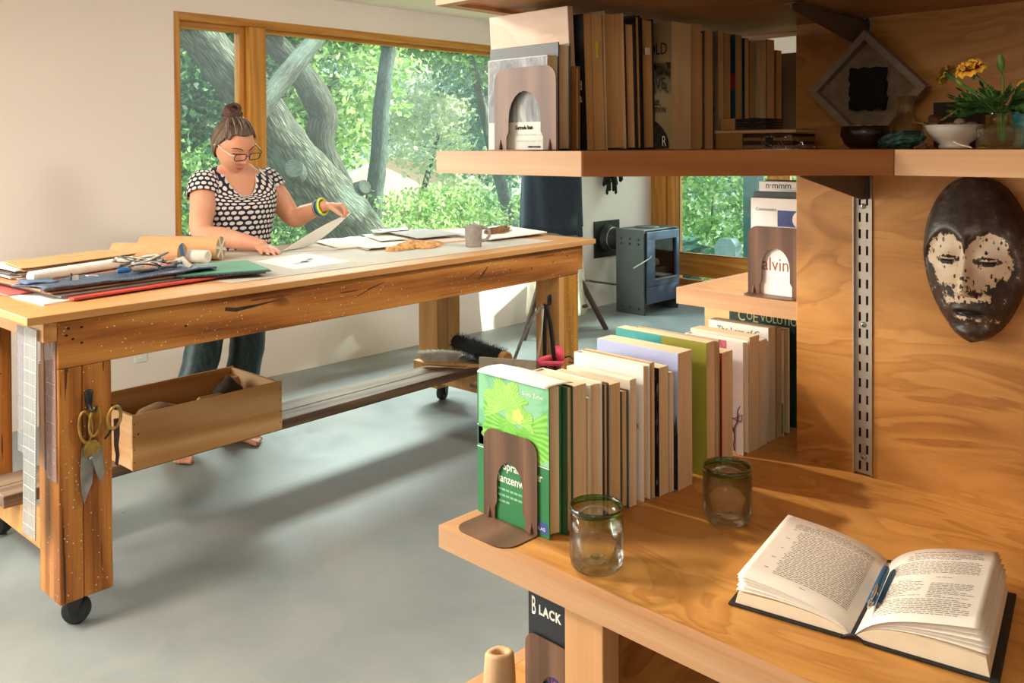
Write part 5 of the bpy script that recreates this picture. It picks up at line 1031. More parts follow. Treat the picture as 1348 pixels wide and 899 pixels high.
o = mbx.build('stitches', plain('pale_thread', '#b8b4aa', 0.8), t); o['kind'] = 'stuff'
t = thing('large_paper_roll', 'long white paper roll lying behind the denim cloth', 'paper roll', tw(0.17, 0.53, zz))
MB().tube([tw(0.165, 0.440, zz + 0.0185), tw(0.30, 0.485, zz + 0.0185), tw(0.565, 0.572, zz + 0.0185)], [0.0175, 0.018, 0.018], 20).build('roll', PAP[0], t)
# upper pile at the back left
zb2 = ZS + 0.0005; t0_ = [(0.15, 0.62), (0.62, 0.70), (0.58, 1.0), (0.12, 1.0)]
t = thing('paper_stack', 'uneven stack of drawings and red and white papers under the kraft folder', 'papers', tw(0.2, 0.7, ZS + 0.02), group=None)
zc_ = ZS + 0.0362
rg = random.Random(9)
for k in range(9):
    dx, dy = rg.uniform(-0.03, 0.03), rg.uniform(-0.012, 0.02); h = 0.0032
    MB().prism([(0.165 + dx, 0.535 + dy), (0.60 + dx * 0.5, 0.640 + dy), (0.57 + dx, 0.86), (0.16 + dx, 0.80)], zc_ + k * 0.0036, zc_ + k * 0.0036 + h, 0, TM).build('sheet_bundle', (PAP[0], PAP[1], PAP[2], GREYB, REDC, PAP[0], PAP[1], LEATH, PAP[0])[(k * 4 + 1) % 9], t)
t = thing('kraft_folder', 'large kraft-brown folder lying on top of the back pile', 'folder', tw(0.18, 0.66, zc_ + 0.052))
zk = zc_ + 0.0372
MB().prism([(0.165, 0.520), (0.205, 0.512), (0.605, 0.622), (0.585, 0.80), (0.545, 0.83), (0.185, 0.735)], zk, zk + 0.003, 0, TM).prism([(0.172, 0.526), (0.212, 0.518), (0.600, 0.626), (0.58, 0.80), (0.54, 0.825), (0.19, 0.735)], zk - 0.0042, zk - 0.001, 1, TM).build('folder', [KRAFT, plain('dark_folder_edge', '#3c3026', 0.8)], t)
MB().box(0.36, 0.44, 0.700, 0.7025, zk + 0.003, zk + 0.0034, 0, TM @ Matrix.Rotation(0.0, 4, 'Z')).build('slot', MAT['black'], t)
# green portfolio and its cloth wrapper
t = thing('green_portfolio', 'flat green portfolio with dark cloth edges, right of the denim cloth', 'portfolio', tw(0.56, 0.25, ZS + 0.01))
zg = ZS + 0.0135
gp_ = [(0.575, 0.262), (0.875, 0.145), (0.965, 0.44), (0.665, 0.53)]
MB().prism(gp_, zg + 0.011, zg + 0.015, 0, TM).build('cover', plain('green_cover', '#4f8a6c', 0.55, 0, 0.08, 8), t, 0.001)
MB().prism([(0.568, 0.262), (0.878, 0.139), (0.970, 0.445), (0.660, 0.536)], zg + 0.0075, zg + 0.0108, 0, TM).build('cloth_edge', DENIM, t, 0.001)
MB().prism([(0.60, 0.262), (0.865, 0.156), (0.94, 0.43), (0.67, 0.515)], zg, zg + 0.007, 0, TM).build('inner_sheets', plain('speckled_cloth', '#6b6560', 0.9, 0, 0.5, 160), t)
MB().prism([(0.60, 0.25), (0.72, 0.21), (0.80, 0.46), (0.68, 0.50)], ZS + 0.0127, zg - 0.0003, 0, TM).build('under_sheet', LEATH, t)
# rolls and tubes
CARD = plain('card_tube', '#c99a6a', 0.75, 0, 0.06, 20); CARDE = plain('tube_end', '#a98e70', 0.8, 0, 0.1); BLUE = plain('blue_tape', '#2f6fa8', 0.5)
def tube_thing(name, label, a, b, r, mat, endmat=None, tape=None, hollow=False, core='#6a4a34'):
    t = thing(name, label, 'tube', tw(*a)); A, B = Vector(tw(*a)), Vector(tw(*b)); Q = (B - A).to_track_quat('Z', 'Y').to_matrix().to_4x4(); L = (B - A).length; M_ = Matrix.Translation(A) @ Q
    if hollow: MB().lathe([(r, 0), (r, L), (r * 0.62, L), (r * 0.60, L - 0.04), (0.0, L - 0.04)], 24, 0, M_).build('roll', mat, t); MB().lathe([(r * 0.6, L - 0.038), (0, L - 0.037)], 20, 0, M_).build('hollow', plain('roll_core', core, 0.8), t)
    else:
        MB().lathe([(0, 0), (r, 0), (r, L), (0, L)], 28, 0, M_, False).build('tube', mat, t)
        if endmat: MB().lathe([(0, L), (r * 0.97, L), (r * 0.97, L + 0.001), (0, L + 0.001)], 28, 0, M_, False).build('end_cap', endmat, t)
        if tape:
            for w, rot in tape: MB().box(-w / 2, w / 2, -r * 0.98, r * 0.98, L + 0.001, L + 0.0016, 0, M_ @ Matrix.Rotation(rot, 4, 'Z')).build('tape', BLUE if w > 0.02 else PAP[1], t)
    return t
tube_thing('cardboard_tube', 'fat cardboard tube with a blue tape strip across its end', (0.66, 0.93, ZS + 0.046), (0.828, 0.70, ZS + 0.046), 0.0435, CARD, CARDE, [(0.028, 0.35)])
tube_thing('cardboard_tube', 'fattest cardboard tube, its end crossed with pale tape, by the resting hand', (0.80, 0.985, ZS + 0.0515), (1.008, 0.715, ZS + 0.0515), 0.050, CARD, CARDE, [(0.012, 0.4), (0.012, 1.4), (0.014, 2.3)])
tube_thing('paper_roll', 'white paper roll with an open dark core before the blue-taped tube', (0.62, 0.80, ZS + 0.0235), (0.715, 0.635, ZS + 0.0235), 0.0225, PAP[0], hollow=True)
tube_thing('paper_roll', 'small cream paper roll between the two cardboard tubes', (0.855, 0.765, ZS + 0.0295), (0.915, 0.655, ZS + 0.0295), 0.027, PAP[0], hollow=True)
# webbing straps, clips and small tools on the denim
t = thing('webbing_bundle', 'tangled pale webbing straps lying at the middle of the denim cloth', 'straps', tw(0.52, 0.42, zz + 0.01)); WEB = plain('pale_webbing', '#c4bcb0', 0.85, 0, 0.12, 60); WEBD = plain('grey_webbing', '#6a6864', 0.85, 0, 0.12, 60)
rg = random.Random(21)
for k in range(7):
    cx, cy = 0.57 + rg.uniform(-0.07, 0.07), 0.43 + rg.uniform(-0.04, 0.04); a0 = rg.uniform(0, 6); pts = [tw(cx + (0.07 + 0.02 * rg.random()) * math.cos(a0 + q * 0.55), cy + 0.05 * math.sin(a0 + q * 0.55), zz + 0.018 + 0.012 * k * 0.45 + 0.010 * math.sin(q * 1.2 + k)) for q in range(9)]
    MB().tube(pts, 0.008, 6, flat=0.35).build('strap_loop', WEB if k % 3 else WEBD, t)
MB().tube([tw(0.62, 0.37, zz + 0.02), tw(0.645, 0.345, zz + 0.036), tw(0.65, 0.33, zz + 0.02), tw(0.66, 0.318, zz + 0.008)], 0.011, 8).build('strap_end', WEB, t)
for i, (lab, x, y, col, w, l) in enumerate((('small blue spool lying on the denim cloth', 0.40, 0.33, '#2a62a4', 0.024, 0.04), ('short white clip standing on the denim at the left', 0.24, 0.30, '#e0d8cc', 0.010, 0.03), ('dark grey cloth swatch on the denim', 0.46, 0.31, '#33383e', 0.03, 0.06), ('pale wire clip on the left of the denim', 0.31, 0.31, '#c8c8c4', 0.008, 0.05))):
    t = thing(('thread_spool', 'clip', 'cloth_swatch', 'wire_clip')[i], lab, ('spool', 'clip', 'swatch', 'clip')[i], tw(x, y, zz + 0.011))
    if i == 2: MB().box(x, x + 0.075, y, y + 0.03, zz + 0.0115, zz + 0.016, 0, TM).box(x + 0.09, x + 0.15, y + 0.01, y + 0.035, zz + 0.0115, zz + 0.018, 0, TM).build('swatch', plain('swatch', col, 0.9, 0, 0.2), t, 0.001)
    elif i == 0: MB().tube([tw(x, y, zz + 0.021), tw(x + 0.01, y, zz + 0.021), tw(x + 0.04, y + 0.004, zz + 0.021), tw(x + 0.05, y + 0.004, zz + 0.021)], [0.006, 0.010, 0.010, 0.005], 12).build('spool', plain('spool_blue', col, 0.5), t)
    elif i == 1: MB().box(x, x + 0.022, y, y + 0.006, zz + 0.011, zz + 0.026, 0, TM).box(x - 0.002, x + 0.002, y, y + 0.008, zz + 0.011, zz + 0.034, 1, TM).build('clip', [plain('clip_white', col, 0.5), MAT['black']], t)
    else: MB().tube([tw(x + 0.02 * math.cos(q), y + 0.012 * math.sin(q), zz + 0.014 + 0.006 * math.sin(q * 0.5)) for q in [0.4 * j for j in range(14)]], 0.002, 6).build('wire', plain('wire', col, 0.3, 0.7), t)
# drawing, sheets and papers
t = thing('ink_drawing', 'white sheet with a grey ink drawing lying before the woman', 'drawing', tw(1.05, 0.24, zm_))
dq = [(1.045, 0.235), (1.330, 0.255), (1.375, 0.640), (1.080, 0.560)]
MB().prism(dq, zm_, zm_ + 0.0006, 0, TM).build('sheet', MAT['paper'], t)
INK2 = noisepic('ink_wash', [(0.35, C('#5f625f')), (0.55, C('#8d908c')), (0.7, C('#d0cec8'))], 60)
for (cx, cy, rx, ry, rot) in ((1.17, 0.37, 0.055, 0.028, 0.5), (1.225, 0.41, 0.06, 0.022, 0.6), (1.27, 0.455, 0.04, 0.012, 0.9)):
    MB().prism([(cx + rx * math.cos(a) * math.cos(rot) * (1 + 0.15 * math.sin(5 * a)) - ry * math.sin(a) * math.sin(rot), cy + rx * math.cos(a) * math.sin(rot) + ry * math.sin(a) * math.cos(rot)) for a in [i * math.pi / 14 for i in range(28)]], zm_ + 0.0006, zm_ + 0.0008, 0, TM).build('ink_wash', INK2, t)
slab('loose_sheet', 'white sheet under the ink drawing near the green portfolio', 'paper', [(0.98, 0.20), (1.20, 0.19), (1.21, 0.50), (1.0, 0.52)], zm_ - 0.0001, zm_ - 0.00002, PAP[0]) if False else None
# big sheet whose corner the woman lifts
t = thing('lifted_sheet', 'large white sheet whose corner the woman lifts with her left hand', 'paper', tw(1.35, 0.70, zm_))
P0, P1, PH = Vector(tw(1.30, 0.74, zm_ + 0.001)), Vector(tw(1.67, 0.575, zm_ + 0.001)), Vector((-3.592, 2.533, 1.092))
PB = Vector(tw(1.40, 0.90, zm_ + 0.001)); 
LB, RB_ = Vector(tw(1.318, 0.742, zm_ + 0.001)), Vector(tw(1.475, 0.80, zm_ + 0.001))
def liftfn(u, v):
    base = LB.lerp(RB_, u); top = PH + Vector((0.0, -0.004 + 0.010 * u, 0.0)); q = base.lerp(top, v); bow = math.sin(math.pi * v)
    return tuple(q + Vector((0, 0, -0.030 * bow * u * u)) + Vector((0, -0.02, 0)) * bow * u * u + Vector((0, 0, 0.012 * bow * (1 - u))))
def flatfn(u, v):
    a = Vector(tw(1.318, 0.742, zm_ + 0.001)).lerp(Vector(tw(1.67, 0.575, zm_ + 0.0012)), u); b_ = Vector(tw(1.475, 0.80, zm_ + 0.001)).lerp(Vector(tw(1.80, 0.78, zm_ + 0.0012)), u)
    q = a.lerp(b_, v); return (q.x, q.y, q.z + 0.004 * max(0, u - 0.6) ** 2 * 6)
MB().grid(liftfn, 16, 18).grid(flatfn, 16, 6).build('sheet', MAT['thin'], t, 0, False, 0.0006)
t = thing('flat_papers', 'torn-edged white papers spread on the mat behind the orange fleece', 'papers', tw(1.7, 0.6, zm_))
for k, q in enumerate(([(1.62, 0.50), (1.98, 0.54), (2.06, 0.92), (1.72, 0.93)], [(1.55, 0.62), (1.80, 0.60), (1.95, 0.98), (1.66, 0.99)], [(1.86, 0.70), (2.10, 0.62), (2.22, 0.96), (1.98, 1.0)], [(1.60, 0.47), (1.74, 0.46), (1.78, 0.60), (1.63, 0.60)])):
    n = len(q); pts = []
    rg = random.Random(k)
    for i in range(n):
        a, b_ = Vector(q[i]), Vector(q[(i + 1) % n])
        for s_ in range(6): p = a.lerp(b_, s_ / 6); pts.append((p.x + rg.uniform(-0.006, 0.006), p.y + rg.uniform(-0.006, 0.006)))
    MB().grid(lambda u, v: tw(*( (Vector(q[0]).lerp(Vector(q[1]), u)).lerp(Vector(q[3]).lerp(Vector(q[2]), u), v) ), zm_ + 0.002 + 0.0035 * k + 0.004 * noise.noise(Vector((u * 4, v * 4, k)))+ 0.010 * max(0, v - 0.75) * (1 + noise.noise(Vector((u * 7, 0, k))))), 14, 10).build('sheet', PAP[k % 3 if k != 2 else 1], t, 0, False, 0.0006)
# orange fleece
FLE = plain('orange_fleece', '#d5a067', 0.95, 0, 0.3, 45, 0.6)
t = thing('wool_tufts', 'tufts of orange-tan wool lying on the mat in front of the papers', 'wool', tw(1.8, 0.42, zm_))
rg = random.Random(4)
for k, (cx, cy, rr_, hh) in enumerate(((1.69, 0.40, 0.035, 0.020), (1.76, 0.41, 0.045, 0.026), (1.83, 0.44, 0.052, 0.030), (1.89, 0.46, 0.04, 0.026), (1.85, 0.37, 0.045, 0.024), (1.915, 0.40, 0.042, 0.024), (1.97, 0.43, 0.035, 0.018))):
    def tuft(u, v, cx=cx, cy=cy, rr_=rr_, hh=hh, k=k):
        th = 2 * math.pi * u; ph = 0.5 * math.pi * v; d = Vector((math.cos(th) * math.sin(ph), math.sin(th) * math.sin(ph), math.cos(ph))); s_ = 1 + 0.22 * noise.noise(d * 3 + Vector((k * 3, 0, 0))) + 0.1 * noise.noise(d * 8)
        return tw(cx + d.x * rr_ * s_ * 1.25, cy + d.y * rr_ * s_, zm_ + 0.0009 + hh * d.z * s_)
    MB().grid(tuft, 22, 9, 0, True, False).build('tuft', FLE, t)
# mug
SPK = NT('speckled_stoneware'); vo = SPK.vor(SPK.coords('Object'), 260); spn = SPK.noise(SPK.coords('Object'), 40, 3); SPKM = SPK.fin(SPK.mix(SPK.math('LESS_THAN', vo.outputs['Distance'], 0.28), SPK.ramp(spn, [(0.3, C('#8c837c')), (0.7, C('#a39a92'))]), C('#5f5750')), 0.5, 0, 0.4)
mx_, my_ = 2.035, 0.235
t = thing('stoneware_mug', 'grey speckled stoneware mug near the far end of the mat', 'mug', tw(mx_, my_, zm_)); MM = Matrix.Translation(tw(mx_, my_, zm_ + 0.0003))
MB().lathe([(0, 0), (0.036, 0), (0.037, 0.004), (0.0395, 0.05), (0.043, 0.098), (0.0425, 0.1005), (0.040, 0.0985), (0.0365, 0.05), (0.034, 0.008), (0, 0.007)], 32, 0, MM).build('cup', SPKM, t)
hd = Vector((0.72, 0.70, 0)).normalized()
MB().tube([tuple(Vector(tw(mx_, my_, zm_)) + hd * a + Vector((0, 0, b_))) for a, b_ in ((0.041, 0.086), (0.060, 0.088), (0.074, 0.074), (0.074, 0.050), (0.060, 0.032), (0.039, 0.026))], 0.0058, 10, flat=1.3).build('handle', SPKM, t)
# far papers, boards and the brown fibre
GB2 = 'papers at the far end of the table'
slab('drawing_board', 'white board with a shadowed underside at the far right of the table', 'board', [(2.22, 0.30), (2.66, 0.30), (2.80, 0.74), (2.36, 0.78)], zm_ + 0.012, zm_ + 0.018, PAP[0], GB2, 'board')
slab('paper_pad', 'pad of cream papers under the white board', 'papers', [(2.26, 0.36), (2.60, 0.36), (2.60, 0.72), (2.30, 0.74)], zm_, zm_ + 0.0118, PAP[1], GB2, 'pad')
slab('grey_board', 'grey board lying behind the mug', 'board', [(1.98, 0.56), (2.26, 0.54), (2.34, 0.90), (2.10, 0.96)], zm_ + 0.020, zm_ + 0.024, plain('pale_grey_board', '#b5b2ae', 0.8), GB2, 'board')
slab('cream_board', 'cream board beneath the grey board behind the mug', 'board', [(1.92, 0.44), (2.20, 0.42), (2.21, 0.80), (2.04, 0.86)], zm_ + 0.0002, zm_ + 0.008, PAP[2], GB2, 'board')
slab('ink_sheet', 'sheet with a black ink mark lying behind the orange wool', 'paper', [(1.98, 0.90), (2.20, 0.88), (2.30, 1.0), (2.06, 1.02)], zm_ + 0.028, zm_ + 0.0286, PAP[0], GB2)
MB().prism([(2.05 + 0.04 * math.cos(a), 0.955 + 0.012 * math.sin(a)) for a in [i * math.pi / 8 for i in range(16)]], zm_ + 0.0286, zm_ + 0.0288, 0, TM).build('ink_mark', MAT['ink'], [o for o in bpy.data.objects if o.name.startswith('ink_sheet')][0])
t = thing('fibre_bundle', 'bundle of brown plant fibre lying on the white board right of the mug', 'fibre', tw(2.4, 0.46, zm_ + 0.018)); FIB = plain('brown_fibre', '#a5794f', 0.9, 0, 0.35, 60); rg = random.Random(8); mb = MB()
for k in range(90):
    y0_ = rg.gauss(0, 0.018); zq = zm_ + 0.020 + max(0, rg.gauss(0.010, 0.006)) * (1 - abs(y0_) * 12); ph = rg.uniform(0, 6)
    mb.tube([tw(2.36 + 0.26 * s_, 0.45 + 0.10 * s_ + y0_ * (0.6 + math.sin(s_ * 3.1)) + 0.004 * math.sin(s_ * 9 + ph), zq + 0.002 * math.sin(s_ * 7 + ph)) for s_ in [0, 0.25, 0.5, 0.75, 1.0]], 0.0018, 4)
o = mb.build('fibres', FIB, t); o['kind'] = 'stuff'
MB().tube([tw(2.37, 0.455, zm_ + 0.024), tw(2.49, 0.50, zm_ + 0.028), tw(2.61, 0.545, zm_ + 0.024)], [0.006, 0.018, 0.006], 10, flat=0.5).build('fibre_core', FIB, t)
# ------------------------------------------------------------------ the woman behind the table
def skinmat(name, base, red):
    t = NT(name); v = t.coords('Object'); n = t.noise(v, 9, 3); n2 = t.noise(v, 120, 3)
    col = t.ramp(n, [(0.3, C(base)), (0.75, C(red))]); t.bump(n2, 0.06, 0.002)
    t.b.inputs['Subsurface Weight'].default_value = 0.08; t.b.inputs['Subsurface Radius'].default_value = (0.02, 0.008, 0.004)
    return t.fin(col, 0.5, 0, 0.35)
SKIN = skinmat('sunny_skin', '#d9a183', '#cf8b6c'); SKIN2 = skinmat('lid_skin', '#cc9074', '#b87a60')
pr = thing('person', 'woman in a dotted blouse and glasses sorting papers behind the work table', 'person', (-3.95, 2.08, 0.0))
def ell(c, a, b, n=40, zf=None, rot=0.0, p=2.3):
    out = []
    for j in range(n):
        th = 2 * math.pi * j / n; ct, st = math.cos(th), math.sin(th)
        x = a * math.copysign(abs(ct) ** (2 / p), ct); y = b * math.copysign(abs(st) ** (2 / p), st)
        xr, yr = x * math.cos(rot) - y * math.sin(rot), x * math.sin(rot) + y * math.cos(rot)
        out.append((c[0] + xr, c[1] + yr, c[2] + (zf(th) if zf else 0)))
    return out
TROT = math.radians(-8)
TOR = [((-3.985, 2.075, 0.70), .118, .195), ((-3.98, 2.08, 0.80), .128, .200), ((-3.972, 2.088, 0.90), .132, .195), ((-3.962, 2.095, 1.00), .134, .186), ((-3.950, 2.102, 1.08), .142, .186), ((-3.942, 2.106, 1.14), .150, .190), ((-3.940, 2.108, 1.19), .142, .190), ((-3.942, 2.110, 1.235), .118, .186)]
bm_ = MB()
rings = [ell(c, a - .012, b - .012, 36, None, TROT) for c, a, b in TOR]
rings += [ell((-3.945, 2.112, 1.272), .086, .165, 36, None, TROT), ell((-3.942, 2.110, 1.300), .072, .124, 36, None, TROT), ell((-3.934, 2.106, 1.322), .066, .090, 36, None, TROT), ell((-3.915, 2.098, 1.345), .057, .058, 36), ell((-3.895, 2.092, 1.385), .055, .055, 36), ell((-3.885, 2.09, 1.42), .05, .05, 36)]
bm_.loft(rings)
# limbs
RS, RE, RW = Vector((-3.925, 1.940, 1.245)), Vector((-3.805, 1.868, 1.030)), Vector((-3.570, 2.030, 0.978))
LS, LE, LW = Vector((-3.965, 2.285, 1.250)), Vector((-3.865, 2.385, 1.062)), Vector((-3.672, 2.432, 1.128))
def chain(pts, rad, n=16, sub=5):
    P = [Vector(p) for p in pts]; Q = []; R = []
    for i in range(len(P) - 1):
        p0, p1, p2, p3 = P[max(i - 1, 0)], P[i], P[i + 1], P[min(i + 2, len(P) - 1)]
        for k in range(sub):
            s = k / sub; Q.append(0.5 * ((2 * p1) + (p2 - p0) * s + (2 * p0 - 5 * p1 + 4 * p2 - p3) * s * s + (3 * p1 - p0 - 3 * p2 + p3) * s ** 3)); R.append(rad[i] * (1 - s) + rad[i + 1] * s)
    Q.append(P[-1]); R.append(rad[-1]); return Q, R
def arm(mb, S, E, W):
    q, r = chain([S + (S - E) * 0.12, S, S.lerp(E, 0.5), E, E.lerp(W, 0.35), E.lerp(W, 0.75), W, W + (W - E) * 0.08], [0.052, 0.064, 0.058, 0.046, 0.046, 0.036, 0.0275, 0.027]); mb.tube(q, r, 18)
arm(bm_, RS, RE, RW); arm(bm_, LS, LE, LW)
def hand(mb, W, d, up, side, curls, spread=0.10, thumb=(0.7, -0.25), lens=(0.068, 0.076, 0.070, 0.055)):
    """W wrist, d pointing direction, up = back of the hand, side = unit vector towards the thumb; returns finger tips"""
    d = d.normalized(); up = (up - d * up.dot(d)).normalized(); side = (side - d * side.dot(d) - up * side.dot(up)).normalized()
    rings = []
    for f, w, h in ((-0.01, .026, .022), (0.015, .030, .019), (0.045, .039, .016), (0.075, .042, .0145), (0.092, .040, .012)):
        c = W + d * f; rings.append([tuple(c + side * w * math.cos(a) + up * h * math.sin(a)) for a in [2 * math.pi * j / 16 for j in range(16)]])
    mb.loft(rings); tips = []
    for i in range(4):
        off = (0.0295 - 0.0195 * i); base = W + d * (0.078 + (0.006, 0.010, 0.007, -0.002)[i]) + side * off; L = lens[i]; c1, c2, c3 = curls[i]; dd = (d + side * spread * (1.5 - i) * 0.55).normalized(); p = base; pts = [p - dd * 0.015, p]; ang = 0
        for seg, c in ((0.45, c1), (0.32, c2), (0.23, c3)):
            ang += c; p = p + (dd * math.cos(ang) - up * math.sin(ang)) * L * seg; pts.append(p)
        mb.tube(pts, [0.0098, 0.0095, 0.0088, 0.0080, 0.0062], 10); tips.append(p)
    tb = W + d * 0.028 + side * 0.026; t1 = tb + (d * thumb[0] + side * 0.62 + up * thumb[1]).normalized() * 0.040; t2 = t1 + (d * (thumb[0] + 0.35) + side * 0.18 + up * thumb[1] * 1.3).normalized() * 0.032; t3 = t2 + (d * (thumb[0] + 0.5) + up * thumb[1] * 1.2).normalized() * 0.022
    mb.tube([tb - d * 0.012, tb, t1, t2, t3], [0.014, 0.0155, 0.0115, 0.0098, 0.0068], 10); tips.append(t3); return tips
rt = hand(bm_, RW + Vector((0.006, -0.001, -0.004)), Vector((1, -0.22, -0.12)), Vector((0.15, 0.05, 1)), Vector((-0.3, 1, 0)), [(0.02, 0.12, 0.1), (0.0, 0.12, 0.1), (0.0, 0.12, 0.1), (0.05, 0.15, 0.1)], 0.16, (0.75, -0.15))
lt = hand(bm_, LW + Vector((0.004, 0.004, 0.0)), Vector((0.62, 0.72, 0.02)), Vector((-0.15, 0.10, 1)), Vector((-0.72, 0.62, 0.1)) * -1 if False else Vector((0.7, -0.62, -0.25)), [(0.95, 0.75, 0.35), (0.85, 0.95, 0.5), (0.85, 1.1, 0.7), (0.9, 1.2, 0.7)], 0.05, (0.8, -0.75))
# legs and feet
for s, (hp, kn, an, to) in enumerate((((-3.985, 1.985, 0.80), (-3.955, 1.945, 0.45), (-3.925, 1.815, 0.075), (-3.745, 1.750, 0.020)), ((-3.985, 2.170, 0.80), (-3.955, 2.175, 0.45), (-3.93, 2.085, 0.075), (-3.745, 2.150, 0.020)))):
    h_, k_, a_, t_ = Vector(hp), Vector(kn), Vector(an), Vector(to); q, r = chain([h_, h_.lerp(k_, 0.5), k_, k_.lerp(a_, 0.35), k_.lerp(a_, 0.8), a_], [0.095, 0.082, 0.060, 0.058, 0.040, 0.036]); bm_.tube(q, r, 18)
    fd = Vector((t_.x - a_.x, t_.y - a_.y, 0)).normalized(); sd = Vector((-fd.y, fd.x, 0)); rings = []
    for f, w, h, zc in ((-0.055, .018, .020, .030), (-0.04, .030, .034, .040), (0.0, .034, .046, .048), (0.05, .036, .034, .036), (0.10, .043, .022, .024), (0.14, .044, .015, .017)):
        c = Vector((a_.x, a_.y, zc)) + fd * f; rings.append([tuple(c + sd * w * math.cos(q_) + Vector((0, 0, 1)) * h * math.sin(q_)) for q_ in [2 * math.pi * j / 16 for j in range(16)]])
    bm_.loft(rings)
    for i in range(5):
        sg = 1 if s == 0 else -1; off = (0.030 - 0.0155 * i) * sg; base = Vector((a_.x, a_.y, 0.016)) + fd * (0.132 - 0.004 * i) + sd * off; R_ = (0.0135, 0.0095, 0.0092, 0.0088, 0.0085)[i]
        bm_.tube([base, base + fd * 0.018 + Vector((0, 0, 0.002)), base + fd * (0.038 - 0.003 * i) - Vector((0, 0, 0.002)), base + fd * (0.046 - 0.004 * i) - Vector((0, 0, 0.004))], [R_ * 0.9, R_, R_, R_ * 0.6], 10)
# head
HM = Matrix.Translation((-3.868, 2.086, 1.428)) @ Euler((math.radians(-4), math.radians(30), math.radians(4)), 'ZYX').to_matrix().to_4x4() @ Matrix.Scale(1.06, 4)
HM = Matrix.Translation((-3.868, 2.064, 1.430)) @ Matrix.Rotation(math.radians(6), 4, 'Z') @ Matrix.Rotation(math.radians(30), 4, 'Y') @ Matrix.Rotation(math.radians(5), 4, 'X') @ Matrix.Scale(1.13, 4)
def gs(y, z, cy, cz, sy, sz): return math.exp(-((y - cy) / sy) ** 2 - ((z - cz) / sz) ** 2)
def headp(d, off=0.0):
    x, y, z = d
    X, Y, Z = 0.097 * x, 0.0755 * y, 0.116 * z
    if z < 0: k = (-z) ** 1.5; Y *= 1 - 0.30 * k; X = X * (1 - 0.20 * k) + 0.018 * k
    if x < 0: X *= 1.02
    if x > 0:
        f = max(0.0, min(1.0, (x - 0.25) / 0.35)); X *= 1 - 0.05 * f
        X += f * (0.024 * gs(Y, Z, 0, -0.026, 0.011, 0.014) + 0.013 * gs(Y, Z, 0, -0.004, 0.008, 0.022) + 0.006 * gs(abs(Y), Z, 0.014, -0.032, 0.008, 0.008)
             - 0.008 * gs(abs(Y), Z, 0.032, 0.010, 0.015, 0.011) + 0.005 * gs(abs(Y), Z, 0.026, 0.031, 0.026, 0.009) + 0.006 * gs(abs(Y), Z, 0.040, -0.026, 0.020, 0.020)
             + 0.007 * gs(Y, Z, 0, -0.060, 0.020, 0.0055) + 0.0075 * gs(Y, Z, 0, -0.071, 0.017, 0.006) - 0.003 * gs(Y, Z, 0, -0.0655, 0.020, 0.0025) + 0.009 * gs(Y, Z, 0, -0.096, 0.018, 0.013))
    v = Vector((X, Y, Z)); 
    return v + v.normalized() * off
def headgrid(mb, off, keep=None, nu=72, nv=52, m=0, M=HM, jit=None):
    vs = []; idx = {}; fs = []
    for j in range(nv + 1):
        ph = math.pi * j / nv
        for i in range(nu):
            th = 2 * math.pi * i / nu; d = (math.cos(th) * math.sin(ph), math.sin(th) * math.sin(ph), math.cos(ph)); o = off + (jit(d) if jit else 0); vs.append(M @ headp(d, o))
            idx[(i, j)] = (len(vs) - 1, d)
    for j in range(nv):
        for i in range(nu):
            q = [idx[(i, j)], idx[(i, j + 1)], idx[((i + 1) % nu, j + 1)], idx[((i + 1) % nu, j)]]
            if keep and not all(keep(headp(a[1])) for a in q): continue
            fs.append(tuple(a[0] for a in q))
    mb.add(vs, fs, m, True); return mb
headgrid(bm_, 0.0)
for s in (-1, 1):   # ears
    e = [HM @ Vector((-0.006 + 0.017 * math.cos(a) * 0.8 + 0.004, s * (0.074 + 0.004 * math.sin(a)), 0.002 + 0.028 * math.sin(a))) for a in [2 * math.pi * i / 14 for i in range(15)]]
    bm_.tube(e, 0.0052, 8); bm_.tube([HM @ Vector((0.004, s * 0.071, -0.02)), HM @ Vector((-0.002, s * 0.073, 0.0)), HM @ Vector((-0.004, s * 0.072, 0.02))], [0.007, 0.010, 0.007], 10)
body = bm_.build('body', SKIN, pr)
md = body.modifiers.new('remesh', 'REMESH'); md.mode = 'VOXEL'; md.voxel_size = 0.0042; md.use_smooth_shade = True
md = body.modifiers.new('smooth', 'SMOOTH'); md.factor = 0.5; md.iterations = 3
bake(body)
def hl(name, pts, r, mat, n=8): return MB().tube([HM @ Vector(p) for p in pts], r, n).build(name, mat, pr)
def onface(y, z, off=0.0):
    """point of the face surface at local (y, z)"""
    best = None
    for k in range(4): pass
    lo = None
    zz_ = max(-0.999, min(0.999, z / 0.116)); Yw = 0.0755 * ((1 - 0.30 * (-zz_) ** 1.5) if zz_ < 0 else 1); yy = max(-0.99, min(0.99, y / Yw)); xx = math.sqrt(max(0.0, 1 - zz_ * zz_ - yy * yy)); return tuple(headp((xx, yy, zz_), off))
BROW = plain('brow_hair', '#5d4334', 0.8); LIPS = plain('lips', '#b5695a', 0.5); LASH = plain('lash', '#2a1c18', 0.8)
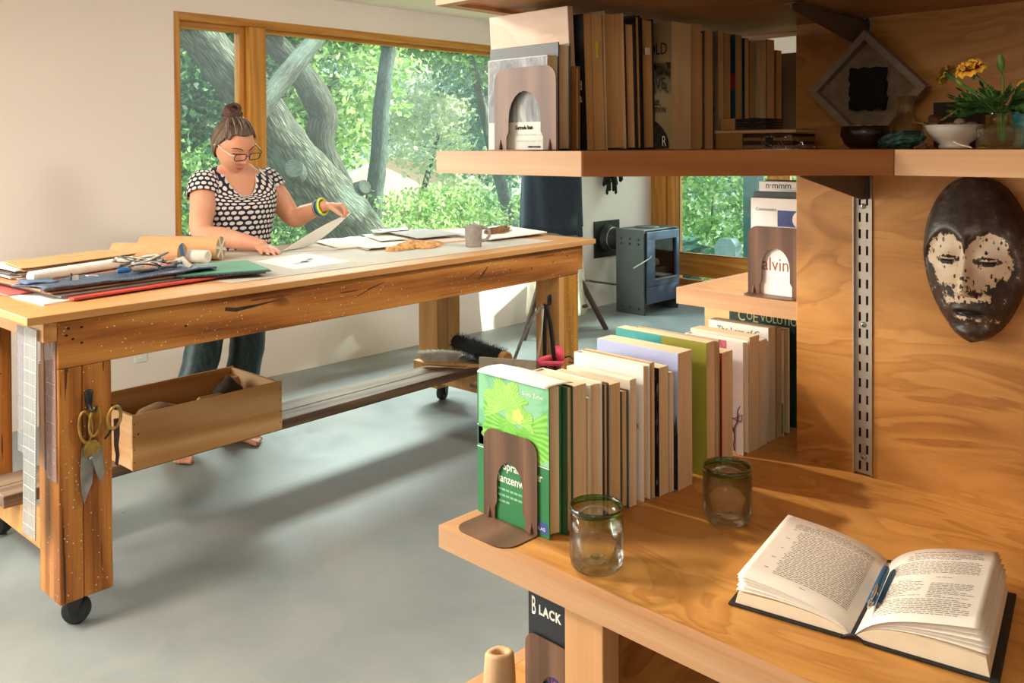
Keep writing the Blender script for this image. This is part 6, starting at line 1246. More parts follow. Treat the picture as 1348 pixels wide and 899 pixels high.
for s in (-1, 1):
    hl('eyebrow', [onface(s * 0.014, 0.027, 0.001), onface(s * 0.026, 0.033, 0.0015), onface(s * 0.042, 0.032, 0.001), onface(s * 0.052, 0.026, 0.0005)], [0.0018, 0.003, 0.0026, 0.0012], BROW)
    c = HM @ Vector(onface(s * 0.032, 0.010, -0.0085)); EB = MB().lathe([(0.0122 * math.sin(a), -0.0122 * math.cos(a)) for a in [math.pi * i / 12 for i in range(13)]], 18, 0, Matrix.Translation(c)).build('eye', plain('eye_white', '#e6ddd4', 0.3), pr)
    hl('eyelid', [onface(s * 0.018, 0.008, 0.0012), onface(s * 0.025, 0.0125, 0.0045), onface(s * 0.032, 0.0135, 0.0055), onface(s * 0.040, 0.012, 0.0045), onface(s * 0.048, 0.007, 0.0012)], [0.003, 0.0055, 0.0062, 0.0055, 0.003], SKIN2)
    hl('eyelashes', [onface(s * 0.018, 0.005, 0.002), onface(s * 0.025, 0.0055, 0.0055), onface(s * 0.032, 0.0055, 0.0068), onface(s * 0.040, 0.005, 0.0055), onface(s * 0.048, 0.003, 0.002)], 0.0011, LASH, 6)
hl('upper_lip', [onface(-0.023, -0.0655, -0.001), onface(-0.010, -0.0615, 0.0), onface(0, -0.0625, 0.0002), onface(0.010, -0.0615, 0.0), onface(0.023, -0.0655, -0.001)], [0.001, 0.0032, 0.003, 0.0032, 0.001], LIPS)
hl('lower_lip', [onface(-0.021, -0.067, -0.001), onface(-0.010, -0.0705, -0.0002), onface(0, -0.0715, 0.0002), onface(0.010, -0.0705, -0.0002), onface(0.021, -0.067, -0.001)], [0.001, 0.0034, 0.004, 0.0034, 0.001], LIPS)
# hair pulled back, grey streaked, with a bun
def hairmat():
    t = NT('grey_streaked_hair'); v = t.coords('UV', (60, 1.2, 1)); n = t.noise(v, 3, 4, 0.6, 0.3); n2 = t.noise(t.coords('Object'), 7, 2)
    col = t.ramp(n, [(0.30, C('#2e1d14')), (0.5, C('#5b4030')), (0.63, C('#8d7460')), (0.76, C('#b9a894'))]); col = t.mix(t.math('MULTIPLY', n2, 0.55), col, C('#4a2f22')); t.bump(n, 0.6, 0.004); return t.fin(col, 0.45, 0, 0.4)
HAIR = hairmat(); HAIRD = plain('dark_bun_hair', '#4f3226', 0.5, 0, 0.35, 60, 0.4); STREAK = plain('grey_strand', '#94857a', 0.5, 0, 0.15)
def hairline(p):
    x, y, z = p
    if z > 0.076: return True
    if x > 0.060 and z < 0.070: return False
    front = 0.062 - 0.5 * abs(y) * 0.6 if z > 0.05 else 0.030 - (0.05 - z) * 0.50
    if x > front: return False
    return z > -0.075 - 0.1 * min(0, x)
mb = MB(); nu, nv = 144, 110; vs = []; fs = []; uvs = []
BUNL = Vector((-0.060, 0.0, 0.122))
for j in range(nv + 1):
    ph = math.pi * j / nv
    for i in range(nu):
        th = 2 * math.pi * i / nu; d = (math.cos(th) * math.sin(ph), math.sin(th) * math.sin(ph), math.cos(ph)); vs.append(HM @ headp(d, 0.0095 + 0.0022 * math.sin(th * 18 + 2.2 * math.sin(ph * 3)) * math.sin(ph)))
for j in range(nv):
    for i in range(nu):
        q = [(i, j), (i, j + 1), ((i + 1), j + 1), ((i + 1), j)]
        ds = [(math.cos(2 * math.pi * a / nu) * math.sin(math.pi * b / nv), math.sin(2 * math.pi * a / nu) * math.sin(math.pi * b / nv), math.cos(math.pi * b / nv)) for a, b in q]
        if not all(hairline(headp(d_)) for d_ in ds): continue
        fs.append(tuple(b * nu + (a % nu) for a, b in q)); uvs.append(tuple((a / nu, b / nv) for a, b in q))
mb.add(vs, fs, 0, True, uvs); hr = mb.build('hair', HAIR, pr, 0, False, 0.010, 0, 2, -1.0)
rg = random.Random(17)
for k in range(13):
    a0 = -1.25 + 2.5 * k / 12; y0, pts = 0.070 * math.sin(a0), []
    for s_ in range(7):
        f = s_ / 6; dv = Vector((0.50 * (1 - f) + 0.05 - 0.60 * f, math.sin(a0) * (0.85 - 0.65 * f), 0.66 + 0.30 * f)).normalized(); pts.append(HM @ headp(tuple(dv), 0.0095 + 0.003 * math.sin(math.pi * f)))
    MB().tube(pts, [0.0006, 0.0018, 0.0024, 0.0026, 0.0026, 0.0026, 0.002], 6).build('hair_strand', STREAK if k in (3, 5, 6, 8, 10) else HAIRD, hr)
for k in range(46):
    a0 = rg.uniform(-1.5, 1.5); s0 = rg.uniform(0, 0.35); pts = []
    for s_ in range(7):
        f = s0 + (1 - s0) * s_ / 6; dv = Vector((0.50 * (1 - f) + 0.02 - 0.60 * f, math.sin(a0) * (0.98 - 0.75 * f), (0.62 - 0.35 * abs(a0) / 1.5) * (1 - f) + 0.96 * f)).normalized(); pts.append(HM @ headp(tuple(dv), 0.0105 + 0.0025 * math.sin(math.pi * f)))
    MB().tube(pts, [0.0004, 0.0012, 0.0016, 0.0017, 0.0017, 0.0015, 0.0012], 5).build('hair_strand', STREAK if k % 2 else HAIRD, hr)
for k in range(9):
    ph0 = k * 0.7; R = 0.034 - 0.0016 * k; pts = [HM @ (BUNL + Vector((R * math.cos(a) * 0.95 + 0.004 * math.sin(k), R * math.sin(a), -0.012 + 0.006 * k * 0.7 + 0.010 * math.sin(a * 1.0 + ph0)))) for a in [ph0 + 2 * math.pi * i / 20 for i in range(19)]]
    MB().tube(pts, [0.003] + [0.0105] * 17 + [0.003], 8).build('bun_coil', HAIRD, hr)
MB().lathe([(0.0, -0.02), (0.026, -0.014), (0.030, 0.0), (0.024, 0.018), (0.0, 0.026)], 16, 0, HM @ Matrix.Translation(BUNL)).build('bun_core', HAIRD, hr)
# spectacles
FRAME = plain('dark_spectacle_frame', '#2a201c', 0.3, 0, 0.05); TEMP = plain('pale_temple', '#d8cfc4', 0.35)
gl = thing_g = None
def rr(cy, cz, w, h, x, n=28):
    out = []
    for i in range(n + 1):
        a = 2 * math.pi * i / n; c_, s_ = math.cos(a), math.sin(a); out.append(HM @ Vector((x - 0.25 * abs((cy + w * c_)) ** 1.0 * 0.28, cy + w * math.copysign(abs(c_) ** 0.55, c_), cz + h * math.copysign(abs(s_) ** 0.55, s_))))
    return out
GX = 0.112
fr = MB().tube(rr(0.034, 0.006, 0.026, 0.0155, GX), 0.0022, 6).build('spectacles', FRAME, pr)
MB().tube(rr(-0.034, 0.006, 0.026, 0.0155, GX), 0.0022, 6).build('rim', FRAME, fr)
MB().tube([HM @ Vector((GX - 0.001, -0.009, 0.011)), HM @ Vector((GX + 0.002, 0, 0.013)), HM @ Vector((GX - 0.001, 0.009, 0.011))], 0.002, 6).build('bridge', FRAME, fr)
for s in (-1, 1):
    MB().tube([HM @ Vector((GX - 0.006, s * 0.061, 0.014)), HM @ Vector((GX - 0.014, s * 0.073, 0.015)), HM @ Vector((0.05, s * 0.082, 0.014)), HM @ Vector((-0.005, s * 0.082, 0.012)), HM @ Vector((-0.03, s * 0.080, -0.012))], [0.0026, 0.003, 0.0028, 0.0024, 0.002], 6).build('temple', TEMP if s < 0 else FRAME, fr)
    lp = rr(s * 0.034, 0.006, 0.0245, 0.014, GX); MB().add([tuple(p) for p in lp[:-1]], [tuple(range(len(lp) - 1))]).build('lens', glass_pane('spectacle_lens', (0.97, 0.98, 0.98, 1), 0.7), fr)
# blouse with pale dots
def dotmat():
    t = NT('dotted_blouse'); v = t.coords('UV', (1 / 0.0285, 1 / 0.0255, 1)); sp = t.n('ShaderNodeSeparateXYZ'); t.l(v, sp.inputs[0])
    row = t.math('FLOOR', sp.outputs[1]); odd = t.math('MULTIPLY', t.math('MODULO', row, 2.0), 0.5); fx = t.math('SUBTRACT', t.math('FRACT', t.math('ADD', sp.outputs[0], t.math('ADD', odd, 20.0))), 0.5); fy = t.math('SUBTRACT', t.math('FRACT', t.math('ADD', sp.outputs[1], 40.0)), 0.5)
    r = t.math('ADD', t.math('MULTIPLY', fx, fx), t.math('MULTIPLY', t.math('MULTIPLY', fy, fy), 1.25)); wob = t.math('MULTIPLY', t.noise(t.coords('UV'), 60, 2), 0.05)
    dot = t.math('LESS_THAN', r, t.math('ADD', wob, 0.125)); col = t.mix(dot, C('#26283c'), C('#e4dad0')); n = t.noise(t.coords('Object'), 300, 2); t.bump(n, 0.08, 0.001); return t.fin(col, 0.8, 0, 0.2)
DOT = dotmat(); N_ = 48
fold = lambda k, amp: (lambda th: 0.0)
def bl(c, a, b, zf=None, wr=0.0, ph=0.0):
    ring = ell(c, a, b, N_, zf, TROT); out = []
    for j, p in enumerate(ring):
        th = 2 * math.pi * j / N_; w = wr * (math.sin(5 * th + ph) + 0.6 * math.sin(9 * th + 2 * ph)); v = Vector((p[0] - c[0], p[1] - c[1], 0)); k = v.normalized() * w if v.length else v; out.append((p[0] + k.x, p[1] + k.y, p[2]))
    return out
fz = lambda d: (lambda th: -d * max(0.0, math.cos(th)) ** 1.3)
rings = [bl((-3.975, 2.085, 0.80), .150, .215, None, .006, 0.3), bl((-3.972, 2.088, 0.86), .148, .210, None, .006, 0.8)] + [bl(c, a + .008, b + .007, None, .0035 if c[2] < 1.1 else .0015, c[2] * 6) for c, a, b in TOR[2:6]]
def neckring(af, ab, b, z, dip, cx=-3.942, cy=2.108):
    out = []
    for j in range(N_):
        th = 2 * math.pi * j / N_; ct, st = math.cos(th), math.sin(th); x = (af if ct > 0 else ab) * math.copysign(abs(ct) ** 0.87, ct); kk = 0; y = b * math.copysign(abs(st) ** 0.80, st)
        out.append((cx + x * math.cos(TROT) - y * math.sin(TROT), cy + x * math.sin(TROT) + y * math.cos(TROT), z - dip * max(0.0, ct) ** 1.3))
    return out
rings += [neckring(.154, .148, .197, 1.19, 0.030), neckring(.152, .124, .193, 1.235, 0.062), neckring(.1505, .096, .178, 1.272, 0.093), neckring(.149, .084, .146, 1.301, 0.118), neckring(.148, .074, .108, 1.320, 0.134), neckring(.1475, .068, .082, 1.332, 0.144)]
mb = MB(); circ = []
for r_ in rings: circ.append(sum((Vector(r_[(j + 1) % N_]) - Vector(r_[j])).length for j in range(N_)))
circ = [min(c, 1.10) for c in circ]; vs = [q for r_ in rings for q in r_]; fs = []; uvs = []; Lv = [0.0]
for i in range(1, len(rings)): Lv.append(Lv[-1] + (Vector(rings[i][0]) - Vector(rings[i - 1][0])).length * 0.5 + (Vector(rings[i][N_ // 4]) - Vector(rings[i - 1][N_ // 4])).length * 0.5)
for i in range(len(rings) - 1):
    for j in range(N_):
        a, b = (j, j + 1) if j < N_ // 2 else (j - N_, j + 1 - N_); k = (j + 1) % N_
        fs.append((i * N_ + j, i * N_ + k, (i + 1) * N_ + k, (i + 1) * N_ + j)); uvs.append(((a / N_ * circ[i], Lv[i]), (b / N_ * circ[i], Lv[i]), (b / N_ * circ[i + 1], Lv[i + 1]), (a / N_ * circ[i + 1], Lv[i + 1])))
mb.add(vs, fs, 0, True, uvs)
for S, E in ((RS, RE), (LS, LE)):
    dv = (E - S).normalized(); q = [S - dv * 0.050, S - dv * 0.02, S + dv * 0.012, S + dv * 0.045, S + dv * 0.066]; r_ = [0.050, 0.068, 0.073, 0.074, 0.0755]
    rs_ = []; u = Vector((0, 1, 0)); u = (u - dv * u.dot(dv)).normalized(); w = dv.cross(u)
    for p, k in zip(q, r_): rs_.append([tuple(p + (u * math.cos(2 * math.pi * j / 32) + w * math.sin(2 * math.pi * j / 32)) * k) for j in range(32)])
    mb.loft(rs_, 0, True, False, None, True, True, 0.46)
blouse = mb.build('blouse', DOT, pr, 0, False, 0.003)
PIP = plain('pale_piping', '#d8cec2', 0.7)
MB().tube(rings[-1] + [rings[-1][0]], 0.0018, 6).build('neckline_piping', PIP, blouse)
# jeans
JEAN = noisepic('jeans_denim', [(0.3, C('#1d2f36')), (0.55, C('#2c454c')), (0.75, C('#46666c'))], 26, 1, 0.35)
mb = MB(); mb.loft([ell((-3.985, 2.078, z), a, b, 40, None, TROT) for z, a, b in ((0.66, .128, .205), (0.74, .135, .212), (0.84, .138, .208), (0.90, .136, .200))], 0, True, True)
for hp, kn, an in (((-3.985, 1.985, 0.76), (-3.955, 1.945, 0.46), (-3.925, 1.825, 0.10)), ((-3.985, 2.172, 0.76), (-3.955, 2.175, 0.46), (-3.935, 2.092, 0.10))):
    q, r = chain([hp, Vector(hp).lerp(Vector(kn), 0.5), kn, Vector(kn).lerp(Vector(an), 0.5), an], [0.104, 0.096, 0.084, 0.080, 0.072]); r = [a * (1 + 0.025 * math.sin(i * 1.9)) for i, a in enumerate(r)]; mb.tube(q, r, 24)
mb.build('jeans', JEAN, pr)
# bracelets on the lifted wrist
wd = (LW - LE).normalized()
def bangle(f, r, th, col, name='bracelet'):
    c = LE.lerp(LW, f); u = wd.orthogonal().normalized(); w = wd.cross(u); MB().tube([c + (u * math.cos(a) + w * math.sin(a)) * r + wd * 0.006 * math.sin(a) for a in [2 * math.pi * i / 28 for i in range(29)]], th, 8).build(name, plain('bracelet_' + col[1:], col, 0.4), pr)
bangle(0.98, 0.0385, 0.0062, '#d8e23a'); bangle(0.93, 0.0385, 0.0045, '#2a90a8'); bangle(0.895, 0.039, 0.004, '#1f4f6a'); bangle(0.86, 0.0395, 0.003, '#3a3a48'); bangle(0.835, 0.040, 0.0026, '#c89a98'); bangle(0.81, 0.0405, 0.0022, '#5c6a70')
# ------------------------------------------------------------------ on the desk: tumblers, open book, pens
def tumbler_glass():
    t = NT('blown_glass'); t.t.nodes.remove(t.b); sp = t.n('ShaderNodeSeparateXYZ'); t.l(t.coords('Object'), sp.inputs[0])
    tint = t.ramp(t.math('MULTIPLY', sp.outputs[2], 10.0), [(0.0, (0.955, 0.98, 0.94, 1)), (0.55, (0.98, 0.99, 0.97, 1)), (0.74, (0.96, 0.98, 0.92, 1)), (0.86, (0.70, 0.82, 0.44, 1)), (0.95, (0.50, 0.66, 0.24, 1))])
    tr = t.n('ShaderNodeBsdfTransparent'); t.l(tint, tr.inputs[0]); gl = t.n('ShaderNodeBsdfGlossy'); gl.inputs['Roughness'].default_value = 0.04; gg = t.n('ShaderNodeBsdfGlass'); t.l(tint, gg.inputs['Color']); gg.inputs['Roughness'].default_value = 0.01
    lw = t.n('ShaderNodeLayerWeight'); lw.inputs[0].default_value = 0.22; m1 = t.n('ShaderNodeMixShader'); m1.inputs[0].default_value = 0.12; t.l(tr.outputs[0], m1.inputs[1]); t.l(gg.outputs[0], m1.inputs[2])
    m2 = t.n('ShaderNodeMixShader'); t.l(t.math('MULTIPLY', lw.outputs['Fresnel'], 0.8), m2.inputs[0]); t.l(m1.outputs[0], m2.inputs[1]); t.l(gl.outputs[0], m2.inputs[2]); t.l(m2.outputs[0], t.out.inputs[0])
    nb = t.noise(t.coords('Object'), 45, 2); bp = t.n('ShaderNodeBump'); bp.inputs['Strength'].default_value = 0.15; bp.inputs['Distance'].default_value = 0.003; t.l(nb, bp.inputs['Height']); t.l(bp.outputs[0], gl.inputs['Normal']); return t.mat
GLS = tumbler_glass(); GLG = glass_pane('green_rim_glass', (0.36, 0.54, 0.16, 1), 1.6)
def tumbler(label, x, y, h=0.094, r=0.0405):
    t = thing('tumbler', label, 'glass', (x, y, DZ), group='green-rimmed tumblers on the desk'); Mx = Matrix.Translation((x, y, DZ + 0.0004))
    mb = MB(); n = 40; prof = [(0.0, 0.002), (0.026, 0.0), (0.034, 0.0015), (0.0385, 0.007), (r, 0.018), (r, 0.05), (r - 0.0005, h - 0.0088)]; inn = [(r - 0.0035, h - 0.0088), (r - 0.0035, 0.05), (r - 0.0038, 0.020), (0.033, 0.013), (0.020, 0.0115), (0.008, 0.014), (0.0, 0.0145)]
    wob = lambda q: [(a * (1 + 0.0), b) for a, b in q]
    mb.lathe(prof + inn, n, 0, Mx); mb.build('glass_body', GLS, t)
    rim = [(r - 0.0035, h - 0.0085), (r - 0.0005, h - 0.0085), (r + 0.0004, h - 0.004), (r - 0.0003, h - 0.0008), (r - 0.0016, h), (r - 0.003, h - 0.0008), (r - 0.0036, h - 0.004), (r - 0.0035, h - 0.0085)]
    rg_ = [[(a * math.cos(2 * math.pi * j / n), a * math.sin(2 * math.pi * j / n), b - (0.0012 * math.sin(3 * 2 * math.pi * j / n) if b < h - 0.008 else 0)) for j in range(n)] for a, b in rim]; MB().loft(rg_, 0, True, False, Mx).build('green_rim', GLG, t)
    MB().lathe([(0.0, 0.0142), (0.010, 0.0150), (0.0085, 0.0165), (0.0, 0.0160)], 14, 0, Mx).build('pontil_mark', GLS, t)
tumbler('green-rimmed tumbler standing by the front bookend', -0.822, 1.019); tumbler('green-rimmed tumbler standing farther back beside the olive book', -0.766, 1.297)

BX, BY, BA = -0.466, 1.092, math.atan2(0.24, -0.044) - math.pi / 2
BMx = Matrix.Translation((BX, BY, DZ)) @ Matrix.Rotation(BA, 4, 'Z')
t = thing('open_book', 'open book lying on the desk with a dark cover and printed pages', 'book', (BX, BY, DZ), BA); BL = 0.236; WL = 0.150
PG = plain('open_page', '#f2e9dc', 0.8, 0, 0.02, 8); PGE = pages('open_book_edges', '#ecdcc2', '#bfa27c')
COV = plain('black_cloth_cover', '#23211f', 0.7, 0, 0.2, 80)
MB().box(-0.162, -0.012, -0.004, BL + 0.004, 0.0006, 0.0036).box(0.014, 0.164, -0.004, BL + 0.004, 0.0006, 0.0036).build('cover', COV, t, 0.001, True)
mb = MB(); rg_ = [[(-0.013 + 0.028 * k / 8, yy, 0.0012 + 0.006 * math.sin(math.pi * k / 8)) for k in range(9)] for yy in (-0.003, BL + 0.003)]
mb.add(rg_[0] + rg_[1], [(i, i + 1, 9 + i + 1, 9 + i) for i in range(8)], 0, True); mb.build('spine_cloth', COV, t, 0, True, 0.002)
def pz_(side, u, H):
    """height of a leaf above the desk at distance u from the gutter: rises steeply, then rolls over and falls a little"""
    s = min(u / 0.155, 1.0); return 0.0045 + H * (1 - math.exp(-s * 6.5)) * (1 - 0.10 * s * s) + 0.0035 * math.sin(s * 2.6)
def block(side, H, n=14, w=0.148):
    top = [(side * (0.0015 + w * i / n), pz_(side, 0.0015 + w * i / n, H)) for i in range(n + 1)]; bot = [(side * (w + 0.0015 + 0.004), 0.0040), (side * 0.004, 0.0040)]
    P = top + bot; MB().prism(P, 0.001, BL - 0.001, 0, Matrix(((1, 0, 0, 0), (0, 0, 1, 0), (0, 1, 0, 0), (0, 0, 0, 1)))).build('page_block', PGE, t, 0, True)
block(-1, 0.014); block(1, 0.021)
def leaf(side, H, w, lift, y0, y1, twist=0.0, name='leaf'):
    def fn(u, v):
        q = 0.0015 + (w) * u; return (side * q, y0 + (y1 - y0) * v + twist * u, pz_(side, q, H) + lift * u ** 1.3 + 0.0006)
    return MB().grid(fn, 18, 6).build(name, PG, t, 0, True, 0.0002), fn
# loose leaves fanning open below the top pages
for k, (sd, H, w, lf) in enumerate(((-1, 0.0145, 0.150, 0.003), (-1, 0.015, 0.150, 0.0075), (-1, 0.0165, 0.149, 0.012), (-1, 0.018, 0.149, 0.0155), (1, 0.0215, 0.151, 0.003), (1, 0.0222, 0.150, 0.009), (1, 0.0235, 0.148, 0.0145), (1, 0.025, 0.145, 0.019), (1, 0.027, 0.143, 0.022))): leaf(sd, H, w, lf, 0.0008 + 0.0006 * k, BL - 0.0012, 0.0015 * (k % 3 - 1))
pl, fl_ = leaf(-1, 0.0195, 0.149, 0.018, 0.001, BL - 0.001, 0.0, 'left_page'); prg, fr_ = leaf(1, 0.0285, 0.141, 0.0245, 0.001, BL - 0.001, 0.0, 'right_page')
# printed lines: one small dark dash per word, following the page curve
rgt = random.Random(31)
def words(fn, rows, parent, w, flip):
    mb = MB()
    def pt(x, y):
        p = Vector(fn(min(max(x / w, 0.001), 1.0), (y - 0.001) / (BL - 0.002))); p.z += 0.00045; return tuple(p)
    def dash(x0, x1, y, h):
        n = max(1, int((x1 - x0) / 0.006)); vs = []
        for i in range(n + 1): xx = x0 + (x1 - x0) * i / n; vs += [pt(xx, y - h / 2), pt(xx, y + h / 2)]
        mb.add(vs, [(2 * i, 2 * i + 2, 2 * i + 3, 2 * i + 1) for i in range(n)])
    for (xa, xb, y, full) in rows:
        x = xa; end = xa + (xb - xa) * full
        while x < end - 0.003:
            L = rgt.uniform(0.0030, 0.0095); dash(x, min(x + L, end), y, 0.00125)
            for _ in range(int(L / 0.0028)):
                xx = x + rgt.uniform(0, L * 0.9)
                if xx + 0.0005 < end: dash(xx, xx + 0.0005, y + rgt.choice((0.0007, -0.0006)), 0.0012)
            x += L + rgt.uniform(0.0012, 0.0022)
    o = mb.build('printed_text', plain('page_ink', '#6d625a', 0.9, 0, 0.1), parent, 0, True); o['kind'] = 'stuff'
# left page: distance from gutter x; text block between 0.016 and 0.118 with verse numbers beyond
rows = []; y = BL - 0.018
rows.append((0.05, 0.10, y, 1.0)); y -= 0.0060
for i in range(4): rows.append((0.014, 0.128, y, 1.0)); y -= 0.0050
y -= 0.002
for i in range(31):
    rows.append((0.014, 0.116, y, 1.0 if i % 7 else 0.95));
    if i % 7 == 0: rows.append((0.122, 0.1285, y, 1.0))
    y -= 0.0050
rows.append((0.066, 0.074, y - 0.006, 1.0)); words(fl_, rows, pl, 0.149, -1)
rows = []; y = BL - 0.016; rows += [(0.035, 0.09, y, 1.0), (0.116, 0.124, y, 1.0)]; y -= 0.008
for i in range(4): rows.append((0.030, 0.126, y, (0.9, 1, 1, 0.75)[i])); y -= 0.0052
y -= 0.004
for i in range(9): rows.append((0.014, 0.126, y, 1.0 if i < 8 else 0.5)); y -= 0.0052
y -= 0.005; rows.append((0.075, 0.095, y, 1.0)); y -= 0.010
rows.append((0.03, 0.05, y, 1.0)); y -= 0.006
for i in range(9):
    rows.append((0.014, 0.064, y, (1, .9, 1, .8, 1, .95, .7, .6, 1)[i])); rows.append((0.072, 0.126, y - 0.004, (1, .95, 1, .9, .6, .9, 1, .4, .9)[i])); y -= 0.0052
y -= 0.006
for i in range(9): rows.append((0.014, 0.126, y, 1.0 if i % 4 else 0.9)); y -= 0.0052
words(fr_, rows, prg, 0.141, 1)
# mechanical pencil in the gutter
PB = plain('metallic_blue', '#1f74a6', 0.3, 0.55, 0.06); SIL = plain('bright_metal', '#d4d4d2', 0.2, 0.9, 0.03)
t = thing('mechanical_pencil', 'metallic blue mechanical pencil lying in the gutter of the open book', 'pencil', (-0.48, 1.21, 0.81))
pa, pb = BMx @ Vector((0.0105, 0.042, 0.0265)), BMx @ Vector((0.0085, 0.182, 0.0285))
ax = (pb - pa).normalized(); up_ = Vector((0, 0, 1)); up_ = (up_ - ax * up_.dot(ax)).normalized()
P_ = lambda f, o=0.0, u=0.0, s=0.0: pa + ax * f + up_ * u + ax.cross(up_) * s
MB().tube([P_(0.014), P_(0.016), P_(0.06), P_(0.118), P_(0.121)], [0.0046, 0.0054, 0.0054, 0.0050, 0.0046], 14).build('barrel', PB, t)
MB().tube([P_(0.0), P_(0.004), P_(0.012), P_(0.0145)], [0.0022, 0.0026, 0.0034, 0.0045], 10).build('metal_cap', SIL, t); MB().tube([P_(0.121), P_(0.132), P_(0.140)], [0.0046, 0.0026, 0.0009], 10).build('metal_tip', SIL, t)
MB().tube([P_(0.012, 0, 0.0065, 0.001), P_(0.02, 0, 0.0085, 0.002), P_(0.050, 0, 0.0072, 0.001), P_(0.056, 0, 0.0062, 0.0)], [0.0016, 0.002, 0.0018, 0.0012], 8).build('clip', SIL, t)
MB().tube([P_(0.034), P_(0.036), P_(0.038)], [0.0056, 0.0058, 0.0056], 14).build('metal_ring', SIL, t); MB().tube([P_(0.058), P_(0.059), P_(0.060)], [0.0055, 0.0057, 0.0055], 14).build('metal_ring', plain('dark_blue_ring', '#174a6c', 0.3, 0.4), t)
t = thing('ballpoint_pen', 'slim darker blue pen lying beside the mechanical pencil in the gutter', 'pen', (-0.48, 1.21, 0.80))
P2 = lambda f, u=0.0: P_(f, 0, u - 0.0040, 0.0092)
MB().tube([P2(0.022), P2(0.024), P2(0.115), P2(0.130)], [0.0032, 0.0042, 0.0042, 0.002], 12).build('barrel', plain('pen_blue', '#2a6b94', 0.35, 0.3), t); MB().tube([P2(0.008), P2(0.012), P2(0.022)], [0.0018, 0.0026, 0.003], 8).build('metal_cap', SIL, t)

# ------------------------------------------------------------------ carved mask on the wall
def maskmat():
    t = NT('carved_mask_paint'); at = t.n('ShaderNodeAttribute'); at.attribute_name = 'white_paint'; v = t.coords('Object')
    n = t.noise(v, 55, 5, 0.7); n2 = t.noise(v, 16, 3); vo = t.vor(t.coords('Object', (1, 1, 0.5)), 120)
    worn = t.math('SUBTRACT', t.math('ADD', at.outputs['Fac'], t.math('MULTIPLY', t.math('SUBTRACT', n, 0.5), 2.6)), t.math('MULTIPLY', t.math('SUBTRACT', 0.36, vo.outputs['Distance'], True), 2.6))
    m = t.ramp(worn, [(0.46, (0, 0, 0, 1)), (0.54, (1, 1, 1, 1))]); dark = t.ramp(t.math('ADD', t.math('MULTIPLY', n, 0.5), t.math('MULTIPLY', n2, 0.5)), [(0.35, C('#1d1410')), (0.52, C('#43332b')), (0.68, C('#7a6f6b'))])
    wht = t.ramp(n2, [(0.3, C('#c9ab8c')), (0.7, C('#ecdcc6'))]); col = t.mix(m, dark, wht)
    a2 = t.n('ShaderNodeAttribute'); a2.attribute_name = 'hole'; col = t.mix(a2.outputs['Fac'], col, C('#060403'))
    t.bump(t.math('ADD', n, t.math('MULTIPLY', m, 0.4)), 0.35, 0.003); r = t.ramp(m, [(0, (0.38,) * 3 + (1,)), (1, (0.75,) * 3 + (1,))]); return t.fin(col, r, 0, 0.4)
mk = thing('carved_mask', 'carved dark wooden mask with white painted eye hollows hanging on plywood', 'mask', (-0.486, YW, 1.22))
MXC, MZC = -0.486, 1.225
